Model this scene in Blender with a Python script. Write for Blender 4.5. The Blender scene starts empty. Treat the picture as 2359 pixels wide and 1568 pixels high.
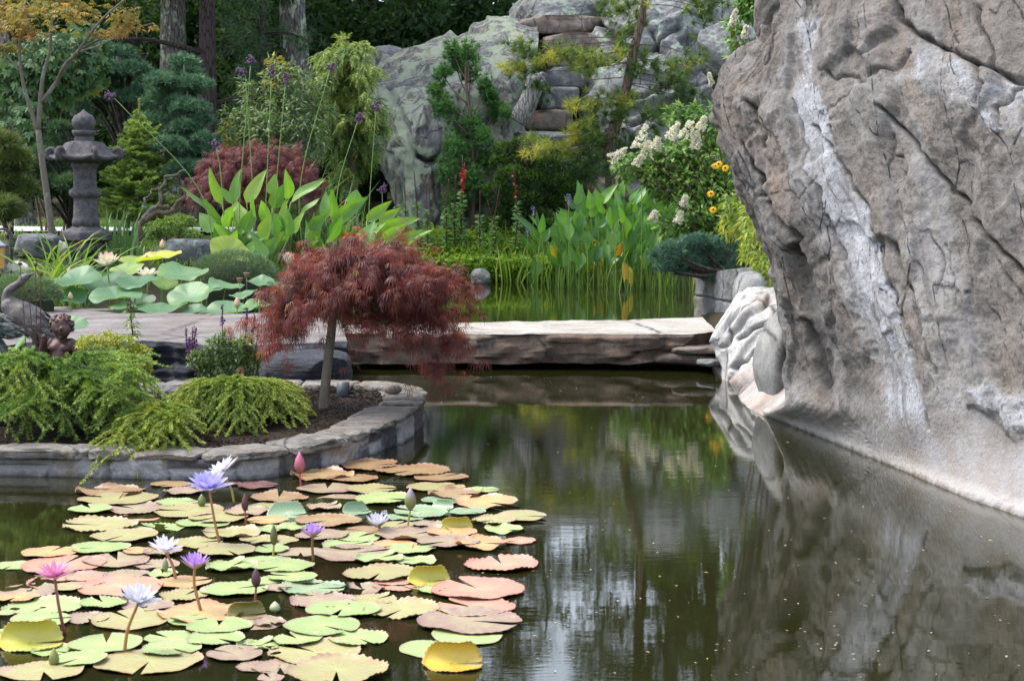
import bpy, bmesh, math, random
import numpy as np
random.seed(3); RG = np.random.default_rng(11)
S = bpy.context.scene
# ---------------------------------------------------------------- camera
H = 1.5; F = 3997.0; CX = 1179.0; CY = 784.0; HORIZON = 450.0     # photograph measured at 2358 x 1568
TH = math.atan((CY - HORIZON) / F)
cam = bpy.data.objects.new('camera', bpy.data.cameras.new('camera'))
S.collection.objects.link(cam); S.camera = cam
cam.location = (0, 0, H); cam.rotation_euler = (math.pi / 2 - TH, 0, 0)
cam.data.sensor_width = 36; cam.data.lens = F / 2358 * 36
cam.data.clip_start = 0.1; cam.data.clip_end = 2000
cam.data.dof.use_dof = True; cam.data.dof.focus_distance = 12.5; cam.data.dof.aperture_fstop = 10
# ---------------------------------------------------------------- sky, sun, exposure
SUN_EL, SUN_AZ = math.radians(60), math.radians(-75)               # azimuth from +Y towards +X
w = bpy.data.worlds.new('World'); S.world = w; w.use_nodes = True
nt = w.node_tree; bg = nt.nodes['Background']
sky = nt.nodes.new('ShaderNodeTexSky'); sky.sky_type = 'NISHITA'; sky.sun_disc = False
sky.sun_elevation = SUN_EL; sky.sun_rotation = SUN_AZ
sky.air_density = 1.0; sky.dust_density = 1.5; sky.ozone_density = 1.0
hz_ = nt.nodes.new('ShaderNodeHueSaturation'); hz_.inputs['Saturation'].default_value = 0.5        # thin cloud: a greyer sky
nt.links.new(sky.outputs[0], hz_.inputs['Color']); nt.links.new(hz_.outputs[0], bg.inputs[0]); bg.inputs[1].default_value = 0.15
sun = bpy.data.objects.new('sun', bpy.data.lights.new('sun', 'SUN')); S.collection.objects.link(sun)
sun.data.energy = 1.5; sun.data.angle = math.radians(30); sun.data.color = (1.0, 0.94, 0.85)
sun.rotation_euler = (math.pi / 2 - SUN_EL, 0, -SUN_AZ + math.pi)
S.view_settings.view_transform = 'Standard'; S.view_settings.look = 'None'
S.view_settings.exposure = 1.65; S.view_settings.gamma = 1.0
S.cycles.max_bounces = 7; S.cycles.diffuse_bounces = 3; S.cycles.glossy_bounces = 3
S.cycles.transmission_bounces = 3; S.cycles.caustics_reflective = False; S.cycles.caustics_refractive = False
# ---------------------------------------------------------------- placing
def _ray(px, py):
    dx = (px - CX) / F; dy = (CY - py) / F; c, s = math.cos(TH), math.sin(TH)
    return dx, c + dy * s, -s + dy * c
def P(px, py, d):                       # the point seen at a pixel, d metres into the scene
    a, b, c = _ray(px, py); k = d / b
    return np.array([a * k, d, H + c * k])
def W(px, py, z=0.0):                   # the point seen at a pixel on the level z
    a, b, c = _ray(px, py); k = (z - H) / c
    return np.array([a * k, b * k, z])
def zat(py, d): return P(CX, py, d)[2]
def mpp(d): return d / F                # metres per photograph pixel
# ---------------------------------------------------------------- vector maths
def arr(x): return np.asarray(x, dtype=np.float64)
def nrm(v): return v / np.maximum(np.linalg.norm(v, axis=-1, keepdims=True), 1e-9)
def rdir(n): return nrm(RG.normal(size=(n, 3)))
UP = np.array([0, 0, 1.0])
_perm = np.random.default_rng(5).permutation(256); _perm = np.concatenate([_perm, _perm, _perm])
_grad = nrm(np.random.default_rng(6).normal(size=(256, 3)))
def pnoise(p):
    p = arr(p); i = np.floor(p).astype(int); f = p - i; u = f * f * f * (f * (f * 6 - 15) + 10); i &= 255
    out = 0
    for dx in (0, 1):
        wx = u[:, 0] if dx else 1 - u[:, 0]
        for dy in (0, 1):
            wy = u[:, 1] if dy else 1 - u[:, 1]
            for dz in (0, 1):
                wz = u[:, 2] if dz else 1 - u[:, 2]
                h = _perm[_perm[_perm[(i[:, 0] + dx) & 255] + ((i[:, 1] + dy) & 255)] + ((i[:, 2] + dz) & 255)]
                out = out + wx * wy * wz * np.einsum('ij,ij->i', _grad[h], f - np.array([dx, dy, dz]))
    return out * 1.5
def fbm(p, o=4, g=0.5):
    p = arr(p); a, s, t = 1.0, 0, 0
    for k in range(o):
        s = s + a * pnoise(p * 2.03 ** k + 17.3 * k); t += a; a *= g
    return s / t
def ridged(p, o=4, g=0.5):
    p = arr(p); a, s, t = 1.0, 0, 0
    for k in range(o):
        s = s + a * (1 - 2.2 * np.abs(pnoise(p * 2.1 ** k + 9.1 * k))); t += a; a *= g
    return s / t
def sstep(a, b, x):
    t = np.clip((arr(x) - a) / (b - a), 0, 1); return t * t * (3 - 2 * t)
def facet(Q, n, slope, step, seed=1, jit=.12):   # angular broken faces: a plane for each cell of a random partition
    rg = np.random.default_rng(seed); Q = arr(Q); lo, hi = Q.min(0), Q.max(0); sd = rg.uniform(0, 1, (n, 3)) * (hi - lo) + lo; q = Q + jit * np.c_[fbm(Q * 1.5 + 1, 3), fbm(Q * 1.5 + 8, 3), fbm(Q * 1.5 + 15, 3)]; best = np.full(len(Q), 1e9); k = np.zeros(len(Q), int)
    for i in range(n):
        d = ((q - sd[i]) ** 2).sum(1); m = d < best; best[m] = d[m]; k[m] = i
    return step * rg.normal(0, 1, n)[k] + slope * ((Q - sd[k]) * nrm(rg.normal(size=(n, 3)))[k]).sum(1)
def blur(h, nr, nc, k=4):
    g = arr(h).reshape(nr, nc)
    for _ in range(k):
        e = np.pad(g, 1, mode='edge'); g = (e[1:-1, 1:-1] * 2 + e[:-2, 1:-1] + e[2:, 1:-1] + e[1:-1, :-2] + e[1:-1, 2:]) / 6
    return g.ravel()
def pl_dist(q, line):                   # distance of points q (n,2) to a polyline
    q = arr(q); L = arr(line); best = np.full(len(q), 1e9)
    for a, b in zip(L[:-1], L[1:]):
        ab = b - a; t = np.clip(((q - a) @ ab) / max(ab @ ab, 1e-9), 0, 1)
        best = np.minimum(best, np.linalg.norm(q - (a + t[:, None] * ab), axis=1))
    return best
def in_poly(q, poly):
    q = arr(q); pl = arr(poly); ins = np.zeros(len(q), bool); j = len(pl) - 1
    for i in range(len(pl)):
        xi, yi = pl[i]; xj, yj = pl[j]
        c = ((yi > q[:, 1]) != (yj > q[:, 1])) & (q[:, 0] < (xj - xi) * (q[:, 1] - yi) / (yj - yi + 1e-12) + xi)
        ins ^= c; j = i
    return ins
def spline(pts, n):                     # Catmull-Rom through pts (k, m) -> (n, m)
    p = arr(pts); k = len(p)
    if k == 2: p = np.array([p[0], (p[0] + p[1]) / 2, p[1]]); k = 3
    q = np.concatenate([(2 * p[0] - p[1])[None], p, (2 * p[-1] - p[-2])[None]])
    t = np.linspace(0, k - 1, n); i = np.minimum(t.astype(int), k - 2); f = (t - i).reshape((-1,) + (1,) * (p.ndim - 1))
    a, b, c, d = q[i], q[i + 1], q[i + 2], q[i + 3]
    return 0.5 * (2 * b + (c - a) * f + (2 * a - 5 * b + 4 * c - d) * f ** 2 + (3 * b - a - 3 * c + d) * f ** 3)
# ---------------------------------------------------------------- mesh collecting
class MB:
    def __init__(s): s.V, s.F, s.A, s.B, s.n = [], [], [], [], 0
    def add(s, V, Fs, a=0.5, b=0.0):
        V = arr(V).reshape(-1, 3); n = len(V)
        s.V.append(V); s.A.append(np.broadcast_to(arr(a), (n,)).astype(np.float32)); s.B.append(np.broadcast_to(arr(b), (n,)).astype(np.float32))
        for f in (Fs if isinstance(Fs, list) else [Fs]):
            s.F.append(np.asarray(f, dtype=np.int64) + s.n)
        s.n += n; return s
    def data(s, name, mats, org=(0, 0, 0), smooth=True):
        V = np.vstack(s.V) - arr(org); me = bpy.data.meshes.new(name)
        me.vertices.add(len(V)); me.vertices.foreach_set('co', V.astype(np.float32).ravel())
        tot = np.concatenate([np.full(len(f), f.shape[1]) for f in s.F]); idx = np.concatenate([f.ravel() for f in s.F])
        me.loops.add(len(idx)); me.loops.foreach_set('vertex_index', idx.astype(np.int32))
        me.polygons.add(len(tot)); st = np.concatenate([[0], np.cumsum(tot)[:-1]])
        me.polygons.foreach_set('loop_start', st.astype(np.int32))
        try: me.polygons.foreach_set('loop_total', tot.astype(np.int32))
        except Exception: pass
        me.polygons.foreach_set('use_smooth', np.full(len(tot), smooth))
        for nm, A in (('tint', s.A), ('mask', s.B)):
            at = me.attributes.new(nm, 'FLOAT', 'POINT'); at.data.foreach_set('value', np.concatenate(A))
        me.materials.append(mats); me.update(calc_edges=True); return me
    def build(s, name, mat, parent=None, org=None, smooth=True):
        o_ = ORG[parent.name] if parent is not None else (arr(org) if org is not None else arr([0, 0, 0]))
        o = bpy.data.objects.new(name, s.data(name, mat, o_, smooth)); S.collection.objects.link(o)
        ORG[o.name] = o_
        if parent is not None: o.parent = parent
        else: o.location = o_
        return o
ORG = {}
def tag(o, label=None, cat=None, group=None, kind=None):
    if label: o['label'] = label
    if cat: o['category'] = cat
    if group: o['group'] = group
    if kind: o['kind'] = kind
    return o
def T(name, label, cat, loc, group=None):          # an Empty at the base of a thing
    o = bpy.data.objects.new(name, None); S.collection.objects.link(o); o.location = [float(v) for v in loc]
    o.empty_display_size = 0.1; ORG[o.name] = arr(loc); return tag(o, label, cat, group)
def tube(mb, pts, rad, sides=7, a=0.5, cap=True):
    p = arr(pts); n = len(p); r = np.broadcast_to(arr(rad), (n,))
    t = nrm(np.gradient(p, axis=0)); ref = np.array([0.31, 0.17, 0.93]) if abs(t[0][2]) < 0.9 else np.array([1, 0.2, 0.1])
    u = nrm(np.cross(t, ref)); v = np.cross(t, u); an = np.linspace(0, 2 * np.pi, sides, endpoint=False)
    V = p[:, None] + r[:, None, None] * (np.cos(an)[None, :, None] * u[:, None] + np.sin(an)[None, :, None] * v[:, None])
    i, j = np.meshgrid(np.arange(n - 1), np.arange(sides), indexing='ij'); j2 = (j + 1) % sides
    Fq = np.stack([i * sides + j, i * sides + j2, (i + 1) * sides + j2, (i + 1) * sides + j], -1).reshape(-1, 4)
    Fs = [Fq]
    if cap: Fs += [np.arange(sides)[None, ::-1], (np.arange(sides) + (n - 1) * sides)[None]]
    mb.add(V, Fs, a); return mb
def gridF(n, m, wrap=False):
    mm = m if wrap else m - 1
    i, j = np.meshgrid(np.arange(n - 1), np.arange(mm), indexing='ij'); j2 = (j + 1) % m
    return np.stack([i * m + j, i * m + j2, (i + 1) * m + j2, (i + 1) * m + j], -1).reshape(-1, 4)
def lathe(mb, c, prof, sides=32, a=0.5, wob=0):    # prof: (radius, z) bottom to top
    pr = arr(prof); an = np.linspace(0, 2 * np.pi, sides, endpoint=False)
    V = np.stack([pr[:, 0:1] * np.cos(an), pr[:, 0:1] * np.sin(an), np.repeat(pr[:, 1:2], sides, 1)], -1).reshape(-1, 3) + arr(c)
    n = len(pr); mb.add(V, [gridF(n, sides, True), np.arange(sides)[None, ::-1], (np.arange(sides) + (n - 1) * sides)[None]], a); return mb
def box(mb, c, s, rz=0, a=0.5):
    q = arr([[x, y, z] for z in (-.5, .5) for x, y in ((-.5, -.5), (.5, -.5), (.5, .5), (-.5, .5))]) * arr(s)
    cs, sn = math.cos(rz), math.sin(rz); q = q @ arr([[cs, sn, 0], [-sn, cs, 0], [0, 0, 1]]) + arr(c)
    mb.add(q, arr([[3, 2, 1, 0], [4, 5, 6, 7], [0, 1, 5, 4], [1, 2, 6, 5], [2, 3, 7, 6], [3, 0, 4, 7]]).astype(int), a); return mb
# ---- foliage elements, all vectorised
def needles(mb, p, d, L, wd, a):
    p, d = arr(p), arr(d); n = len(p); L = np.broadcast_to(arr(L), (n,))[:, None]; sd = nrm(np.cross(d, rdir(n))) * (wd / 2)
    V = np.stack([p - sd, p + sd, p + d * L], 1); mb.add(V, np.arange(3 * n).reshape(-1, 3), np.repeat(np.broadcast_to(arr(a), (n,)), 3)); return mb
def leaves(mb, p, d, up, L, wd, a, droop=0.2, fold=0.12, simple=False):
    p, d = arr(p), arr(d); n = len(p); L = np.broadcast_to(arr(L), (n,))[:, None]; wd = np.broadcast_to(arr(wd), (n,))[:, None]
    s = nrm(np.cross(d, up)); nn = np.cross(s, d)
    b = p; l = p + d * L * .42 - s * wd / 2 + nn * fold * wd; r = p + d * L * .42 + s * wd / 2 + nn * fold * wd; t = p + d * L - nn * droop * L
    at = np.broadcast_to(arr(a), (n,))
    if simple:
        V = np.stack([b, r, t, l], 1); mb.add(V, np.arange(4 * n).reshape(-1, 4), np.repeat(at, 4)); return mb
    m = p + d * L * .5; V = np.stack([b, r, m, l, t], 1); k = np.arange(n)[:, None] * 5
    mb.add(V, np.vstack([k + [0, 1, 2], k + [0, 2, 3], k + [2, 1, 4], k + [3, 2, 4]]), np.repeat(at, 5)); return mb
def straps(mb, p, d, L, wd, bend, a, seg=6, fold=0.0):
    p, d = arr(p), arr(d); n = len(p); L = np.broadcast_to(arr(L), (n,)); wd = np.broadcast_to(arr(wd), (n,)); bend = np.broadcast_to(arr(bend), (n,))
    t = np.linspace(0, 1, seg + 1); hd = d.copy(); hd[:, 2] = 0; hd = nrm(hd + 1e-6)
    c = p[:, None] + d[:, None] * (L[:, None] * t)[..., None] + (hd[:, None] * .6 - UP) * (bend * L)[:, None, None] * (t ** 2.2)[None, :, None]
    s = nrm(np.cross(d, UP + .3 * rdir(n))); prof = np.minimum(1, 1.25 - t ** 3 * 1.2) * np.minimum(1, .6 + t * 2); prof[-1] = .04
    off = s[:, None] * (wd[:, None] * prof / 2)[..., None]
    V = np.stack([c - off, c + off], 2); m = 2 * (seg + 1); k = (np.arange(n) * m)[:, None, None] + (np.arange(seg) * 2)[None, :, None]
    Fq = (k + np.array([0, 1, 3, 2])).reshape(-1, 4); mb.add(V, Fq, np.repeat(np.broadcast_to(arr(a), (n,)), m)); return mb
def palmate(mb, p, d, up, L, a, lobes=7, wd=0.1, spread=1.0, droop=0.35):
    p, d = arr(p), arr(d); n = len(p); L = np.broadcast_to(arr(L), (n,)); s = nrm(np.cross(d, up)); nn = np.cross(s, d)
    for k in range(lobes):
        th = (k - (lobes - 1) / 2) / ((lobes - 1) / 2) * spread; ln = L * (1 - .38 * abs(th) / max(spread, .01)) * RG.uniform(.85, 1.1, n)
        dk = nrm(d * math.cos(th) + s * math.sin(th) - nn * RG.uniform(0, .3, n)[:, None]); sk = nrm(np.cross(dk, nn))
        b = p; m1 = p + dk * (ln * .5)[:, None] + sk * (L * wd)[:, None] / 2; m2 = m1 - sk * (L * wd)[:, None]; t = p + dk * ln[:, None] - (UP * .7 + nn * .3) * (ln * droop)[:, None]
        V = np.stack([b, m1, t, m2], 1); mb.add(V, np.arange(4 * n).reshape(-1, 4), np.repeat(np.broadcast_to(arr(a), (n,)), 4))
    return mb
def along(curves, n, t0=0.0, t1=1.0):    # random points and tangents on a list of (k,3) curves
    c = np.stack(curves); m, k, _ = c.shape; i = RG.integers(0, m, n); t = RG.uniform(t0, t1, n) * (k - 1); j = np.minimum(t.astype(int), k - 2); f = (t - j)[:, None]
    a, b = c[i, j], c[i, j + 1]; return a * (1 - f) + b * f, nrm(b - a), t / (k - 1), i
def blob_pts(blobs, n, shell=0.45):
    c = arr([b[0] for b in blobs]); r = arr([np.broadcast_to(arr(b[1]), (3,)) for b in blobs]); pw = (r.prod(1)) ** .66; pw /= pw.sum()
    i = RG.choice(len(blobs), n, p=pw); u = rdir(n); q = RG.uniform(1 - shell, 1, n) ** .6; return c[i] + u * r[i] * q[:, None], u, i
# ---------------------------------------------------------------- materials
class Nd:
    def __init__(s, name):
        s.m = bpy.data.materials.new(name); s.m.use_nodes = True; s.t = s.m.node_tree; s.b = s.t.nodes['Principled BSDF']; s.out = s.t.nodes['Material Output']
    def n(s, typ, **k):
        x = s.t.nodes.new('ShaderNode' + typ)
        for a, b in k.items():
            if a.startswith('i_'): s.set(x.inputs[a[2:].replace('_', ' ')], b)
            else: setattr(x, a, b)
        return x
    def set(s, sock, v):
        if isinstance(v, bpy.types.NodeSocket): s.t.links.new(v, sock)
        elif isinstance(v, (tuple, list)) and len(v) == 3 and sock.type == 'RGBA': sock.default_value = (*v, 1)
        else: sock.default_value = v
    def co(s, scale=(1, 1, 1), rot=(0, 0, 0), kind='Object'):
        mp = s.n('Mapping'); s.set(mp.inputs['Scale'], scale); s.set(mp.inputs['Rotation'], rot); s.t.links.new(s.n('TexCoord').outputs[kind], mp.inputs[0]); return mp.outputs[0]
    def pos(s, scale=(1, 1, 1), rot=(0, 0, 0)):
        mp = s.n('Mapping'); s.set(mp.inputs['Scale'], scale); s.set(mp.inputs['Rotation'], rot); s.t.links.new(s.n('NewGeometry').outputs['Position'], mp.inputs[0]); return mp.outputs[0]
    def pos2(s, rot, scale):        # turn first, then stretch: grain along a dip direction
        a = s.n('Mapping'); s.set(a.inputs['Rotation'], rot); s.t.links.new(s.n('NewGeometry').outputs['Position'], a.inputs[0]); b = s.n('Mapping'); s.set(b.inputs['Scale'], scale); s.t.links.new(a.outputs[0], b.inputs[0]); return b.outputs[0]
    def noise(s, v, sc, det=6, rough=.6, dist=0): 
        x = s.n('TexNoise', i_Scale=sc, i_Detail=det, i_Roughness=rough, i_Distortion=dist); s.t.links.new(v, x.inputs['Vector']); return x.outputs[0]
    def voro(s, v, sc, feat='F1', out=0, rnd=1):
        x = s.n('TexVoronoi', i_Scale=sc, i_Randomness=rnd); x.feature = feat; s.t.links.new(v, x.inputs['Vector']); return x.outputs[out]
    def attr(s, nm='tint'): return s.n('Attribute', attribute_name=nm).outputs['Fac']
    def ramp(s, f, stops, interp='LINEAR'):
        x = s.n('ValToRGB'); e = x.color_ramp.elements; x.color_ramp.interpolation = interp
        while len(e) < len(stops): e.new(0.5)
        for q, (p_, c) in zip(e, stops): q.position = p_; q.color = (*c, 1) if isinstance(c, (tuple, list)) else (c, c, c, 1)
        s.set(x.inputs[0], f); return x.outputs[0]
    def mix(s, f, a, b, bt='MIX'):
        x = s.n('MixRGB', blend_type=bt); s.set(x.inputs[0], f); s.set(x.inputs[1], a); s.set(x.inputs[2], b); return x.outputs[0]
    def math(s, op, a, b=0.0, c=False):
        x = s.n('Math', operation=op, use_clamp=c); s.set(x.inputs[0], a); s.set(x.inputs[1], b); return x.outputs[0]
    def bump(s, h, st=.5, ds=.02, prev=None):
        x = s.n('Bump', i_Strength=st, i_Distance=ds); s.set(x.inputs['Height'], h)
        if prev is not None: s.set(x.inputs['Normal'], prev)
        return x.outputs[0]
    def fin(s, col=None, rough=.7, normal=None, spec=.5, **k):
        if col is not None: s.set(s.b.inputs['Base Color'], col)
        s.set(s.b.inputs['Roughness'], rough); s.set(s.b.inputs['Specular IOR Level'], spec)
        if normal is not None: s.set(s.b.inputs['Normal'], normal)
        for a, b in k.items(): s.set(s.b.inputs[a.replace('_', ' ')], b)
        return s.m
def leafmat(name, stops, trans=.35, rough=.5, spec=.4, tcol=None, vein=False):
    N = Nd(name); c = N.ramp(N.attr('tint'), stops)
    v = N.noise(N.pos(), 3.0, 3); c = N.mix(.35, c, N.ramp(v, [(.3, (.55, .6, .5)), (.7, (1.25, 1.2, 1.1))]), 'MULTIPLY')
    if vein:
        c = N.mix(N.ramp(N.attr('mask'), [(.88, 0.0), (.98, .22)]), c, (.45, .52, .22)); f2 = N.noise(N.pos(), 16, 5, .7); c = N.mix(N.ramp(f2, [(.60, 0.0), (.70, .5)]), c, (.30, .27, .07)); c = N.mix(.5, c, N.ramp(N.noise(N.pos(), 7, 4), [(.35, (.65, .75, .75)), (.65, (1.15, 1.08, .9))]), 'MULTIPLY')
    N.fin(c, rough, spec=spec)
    if trans:
        tr = N.n('BsdfTranslucent'); N.set(tr.inputs[0], N.mix(1, c, tcol or (1.5, 1.5, .6), 'MULTIPLY'))
        mx = N.n('MixShader'); N.set(mx.inputs[0], trans); N.t.links.new(N.b.outputs[0], mx.inputs[1]); N.t.links.new(tr.outputs[0], mx.inputs[2]); N.t.links.new(mx.outputs[0], N.out.inputs[0])
    return N.m
def plain(name, c, rough=.6, var=.25, sc=30, bump=.2, spec=.4, metal=0):
    N = Nd(name); v = N.noise(N.pos(), sc, 5); col = N.mix(v, tuple(x * (1 - var) for x in c), tuple(min(1, x * (1 + var)) for x in c))
    return N.fin(col, rough, N.bump(v, bump, .004), spec, Metallic=metal)
def barkmat(name, c1, c2, lichen=None, zs=.25, plates=True):
    N = Nd(name); v = N.pos((1, 1, zs)); a = N.noise(v, 26, 7, .65); g = N.voro(N.pos((1, 1, zs * .7)), 22, 'DISTANCE_TO_EDGE')
    c = N.mix(a, c1, c2); c = c if not plates else N.mix(N.ramp(g, [(0, 1.0), (.16, 0.0)]), c, tuple(x * .4 for x in c1))
    if lichen: c = N.mix(N.ramp(N.noise(N.pos((1, 1, .5)), 7, 6, .7), [(.52, 0.0), (.58, 1.0)]), c, lichen)
    return N.fin(c, .9, N.bump(N.mix(.5, g, a), .8, .02), .2)
# ================================================================ terrain, water, path
SHORE = [(-14, -4), (9, -4), (6, 3), (4.2, 8), (2.9, 12), (2.35, 16), (2.35, 21.8), (3.2, 26), (3.5, 30.2), (1, 30.7), (-1.6, 30.4), (-1.5, 24.5), (-1.6, 22.4), (-3.3, 20.0), (-4.4, 18.9), (-4.8, 17.2), (-5.4, 13.6), (-14, 12)]
def tz(x, y):
    q = np.stack([np.ravel(x), np.ravel(y)], 1).astype(float); d = pl_dist(q, SHORE + [SHORE[0]]); ins = in_poly(q, SHORE)
    L = 2.5 - 1.2 * sstep(26, 30, q[:, 1]) * sstep(-2.4, -1.2, q[:, 0])
    z = .06 + .95 * (1 - np.exp(-d / L)) + .02 * np.maximum(q[:, 1] - 31, 0) * sstep(0, 3, d)
    z = np.minimum(z, 2.6) + .05 * pnoise(np.stack([q[:, 0] * .8, q[:, 1] * .8, q[:, 0] * 0], 1)) * sstep(.2, 1, d)
    z = np.maximum(z, .93 * sstep(23.2, 25, q[:, 1]) * sstep(-1.9, -3.2, q[:, 0]))
    z = z + 4.1 * sstep(32.3, 37.5, q[:, 1]) * sstep(-1.2, 1.0, q[:, 0] - .12 * (q[:, 1] - 34)) * sstep(60, 44, q[:, 1])
    return np.where(ins, -.06 - .9 * (1 - np.exp(-d * 1.2)), z)
def gz(x, y): return float(tz([x], [y])[0])
def G(px, py, lo=11.0, hi=60.0):        # the point of the ground (or water) seen at a pixel
    d = np.arange(lo, hi, .1); q = arr([P(px, py, v) for v in d]); z = np.maximum(tz(q[:, 0], q[:, 1]), 0); k = np.nonzero(q[:, 2] <= z)[0]
    return q[k[0]] if len(k) else q[-1]
gx = np.concatenate([[-400, -200, -100, -60, -35, -24], np.arange(-18, 18.01, .3), [24, 35, 60, 100, 200, 400]])
gy = np.concatenate([[-300, -100, -30, -10], np.arange(-5, 58.01, .3), [66, 80, 110, 180, 300, 600, 900]])
X, Y = np.meshgrid(gx, gy, indexing='ij'); m = MB(); m.add(np.stack([X.ravel(), Y.ravel(), tz(X, Y)], 1), gridF(len(gx), len(gy))[:, ::-1])
N = Nd('earth_and_moss'); a = N.noise(N.pos(), 1.4, 6); b = N.noise(N.pos(), 22, 6, .7)
c = N.mix(b, (.018, .013, .009), (.06, .045, .03)); c = N.mix(N.ramp(a, [(.47, 0.0), (.6, 1.0)]), c, N.mix(b, (.02, .04, .01), (.06, .1, .025)))
tag(m.build('ground', N.fin(c, .95, N.bump(b, .8, .03), .2)), kind='structure')
m = MB(); wx, wy = np.meshgrid([-14, -6, 0, 4, 9], [-4, 4, 12, 20, 31.5], indexing='ij'); m.add(np.stack([wx.ravel(), wy.ravel(), wx.ravel() * 0], 1), gridF(5, 5)[:, ::-1])
N = Nd('pond_water'); a = N.noise(N.pos((1.0, 2.6, 1)), 2.2, 3, .5); b = N.noise(N.pos((1.2, 4.5, 1)), 9, 3, .55, .4)
amp = N.noise(N.pos((.35, .35, 1)), 1.0, 2); h = N.math('ADD', N.math('MULTIPLY', a, .6), N.math('MULTIPLY', b, N.ramp(amp, [(.4, .05), (.7, .5)])))
mk = N.noise(N.pos(), .8, 4); N.fin(N.mix(mk, (.010, .0105, .003), (.019, .019, .006)), .02, N.bump(h, .032, .02), .5, IOR=1.5)
tag(m.build('pond_water', N.m), kind='structure')
# pale paved walk behind the planting
m = MB(); px_ = np.linspace(-13, -3.3, 40); rows = []
for k, yy in enumerate((25.2, 26.4, 27.6, 28.6)):
    ys = yy + .25 * np.sin(px_ * .5); rows.append(np.stack([px_, ys, tz(px_, ys) + .05], 1))
m.add(np.concatenate(rows), gridF(4, 40)[:, ::-1]); N = Nd('pale_paving'); b = N.noise(N.pos(), 14, 6)
tag(m.build('garden_path', N.fin(N.mix(b, (.36, .37, .39), (.5, .5, .51)), .85, N.bump(b, .2, .01))), kind='structure')
# ================================================================ rock materials
def rockmat(name, cols, stain=None, lichen=None, lsc=6, lth=.55, strata=None, sc=5, bmp=.9, orange=None, dots=False, rough=.85):
    N = Nd(name); v = N.pos(*(strata or ((1, 1, 1),))); base = N.noise(v, sc, 9, .68, .3); fine = N.noise(N.pos(), sc * 11, 6, .7)
    c = N.ramp(base, [(.28 + .5 * k / (len(cols) - 1) * .88, x) for k, x in enumerate(cols)])
    c = N.mix(.55, c, N.ramp(fine, [(.25, (.45, .45, .47)), (.75, (1.4, 1.4, 1.38))]), 'MULTIPLY')
    pits = N.voro(N.pos(*(strata or ((1, 1, 1),))), sc * 8, 'F1'); c = N.mix(N.ramp(pits, [(0.02, .8), (.2, 0.0)]), c, tuple(x * .35 for x in cols[0]))
    cr = N.math('MULTIPLY', N.ramp(N.voro(N.mix(.16, N.pos((1, 1, .5)), N.n('TexNoise', i_Scale=2.5, i_Detail=5).outputs[1], 'ADD'), sc * .22, 'DISTANCE_TO_EDGE'), [(.0, 1.0), (.022, 0.0)]), N.ramp(base, [(.42, 0.0), (.5, .9)])); c = N.mix(cr, c, (.025, .024, .024))
    if orange: c = N.mix(N.ramp(N.noise(N.pos(), sc * .55, 6, .65), [(.54, 0.0), (.68, .8)]), c, orange)
    if stain: c = N.mix(N.ramp(N.noise(N.pos((1, 1, .35)), sc * .7, 7, .7), [(.55, 0.0), (.66, .85)]), c, stain)
    if lichen:
        ln = N.noise(N.pos((1, 1, .7)), lsc, 9, .75, .6); lf = N.ramp(ln, [(lth, 0.0), (lth + .035, .9)])
        c = N.mix(lf, c, N.mix(fine, tuple(x * .7 for x in lichen), tuple(min(1, x * 1.2) for x in lichen)))
        if dots:
            d = N.voro(N.pos(), lsc * .55, 'F1'); ring = N.ramp(N.math('ADD', d, N.math('MULTIPLY', fine, .14)), [(.16, 0.0), (.2, .8), (.27, .7), (.3, 0.0)])
            c = N.mix(N.math('MULTIPLY', ring, N.ramp(ln, [(.42, 0.0), (.5, .9)])), c, lichen)
    c = N.mix(N.attr('mask'), c, (.02, .018, .017))
    h = N.mix(.4, base, fine); return N.fin(c, rough, N.bump(h, bmp, .035), .25)
GREY = [(.05, .052, .058), (.15, .155, .165), (.27, .275, .29), (.4, .4, .4)]
M_out = rockmat('lichened_granite', [(.042, .043, .043), (.11, .112, .112), (.185, .187, .186), (.30, .298, .29)], (.05, .049, .049), (.29, .335, .25), 2.2, .48, ((2.2, 1, .45), (0, .35, 0)), 7.0, 1.3, (.15, .10, .075), True)
M_out2 = rockmat('grey_green_granite', [(.05, .052, .056), (.13, .136, .144), (.205, .212, .22), (.31, .312, .315)], (.05, .05, .053), (.29, .345, .28), 4.0, .535, ((1, 1, 2.0), (0, .5, 0)), 5, 1.0, None, True)
M_step = rockmat('warm_step_stone', [(.06, .05, .045), (.14, .115, .097), (.21, .178, .152), (.28, .255, .235)], (.06, .055, .06), (.3, .36, .31), 4, .62, None, 5, .8, (.32, .17, .09))
M_stepg = rockmat('grey_step_stone', [(.05, .052, .055), (.115, .12, .125), (.18, .185, .195), (.27, .27, .28)], (.06, .055, .06), (.28, .36, .3), 4, .56, None, 5, .8)
M_wall = rockmat('planter_wall_stone', [(.05, .05, .055), (.12, .12, .13), (.2, .195, .2), (.34, .34, .35)], (.04, .04, .045), None, 4, .6, None, 7, .9, (.19, .12, .07))
M_cope = rockmat('planter_coping_stone', [(.085, .078, .07), (.16, .146, .13), (.235, .218, .197), (.31, .297, .28)], (.07, .068, .07), None, 4, .6, None, 7, .8, (.29, .2, .13))
M_slab = rockmat('slate_slab', [(.09, .08, .077), (.155, .138, .134), (.205, .186, .181), (.27, .25, .245)], None, None, 4, .6, ((1, 1.3, 9),), 2.2, .9, (.22, .17, .15))
M_dark = rockmat('dark_layered_slate', [(.012, .014, .018), (.03, .034, .042), (.06, .065, .08), (.16, .17, .19)], None, None, 4, .6, ((1, 1, 9),), 4, 2.2, rough=.55)
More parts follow.
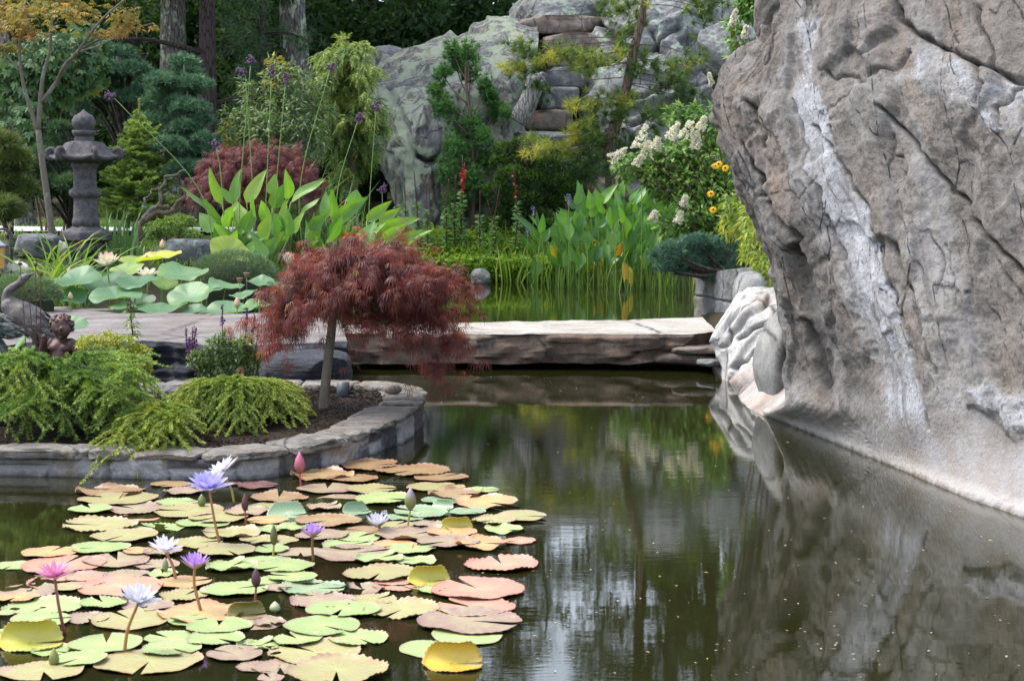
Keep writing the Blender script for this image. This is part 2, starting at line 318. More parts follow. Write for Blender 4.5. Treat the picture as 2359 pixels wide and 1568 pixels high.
M_btop = rockmat('pale_slab_top', [(.18, .156, .134), (.31, .28, .247), (.40, .37, .335), (.48, .455, .43)], None, None, 4, .6, ((1, 1.3, 4),), 2.6, .8)  # bridge top and kerb slab, paler than the side stone
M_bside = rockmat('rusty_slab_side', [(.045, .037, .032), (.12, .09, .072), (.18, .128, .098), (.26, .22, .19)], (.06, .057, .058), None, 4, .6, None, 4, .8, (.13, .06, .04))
M_white = rockmat('white_swirled_marble', [(.24, .24, .245), (.40, .395, .39), (.5, .485, .46), (.56, .55, .53)], (.10, .10, .108), None, 4, .6, ((3.2, 1, 1.2), (.3, .75, 0)), 3.2, .7, (.36, .26, .2))
M_smooth = rockmat('smooth_grey_stone', [(.12, .12, .118), (.2, .2, .195), (.26, .258, .25), (.33, .325, .315)], None, None, 4, .6, None, 4, .3)
M_peb = rockmat('speckled_pebble', [(.14, .11, .095), (.2, .165, .15), (.25, .21, .195), (.3, .265, .25)], None, None, 4, .6, None, 14, .15)
M_apron = rockmat('pale_cement_apron', [(.22, .19, .17), (.31, .28, .26), (.36, .335, .32), (.42, .4, .39)], (.2, .16, .13), None, 4, .6, ((1, 1, .6),), 2.4, .45, (.36, .22, .14))
M_mossy = rockmat('mortared_wall_stone', [(.06, .062, .065), (.14, .142, .145), (.21, .212, .215), (.29, .29, .295)], (.09, .085, .08), None, 4, .6, ((1, 1, .6),), 3.5, .8, (.2, .15, .1))
# ================================================================ rock shapes
_ico = {}
def ico(k):
    if k not in _ico:
        b = bmesh.new(); bmesh.ops.create_icosphere(b, subdivisions=k, radius=1); b.verts.ensure_lookup_table()
        _ico[k] = (arr([v.co[:] for v in b.verts]), np.array([[v.index for v in f.verts] for f in b.faces])); b.free()
    return _ico[k]
def stone_mb(c, size, e=.7, seed=1, rough=.08, cuts=7, sub=5, rz=0, freq=1.6, fine=.015, mb=None, tilt=0):
    V, Fc = ico(sub); rg = np.random.default_rng(seed); v = np.sign(V) * np.abs(V) ** e; v = v / np.abs(v).max()
    for k in range(cuts):
        n = nrm(rg.normal(size=(1, 3)))[0]; dd = rg.uniform(.62, .95) * np.abs(v @ n).max(); ex = np.maximum(v @ n - dd, 0); v = v - ex[:, None] * n * .92
    off = rg.uniform(0, 60, 3); s = arr(size) / 2; q = v * s / s.max()
    v = v * (1 + rough * fbm(q * freq * 2 + off, 4)[:, None]); v = v * s
    v = v + V * (fine * s.max() * ridged(q * 9 + off, 4))[:, None]
    ct, st_ = math.cos(tilt), math.sin(tilt); v = v @ arr([[ct, 0, -st_], [0, 1, 0], [st_, 0, ct]])
    cs, sn = math.cos(rz), math.sin(rz); v = v @ arr([[cs, sn, 0], [-sn, cs, 0], [0, 0, 1]]) + arr(c)
    mb = mb or MB(); mb.add(v, Fc); return mb
def stone(name, label, cat, box_, d, mat, depth=None, group=None, snap=False, **k):   # box_: where it stands in the photograph (px0, px1, py0, py1)
    x0, x1, y0, y1 = box_
    if snap: d = float(G((x0 + x1) / 2, y1 - .12 * (y1 - y0))[1])
    p = P((x0 + x1) / 2, (y0 + y1) / 2, d); wd = (x1 - x0) * mpp(d); ht = (y1 - y0) * mpp(d)
    base = p - UP * ht / 2; mb = stone_mb(p, (wd * 1.04, depth or wd * .8, ht * 1.04), **k)
    return tag(mb.build(name, mat, org=base), label, cat, group)
def sheet(ctrl, nr, nc, disp, back=1.2, grooves=None, mb=None, masks=None, bulge=None):
    """A rock face through control points (rows of (px, py, d)), roughened and closed behind."""
    C = arr(ctrl); D = spline(spline(C, nr).transpose(1, 0, 2), nc).transpose(1, 0, 2); pq = D[..., :2].reshape(-1, 2)
    Wd = arr([P(*q) for q in D.reshape(-1, 3)]).reshape(nr, nc, 3)
    du = np.gradient(Wd, axis=1); dv = np.gradient(Wd, axis=0); n = nrm(np.cross(du, dv)); s = -1 if np.median((n * (Wd - arr([0, 0, H]))).sum(-1)) > 0 else 1; n = (n * s).reshape(-1, 3); V = Wd.reshape(-1, 3)
    uv = np.stack(np.meshgrid(np.linspace(0, 1, nr), np.linspace(0, 1, nc), indexing='ij'), -1).reshape(-1, 2)
    h = disp(V, uv, pq); a = np.full(len(V), .5); b = np.zeros(len(V))
    for line, wd, dep, dark in (grooves or []):
        jit = 1 + .5 * pnoise(np.c_[pq / 40, pq[:, 0] * 0]); dd = pl_dist(pq + 7 * np.c_[pnoise(np.c_[pq / 30, pq[:, 0] * 0]), pnoise(np.c_[pq / 30, pq[:, 0] * 0 + 9])], line); g = np.exp(-(dd / (wd * np.maximum(jit, .35))) ** 2); h = h - dep * g; b = np.maximum(b, dark * np.exp(-(dd / (wd * .8 * np.maximum(jit, .2))) ** 2))
    if masks: a = masks(pq, uv, V)
    V = V + n * h[:, None]; G = V.reshape(nr, nc, 3)
    Bk = G.copy(); vd = nrm(Wd - arr([0, 0, H])); vd[..., 2] *= .1; ctr = G.mean((0, 1)); Bk = Bk + nrm(vd) * back; Bk = Bk * .93 + (ctr + nrm(ctr - arr([0, 0, H])) * back) * .07
    mb = mb or MB(); o = nr * nc; f = gridF(nr, nc); mb.add(np.vstack([V, Bk.reshape(-1, 3)]), [], np.r_[a, a], np.r_[b, b * 0]); st = mb.n - 2 * o
    ring = np.r_[np.arange(nc), np.arange(1, nr) * nc + nc - 1, (nr - 1) * nc + np.arange(nc - 2, -1, -1), np.arange(nr - 2, 0, -1) * nc]
    r2 = np.roll(ring, -1); mb.F.append(f + st); mb.F.append(f[:, ::-1] + o + st); mb.F.append(np.stack([ring, ring + o, r2 + o, r2], 1) + st); return mb
# ================================================================ the great boulder on the right
def wl(px, py): 
    p = W(px, py, -.03); return (px, py, p[1])
BL = [  # rows from beyond the top of the frame to the water
 [(1815, -60, 15.2), (1772, -40, 13.9), (1800, -40, 13.4), (1830, -40, 13.0), (1925, -50, 12.6), (2150, -70, 11.8), (2420, -90, 10.9), (2800, -140, 9.5)],
 [(1775, 70, 15.0), (1752, 100, 13.5), (1785, 112, 13.1), (1806, 110, 12.75), (1880, 110, 12.4), (2120, 110, 11.5), (2390, 110, 10.6), (2760, 90, 9.3)],
 [(1675, 222, 14.6), (1655, 212, 13.3), (1730, 232, 12.8), (1836, 225, 12.35), (1890, 235, 12.05), (2130, 250, 11.2), (2390, 250, 10.3), (2750, 250, 9.1)],
 [(1700, 380, 14.4), (1685, 384, 13.0), (1762, 390, 12.6), (1860, 385, 12.1), (1945, 385, 11.7), (2175, 400, 10.95), (2400, 400, 10.15), (2740, 420, 8.95)],
 [(1760, 520, 14.2), (1748, 522, 12.85), (1830, 540, 12.3), (1912, 545, 11.8), (2006, 550, 11.3), (2225, 560, 10.65), (2420, 560, 9.95), (2730, 590, 8.8)],
 [(1806, 690, 14.0), (1798, 692, 12.7), (1880, 700, 12.1), (1950, 705, 11.55), (2045, 710, 10.95), (2255, 720, 10.35), (2430, 725, 9.75), (2730, 760, 8.6)],
 [(1835, 840, 13.9), (1824, 848, 12.6), (1915, 852, 11.9), (2010, 850, 11.3), (2096, 860, 10.7), (2265, 870, 10.15), (2440, 880, 9.5), (2730, 930, 8.4)],
 [(1815, 925, 14.0), (1806, 928, 12.65), (1890, 945, 11.95), (2000, 960, 11.3), (2110, 985, 10.6), (2255, 1010, 10.0), (2430, 1045, 9.3), (2730, 1110, 8.1)],
 [wl(1730, 930), wl(1745, 956), wl(1800, 980), wl(1908, 1025), wl(2040, 1079), wl(2190, 1150), wl(2385, 1222), wl(2720, 1380)]]
Z5 = lambda *p: [(1568 + x * .45, y * .45) for x, y in p]
BAND_L = [(1820, 40), (1830, 110), (1829, 160), (1812, 225), (1838, 315), (1852, 391), (1886, 432), (1901, 508), (1928, 598), (1950, 705), (2000, 800), (2030, 880), (2044, 980)]
BAND_R = [(1895, 30), (1862, 110), (1850, 166), (1878, 216), (1901, 288), (1937, 378), (1970, 440), (2000, 486), (2009, 562), (2036, 652), (2065, 760), (2100, 860), (2136, 987)]
BAND = BAND_L + BAND_R[::-1]
WPATCH = Z5((1090, 390), (1160, 250), (1270, 235), (1400, 285), (1560, 355), (1680, 405), (1960, 420), (1960, 800), (1640, 790), (1600, 680), (1500, 620), (1400, 555), (1290, 465), (1150, 445))
WLOW = [(1836, 930), (1960, 965), (2100, 985), (2250, 1025), (2420, 1060), (2760, 1130), (2760, 1400), (2380, 1230), (2190, 1155), (2040, 1085), (1900, 1025), (1800, 985)]
KNOB = Z5((700, 190), (760, 90), (900, 40), (1050, 20), (1140, 120), (1150, 250), (1090, 350), (960, 400), (830, 370), (720, 330))
BLUE = [(2230, 900), (2270, 880), (2330, 900), (2400, 930), (2400, 1010), (2330, 1000), (2290, 950), (2240, 930)]
def soft(pq, poly, wd, wob=14, sc=45):
    q = pq + wob * np.c_[fbm(np.c_[pq / sc, pq[:, 0] * 0 + 3], 4), fbm(np.c_[pq / sc, pq[:, 0] * 0 + 7], 4)] * 2
    d = pl_dist(q, list(poly) + [poly[0]]); return sstep(-wd, wd, np.where(in_poly(q, poly), d, -d))
def bl_disp(V, uv, pq):
    # strata coordinates: across and along the dip
    k = np.c_[uv[:, 1] * 22, uv[:, 0] * 4.0, uv[:, 0] * 0]
    h = .08 * fbm(V * 1.1 + 3, 4) + .06 * ridged(k * .55 + 5, 4) * sstep(.02, .2, 1 - uv[:, 0]) + .03 * ridged(V * np.array([3, 3, 2.2]) + 1, 5) + .016 * fbm(V * 14, 4)
    h = h + blur(facet(np.c_[V[:, 0] * 1.2, V[:, 1] * 1.0 - V[:, 2] * .55, V[:, 2] * .75 + V[:, 1] * .3], 90, .075, .012, 4), 440, 440, 5) + blur(facet(np.c_[V[:, 0] * 3, V[:, 1] * 2.4 - V[:, 2] * 1.5, V[:, 2] * 1.7 + V[:, 1]], 500, .09, .008, 9), 440, 440, 2) * sstep(-.2, .3, fbm(V * 1.7, 3)) 
    smooth = sstep(.70, .90, uv[:, 0]); h = h * (1 - .86 * smooth)
    band = soft(pq, BAND, 8); h = h * (1 - .3 * band)
    h = h + .03 * soft(pq, KNOB, 40, 10) * (.5 + 1.4 * fbm(V * 4, 4) + 1.2 * ridged(V * 3, 3)) + .035 * soft(pq, BLUE, 16) * (1 + ridged(V * 6, 3)) + .02 * soft(pq, WPATCH, 26)
    h = h - .07 * (1 - smooth)
    left = sstep(.42, .2, uv[:, 1]) * (1 - smooth); h = h + left * (.06 * ridged(np.c_[uv[:, 1] * 18, uv[:, 0] * 5, V[:, 2]] + 2, 4))
    return h
BL_CR = [([(2030, 250), (2045, 270), (2099, 333), (2166, 414), (2243, 504), (2310, 590), (2358, 652), (2440, 760)], 4.5, .06, .95), ([(2063, 0), (2075, 40), (2094, 63), (2153, 99), (2243, 144), (2324, 171), (2420, 182)], 6, .07, .9),
 (Z5((690, 330), (760, 380), (860, 372), (940, 420), (1010, 395), (1090, 360), (1160, 260)), 4, .025, .8), ([(1716, 225), (1726, 255), (1739, 288), (1752, 337)], 6, .08, .9), ([(1700, 330), (1740, 400), (1766, 452)], 5, .06, .9),
 ([(1784, 468), (1820, 513), (1860, 549)], 6, .06, .85), (BAND_R[4:], 3.5, .03, .45), (BAND_L[3:9], 3.5, .03, .35), (Z5((640, 640), (740, 740), (800, 830), (890, 970)), 4, .03, .6),
 ([(2243, 144), (2262, 170), (2268, 200), (2250, 240)], 4, .04, .8), (Z5((1580, 350), (1590, 250), (1500, 110), (1480, 0)), 4, .04, .7), (Z5((1600, 640), (1590, 540), (1680, 440), (1756, 400)), 4, .04, .6), ([(1845, 740), (1870, 810), (1890, 880)], 9, .06, .8),
 (Z5((1250, 1170), (1330, 1330), (1310, 1440), (1290, 1500)), 3, .025, .8), (Z5((1050, 680), (1050, 780), (1090, 800)), 3, .02, .7), (Z5((980, 1250), (1040, 1450), (1070, 1560)), 4, .03, .6), ([(1960, 430), (1995, 470), (2005, 500)], 3, .03, .7),
 ([(2050, 560), (2085, 660), (2110, 760), (2150, 860)], 5, .035, .35), ([(2170, 560), (2195, 640), (2200, 700)], 3, .02, .5), ([(2290, 600), (2330, 690), (2350, 760)], 3, .02, .4)]
def bl_mask(pq, uv, V):       # stone tint: 0.5 tan, 1.0 pale band, 0 dark left strip and knob, blended
    n = fbm(V * 2.4, 5); n2 = fbm(V * 9 + 4, 4)
    a = .5 + .16 * n + .10 * n2; pale = np.maximum.reduce([soft(pq, BAND, 14, 12) * (.8 + .45 * n2), (.66 + .6 * n2) * soft(pq, WPATCH, 26, 22), .42 * soft(pq, [(2090, 300), (2110, 300), (2160, 520), (2200, 760), (2230, 960), (2160, 970), (2110, 760), (2080, 520)], 26, 20), .4 * soft(pq, [(1690, 200), (1725, 190), (1760, 300), (1800, 420), (1850, 560), (1880, 700), (1850, 720), (1790, 540), (1730, 400)], 22, 24) * (.6 + n2), soft(pq, BLUE, 12) * .75, soft(pq, WLOW, 22) * .55]); pale = np.clip(pale, 0, 1)
    dark = np.maximum(soft(pq, [(1650, 210), (1700, 200), (1740, 330), (1790, 440), (1880, 560), (1960, 760), (2000, 920), (1880, 950), (1800, 700), (1740, 500), (1680, 380)], 40, 40) * sstep(-.2, .4, n + .3 * n2) * .95, soft(pq, KNOB, 10) * sstep(-.1, .3, n2 + n) * .15)
    dark = np.maximum(dark, soft(pq, Z5((1640, 680), (1700, 650), (1740, 760), (1700, 830), (1650, 800)), 8) * .5)
    return np.clip(a * (1 - pale) + pale * (.92 + .14 * n) - dark * .48 * (1 - pale * .6), 0, 1)
N = Nd('weathered_boulder'); t = N.attr('tint'); DIP = (.664, 0, 0); v = N.pos2(DIP, (1.2, 1.2, .3)); base = N.noise(v, 2.6, 9, .7, .4); fine = N.noise(N.pos(), 34, 7, .72); mid = N.noise(N.pos(), 11, 7, .7)
c = N.ramp(N.math('ADD', t, N.math('MULTIPLY', N.math('SUBTRACT', mid, .5), .28)), [(.05, (.03, .03, .033)), (.27, (.066, .062, .06)), (.44, (.126, .115, .105)), (.58, (.186, .171, .157)), (.74, (.232, .225, .223)), (.88, (.32, .328, .352)), (1, (.42, .428, .455))])
c = N.mix(N.math('MULTIPLY', N.ramp(base, [(.5, 0.0), (.68, .75)]), N.ramp(t, [(.6, 1.0), (.8, .0)])), c, (.185, .142, .115))
grain = N.noise(N.pos(), 95, 5, .75); c = N.mix(.8, c, N.ramp(fine, [(.22, (.35, .35, .38)), (.5, (1, 1, 1)), (.8, (1.45, 1.42, 1.4))]), 'MULTIPLY'); c = N.mix(.7, c, N.ramp(grain, [(.3, (.5, .5, .52)), (.5, (1, 1, 1)), (.72, (1.4, 1.4, 1.38))]), 'MULTIPLY'); dash = N.noise(N.pos2(DIP, (9, 8, 2.0)), 6, 4, .6); c = N.mix(N.ramp(dash, [(.6, 0.0), (.65, .7)]), c, (.05, .048, .05)); wash = N.noise(N.pos2(DIP, (1.6, 1.6, .16)), 2.2, 6, .6, .3); c = N.mix(N.math('MULTIPLY', N.ramp(wash, [(.52, 0.0), (.66, .6)]), N.ramp(mid, [(.35, .3), (.6, 1.0)])), c, (.265, .266, .276)); drk = N.noise(N.pos2(DIP, (2.2, 2.2, .2)), 2.6, 7, .65, .5); c = N.mix(N.ramp(drk, [(.56, 0.0), (.7, .7)]), c, (.07, .066, .066)); fr = N.math('MULTIPLY', N.ramp(N.voro(N.mix(.10, N.pos2(DIP, (1.5, 1.5, .35)), N.n('TexNoise', i_Scale=3.0, i_Detail=6).outputs[1], 'ADD'), 1.5, 'DISTANCE_TO_EDGE'), [(.0, 1.0), (.012, 0.0)]), N.ramp(mid, [(.46, 0.0), (.54, .85)])); z2_ = N.n('SeparateXYZ'); N.t.links.new(N.n('NewGeometry').outputs['Position'], z2_.inputs[0]); fr = N.math('MULTIPLY', fr, N.ramp(z2_.outputs[2], [(.5, 0.0), (.8, 1.0)])); c = N.mix(fr, c, (.025, .024, .024))
pit = N.voro(N.pos((1.2, 1.2, .7), (.4, 0, .3)), 26, 'F1'); c = N.mix(N.math('MULTIPLY', N.ramp(pit, [(.05, .85), (.24, 0.0)]), N.ramp(mid, [(.45, 0.0), (.6, 1.0)])), c, (.05, .045, .045))
zz = N.n('SeparateXYZ'); N.t.links.new(N.n('NewGeometry').outputs['Position'], zz.inputs[0]); zl = N.math('ADD', zz.outputs[2], N.math('MULTIPLY', mid, .06)); apc = N.mix(N.ramp(base, [(.4, 0.0), (.62, 1.0)]), N.mix(mid, (.29, .275, .27), (.40, .395, .405)), (.30, .25, .21)); c = N.mix(N.ramp(N.math('ADD', zz.outputs[2], N.math('MULTIPLY', base, .5)), [(.36, .85), (.62, 0.0)]), c, N.mix(.5, apc, N.ramp(grain, [(.3, (.6, .6, .6)), (.7, (1.2, 1.2, 1.2))]), 'MULTIPLY'))
c = N.mix(N.ramp(zl, [(.0, .95), (.028, .9), (.045, 0.0)]), c, (.085, .07, .045)); c = N.mix(N.ramp(N.math('ADD', zl, N.math('MULTIPLY', base, .05)), [(.07, 0.0), (.085, .75), (.11, .6), (.14, 0.0)]), c, (.46, .43, .41))
c = N.mix(N.attr('mask'), c, (.03, .028, .027)); M_boul = N.fin(c, .85, N.bump(N.mix(.35, N.mix(.5, mid, N.math('SUBTRACT', 1.0, fr)), fine), 1.0, .045), .25)
BL = [[(a, b, c * .868) for a, b, c in r] for r in BL[:-1]] + BL[-1:]
m = sheet(BL, 440, 440, bl_disp, 2.6, BL_CR, masks=bl_mask)
tag(m.build('boulder', M_boul, org=(2.2, 11.5, 0)), 'huge tan and white banded boulder leaning over the right side of the pond', 'boulder')
tag(stone_mb(P(1772, 40, 11.75), (.22, .4, .36), .8, 5, .12, 6, 5).build('perched_stone', M_boul, org=P(1790, 90, 12.0)), 'rounded grey stone lump sitting on the upper left shoulder of the huge boulder', 'stone')
# pale apron under the white marble
AP = [[(1655, 800, 14.6), (1700, 830, 14.2), (1760, 850, 12.9), (1850, 870, 11.8)], [(1640, 835, 14.9), (1672, 870, 14.2), (1740, 905, 12.5), (1850, 945, 11.4)], [(1622, 858, 15.3), (1660, 890, 14.4), (1720, 935, 12.3), (1850, 990, 11.1)], [wl(1606, 880), wl(1640, 903), wl(1710, 946), wl(1850, 1008)]]
m = sheet(AP, 60, 90, lambda V, uv, pq: .02 * fbm(V * 3, 4), .8)
tag(m.build('rock_apron', M_apron, org=W(1700, 940)), 'smooth pale orange stained stone skirt sloping into the water under the marble rock', 'stone')
WR = [[(1700, 690, 14.9), (1712, 664, 14.7), (1750, 658, 14.6), (1800, 664, 14.5), (1830, 672, 14.5)], [(1660, 752, 14.7), (1690, 712, 14.3), (1735, 706, 14.0), (1795, 706, 13.9), (1835, 720, 14)], [(1645, 775, 14.6), (1668, 775, 14.2), (1720, 770, 13.9), (1780, 760, 13.7), (1840, 770, 13.8)],
 [(1650, 815, 14.5), (1675, 820, 14.1), (1715, 820, 13.8), (1770, 820, 13.6), (1840, 830, 13.7)], [(1662, 870, 14.4), (1690, 885, 13.9), (1720, 895, 13.6), (1770, 905, 13.4), (1840, 930, 13.4)]]
m = sheet(WR, 110, 110, lambda V, uv, pq: .028 * ridged(np.c_[(uv[:, 1] * 3.0 + uv[:, 0] * 2.4), uv[:, 0] * 1.4, uv[:, 0] * 0] + 4, 2) + .035 * fbm(V * 2.2, 4) + blur(facet(np.c_[uv[:, 1] * 3 + uv[:, 0] * 2, uv[:, 0] * 1.4, V[:, 2]], 26, .05, .012, 12), 110, 110, 3), .7, [([(1705, 780), (1745, 755), (1790, 735)], 5, .06, .8), ([(1668, 800), (1720, 735), (1770, 690)], 6, .05, .25), ([(1690, 850), (1730, 815), (1780, 800)], 5, .05, .6)])
tag(m.build('marble_rock', M_white, org=P(1700, 890, 14)), 'white swirled marble rock with a rounded nose at the right end of the slab bridge', 'rock')
m = sheet([[(1762, 742, 12.62), (1790, 715, 12.44), (1815, 700, 12.44), (1850, 700, 12.53)], [(1738, 800, 12.53), (1765, 790, 12.25), (1800, 780, 12.16), (1850, 780, 12.34)], [(1733, 850, 12.48), (1762, 855, 12.16), (1795, 860, 12.06), (1850, 865, 12.25)], [(1752, 915, 12.48), (1775, 925, 12.20), (1800, 930, 12.11), (1850, 935, 12.25)]], 60, 60, lambda V, uv, pq: .014 * fbm(V * 4, 5), .35)
tag(m.build('leaning_slab', M_smooth, org=P(1770, 920, 13.2)), 'smooth plain grey stone slab leaning against the foot of the huge boulder', 'stone')
# mortared wall under the blue pine, and blocks beside it
m = sheet([[(1603, 632, 21.9), (1640, 628, 21.2), (1680, 622, 20.6), (1760, 612, 19.8)], [(1604, 680, 21.8), (1642, 680, 21.1), (1682, 690, 20.5), (1760, 700, 19.7)], [(1604, 745, 21.7), (1650, 750, 20.9), (1690, 770, 20.2), (1760, 790, 19.5)]], 80, 110, lambda V, uv, pq: .05 * ridged(V * 1.6 + 2, 5), .8, [([(1603, 676), (1650, 690), (1700, 700)], 3, .03, .3), ([(1642, 625), (1646, 690), (1644, 760)], 3, .03, .5)])
tag(m.build('retaining_wall', M_mossy, org=P(1650, 745, 21)), 'grey mortared stone retaining wall below the blue dwarf pine', 'wall')
stone('rounded_rock', 'pale rounded rock between the mortared wall and the white marble rock', 'rock', (1692, 1760, 628, 740), 18, M_smooth, .9, e=.8, seed=21, rough=.1)
# ================================================================ slab bridge
def slab(name, label, cat, ctrl_top, zb, zt, side, top, seed=1, n=(90, 40), under=None, rag=.05, lay=0.0, org=None):
    """A flat stone: outline of world points front-left, front-right, back-right, back-left (each list of (x, y)); body + paler top."""
    fr, bk = spline(ctrl_top[0], n[0]), spline(ctrl_top[1], n[0]); rg = np.random.default_rng(seed); o = rg.uniform(0, 50); rag = rag * 1.7
    t_ = T(name, label, cat, org if org is not None else (fr[:, 0].mean(), fr[:, 1].mean(), float(np.min(zb)))); nx, ny = n
    f = np.linspace(0, 1, ny)[:, None, None]; G = fr[None] * (1 - f) + bk[None] * f
    q = np.concatenate([G.reshape(-1, 2) * 2.3 + o, np.zeros((nx * ny, 1))], 1); e = rag * fbm(np.c_[fr * 3, fr[:, 0] * 0 + o], 5); G[0, :, 1] += e
    G[-1, :, 1] += rag * fbm(np.c_[bk * 3, bk[:, 0] * 0 + o], 5); zt_ = (np.broadcast_to(zt, (nx,)) if np.ndim(zt) else np.full(nx, zt))[None] + (.008 * fbm(q * 2, 4) + .012 * np.round(2 * fbm(q * .8 + 3, 3)) * .5).reshape(ny, nx)
    V = np.concatenate([G, zt_[..., None]], -1); mb = MB().add(V.reshape(-1, 3), gridF(ny, nx)); zb_ = np.broadcast_to(zb, (nx,)); nh = 26
    mb.build('slab_top', top, t_); mb = MB(); hh = np.linspace(0, 1, nh)
    for row, sgn in ((0, -1), (-1, 1)):
        A = V[row]; Wl = A[None].repeat(nh, 0).copy(); Wl[..., 2] = A[None, :, 2] * (1 - hh[:, None]) + (zb_ + .02 * fbm(np.c_[A[:, :2] * 4, A[:, 0] * 0 + 2], 4))[None] * hh[:, None]
        qq = np.c_[Wl.reshape(-1, 3)]; d = .045 * ridged(qq * np.array([1.4, 1.4, 2 + 12 * lay]) + o, 4) + facet(qq * [1, 1, 2.2], 40, .16, .02, seed + 2) + .02 * fbm(qq * 6, 4) + (lay * .10 * fbm(np.c_[qq[:, 0] * .8, qq[:, 2] * 22, qq[:, 2] * 0 + o], 3) if lay else 0)
        Wl[..., 1] += sgn * (d.reshape(nh, nx) * np.minimum(1, hh * 9)[:, None]); und = Wl.copy()
        mb.add(Wl.reshape(-1, 3), gridF(nh, nx)[:, ::-1] if row == 0 else gridF(nh, nx))
        if row == 0: bf = Wl[-1]
        else: bb = Wl[-1]
    mb.add(np.concatenate([bf, bb]), gridF(2, nx)[:, ::-1])
    for e_ in (0, -1): mb.add(np.concatenate([V[:, e_], np.linspace(bf[e_], bb[e_], ny)]), gridF(2, ny) if e_ else gridF(2, ny)[:, ::-1])
    mb.build('slab_body', side, t_); return t_
w2 = lambda px, py, z: tuple(W(px, py, z)[:2])
zt = .31; br_f = [w2(780, 768, zt), w2(1000, 768, zt), w2(1250, 769, zt), w2(1500, 770, zt), w2(1590, 769, zt), w2(1652, 764, zt)]; br_b = [w2(800, 748, zt), w2(1000, 745, zt), w2(1250, 740, zt), w2(1450, 736, zt), w2(1560, 733, zt), w2(1618, 731, zt)]
xs = np.linspace(0, 1, 90); zb = np.interp(xs, [0, .3, .55, .7, .8, .92, 1], [.05, .055, .06, .09, .14, .2, .24])
slab('slab_bridge', 'long stone slab bridge with pale top and rusty side crossing the pond', 'bridge', (br_f, br_b), zb, zt, M_bside, M_btop, 3)
for k, (bx, d, lb, rz) in enumerate([((1530, 1650, 790, 806), 15.2, 'thin brown stone wedged directly under the right end of the slab bridge', .1), ((1500, 1655, 803, 840), 15.25, 'thick reddish stone holding up the right end of the slab bridge', -.1), ((1610, 1655, 828, 842), 14.6, 'small grey flake stone at the waterline below the reddish support stone', .2)]):
    stone('support_stone', lb, 'stone', bx, d, [M_step, M_bside, M_stepg][k], 1.0 if k < 2 else .25, 'stones under the bridge end', e=.45, seed=30 + k, rough=.05, rz=rz)
# flat slate ledge on the left, with dark layered front
zt = .33; lf = [w2(-420, 806, zt), w2(-60, 800, zt), w2(120, 785, zt), w2(300, 786, zt), w2(450, 790, zt), w2(640, 792, zt), w2(800, 786, zt)]; lb = [w2(-420, 716, zt), w2(-60, 712, zt), w2(120, 706, zt), w2(300, 714, zt), w2(430, 722, zt), w2(600, 720, zt), w2(780, 735, zt)]
slab('slate_ledge', 'broad flat mauve slate ledge with a black layered front edge left of the red maple', 'stone', (lf, lb), -.05, zt, M_dark, M_slab, 8, lay=.9, rag=.12)
stone('flat_rock', 'low dark flat rock with pale top behind the trunk of the weeping red maple', 'rock', (610, 800, 812, 912), 13.0, M_dark, .9, e=.5, seed=41, rough=.06)
stone('low_flat_rock', 'thin grey rock lying between the golden shrubs in front of the slate ledge', 'rock', (300, 480, 888, 925), 11.95, M_stepg, .5, e=.45, seed=43, rough=.05)
# ================================================================ outcrop, boulders and stone steps behind
OA = [[(850, 175, 36), (905, 145, 36), (960, 118, 36), (1030, 98, 36), (1100, 66, 36), (1170, 48, 36), (1235, 62, 36)], [(846, 195, 34), (905, 180, 34), (960, 165, 34), (1030, 140, 34), (1100, 110, 34), (1180, 95, 34), (1240, 95, 34)], [(845, 230, 33), (900, 240, 32.4), (965, 230, 32.2), (1035, 215, 32.2), (1110, 200, 32.4), (1180, 190, 32.8), (1225, 180, 33.4)],
 [(852, 300, 32.6), (905, 310, 31.9), (970, 310, 31.7), (1040, 300, 31.8), (1110, 290, 32), (1170, 285, 32.4), (1205, 280, 33)], [(870, 370, 32.5), (915, 385, 31.8), (975, 390, 31.6), (1045, 385, 31.8), (1110, 380, 32), (1170, 370, 32.3), (1225, 360, 32.9)], [(905, 450, 32.4), (945, 460, 31.7), (990, 460, 31.6), (1050, 460, 31.8), (1110, 460, 32), (1180, 460, 32.3), (1240, 460, 32.8)], [(930, 600, 32.4), (955, 600, 31.7), (995, 600, 31.6), (1050, 600, 31.8), (1110, 600, 32), (1180, 600, 32.3), (1250, 600, 32.8)]]
m = sheet(OA, 170, 190, lambda V, uv, pq: .14 * fbm(V * .8 + 2, 4) + .06 * ridged(V * np.array([1.6, 1.6, .5]) + 3, 5) + .04 * fbm(V * 5, 4) + blur(facet(V * [1, 1, .6], 60, .10, .02, 3) + facet(V * [2.5, 2.5, 1.2], 420, .06, .012, 6), 170, 190, 2), 2.5, [([(960, 362), (990, 372), (1012, 368), (1035, 385)], 6, .16, .95), ([(1035, 385), (1060, 430), (1075, 500)], 5, .1, .8), ([(900, 210), (940, 290), (960, 360)], 6, .06, .3), ([(1060, 210), (1050, 300), (1075, 370)], 6, .07, .35), ([(880, 330), (905, 400), (925, 480)], 5, .06, .4)])
tag(m.build('rock_outcrop', M_out, org=P(1040, 510, 32)), 'massive rounded granite outcrop covered with pale green lichen, left of the stone steps', 'rock')
stone('lichened_boulder', 'small dome shaped boulder with lichen rings behind the left shoulder of the outcrop', 'boulder', (838, 945, 110, 215), 37, M_out2, 1.6, e=.9, seed=51, rough=.1, cuts=3)
stone('ridge_boulder', 'low lichened boulder on the ridge just left of the top stone step', 'boulder', (1070, 1135, 55, 100), 36.6, M_out2, 1, e=.9, seed=52, rough=.12)
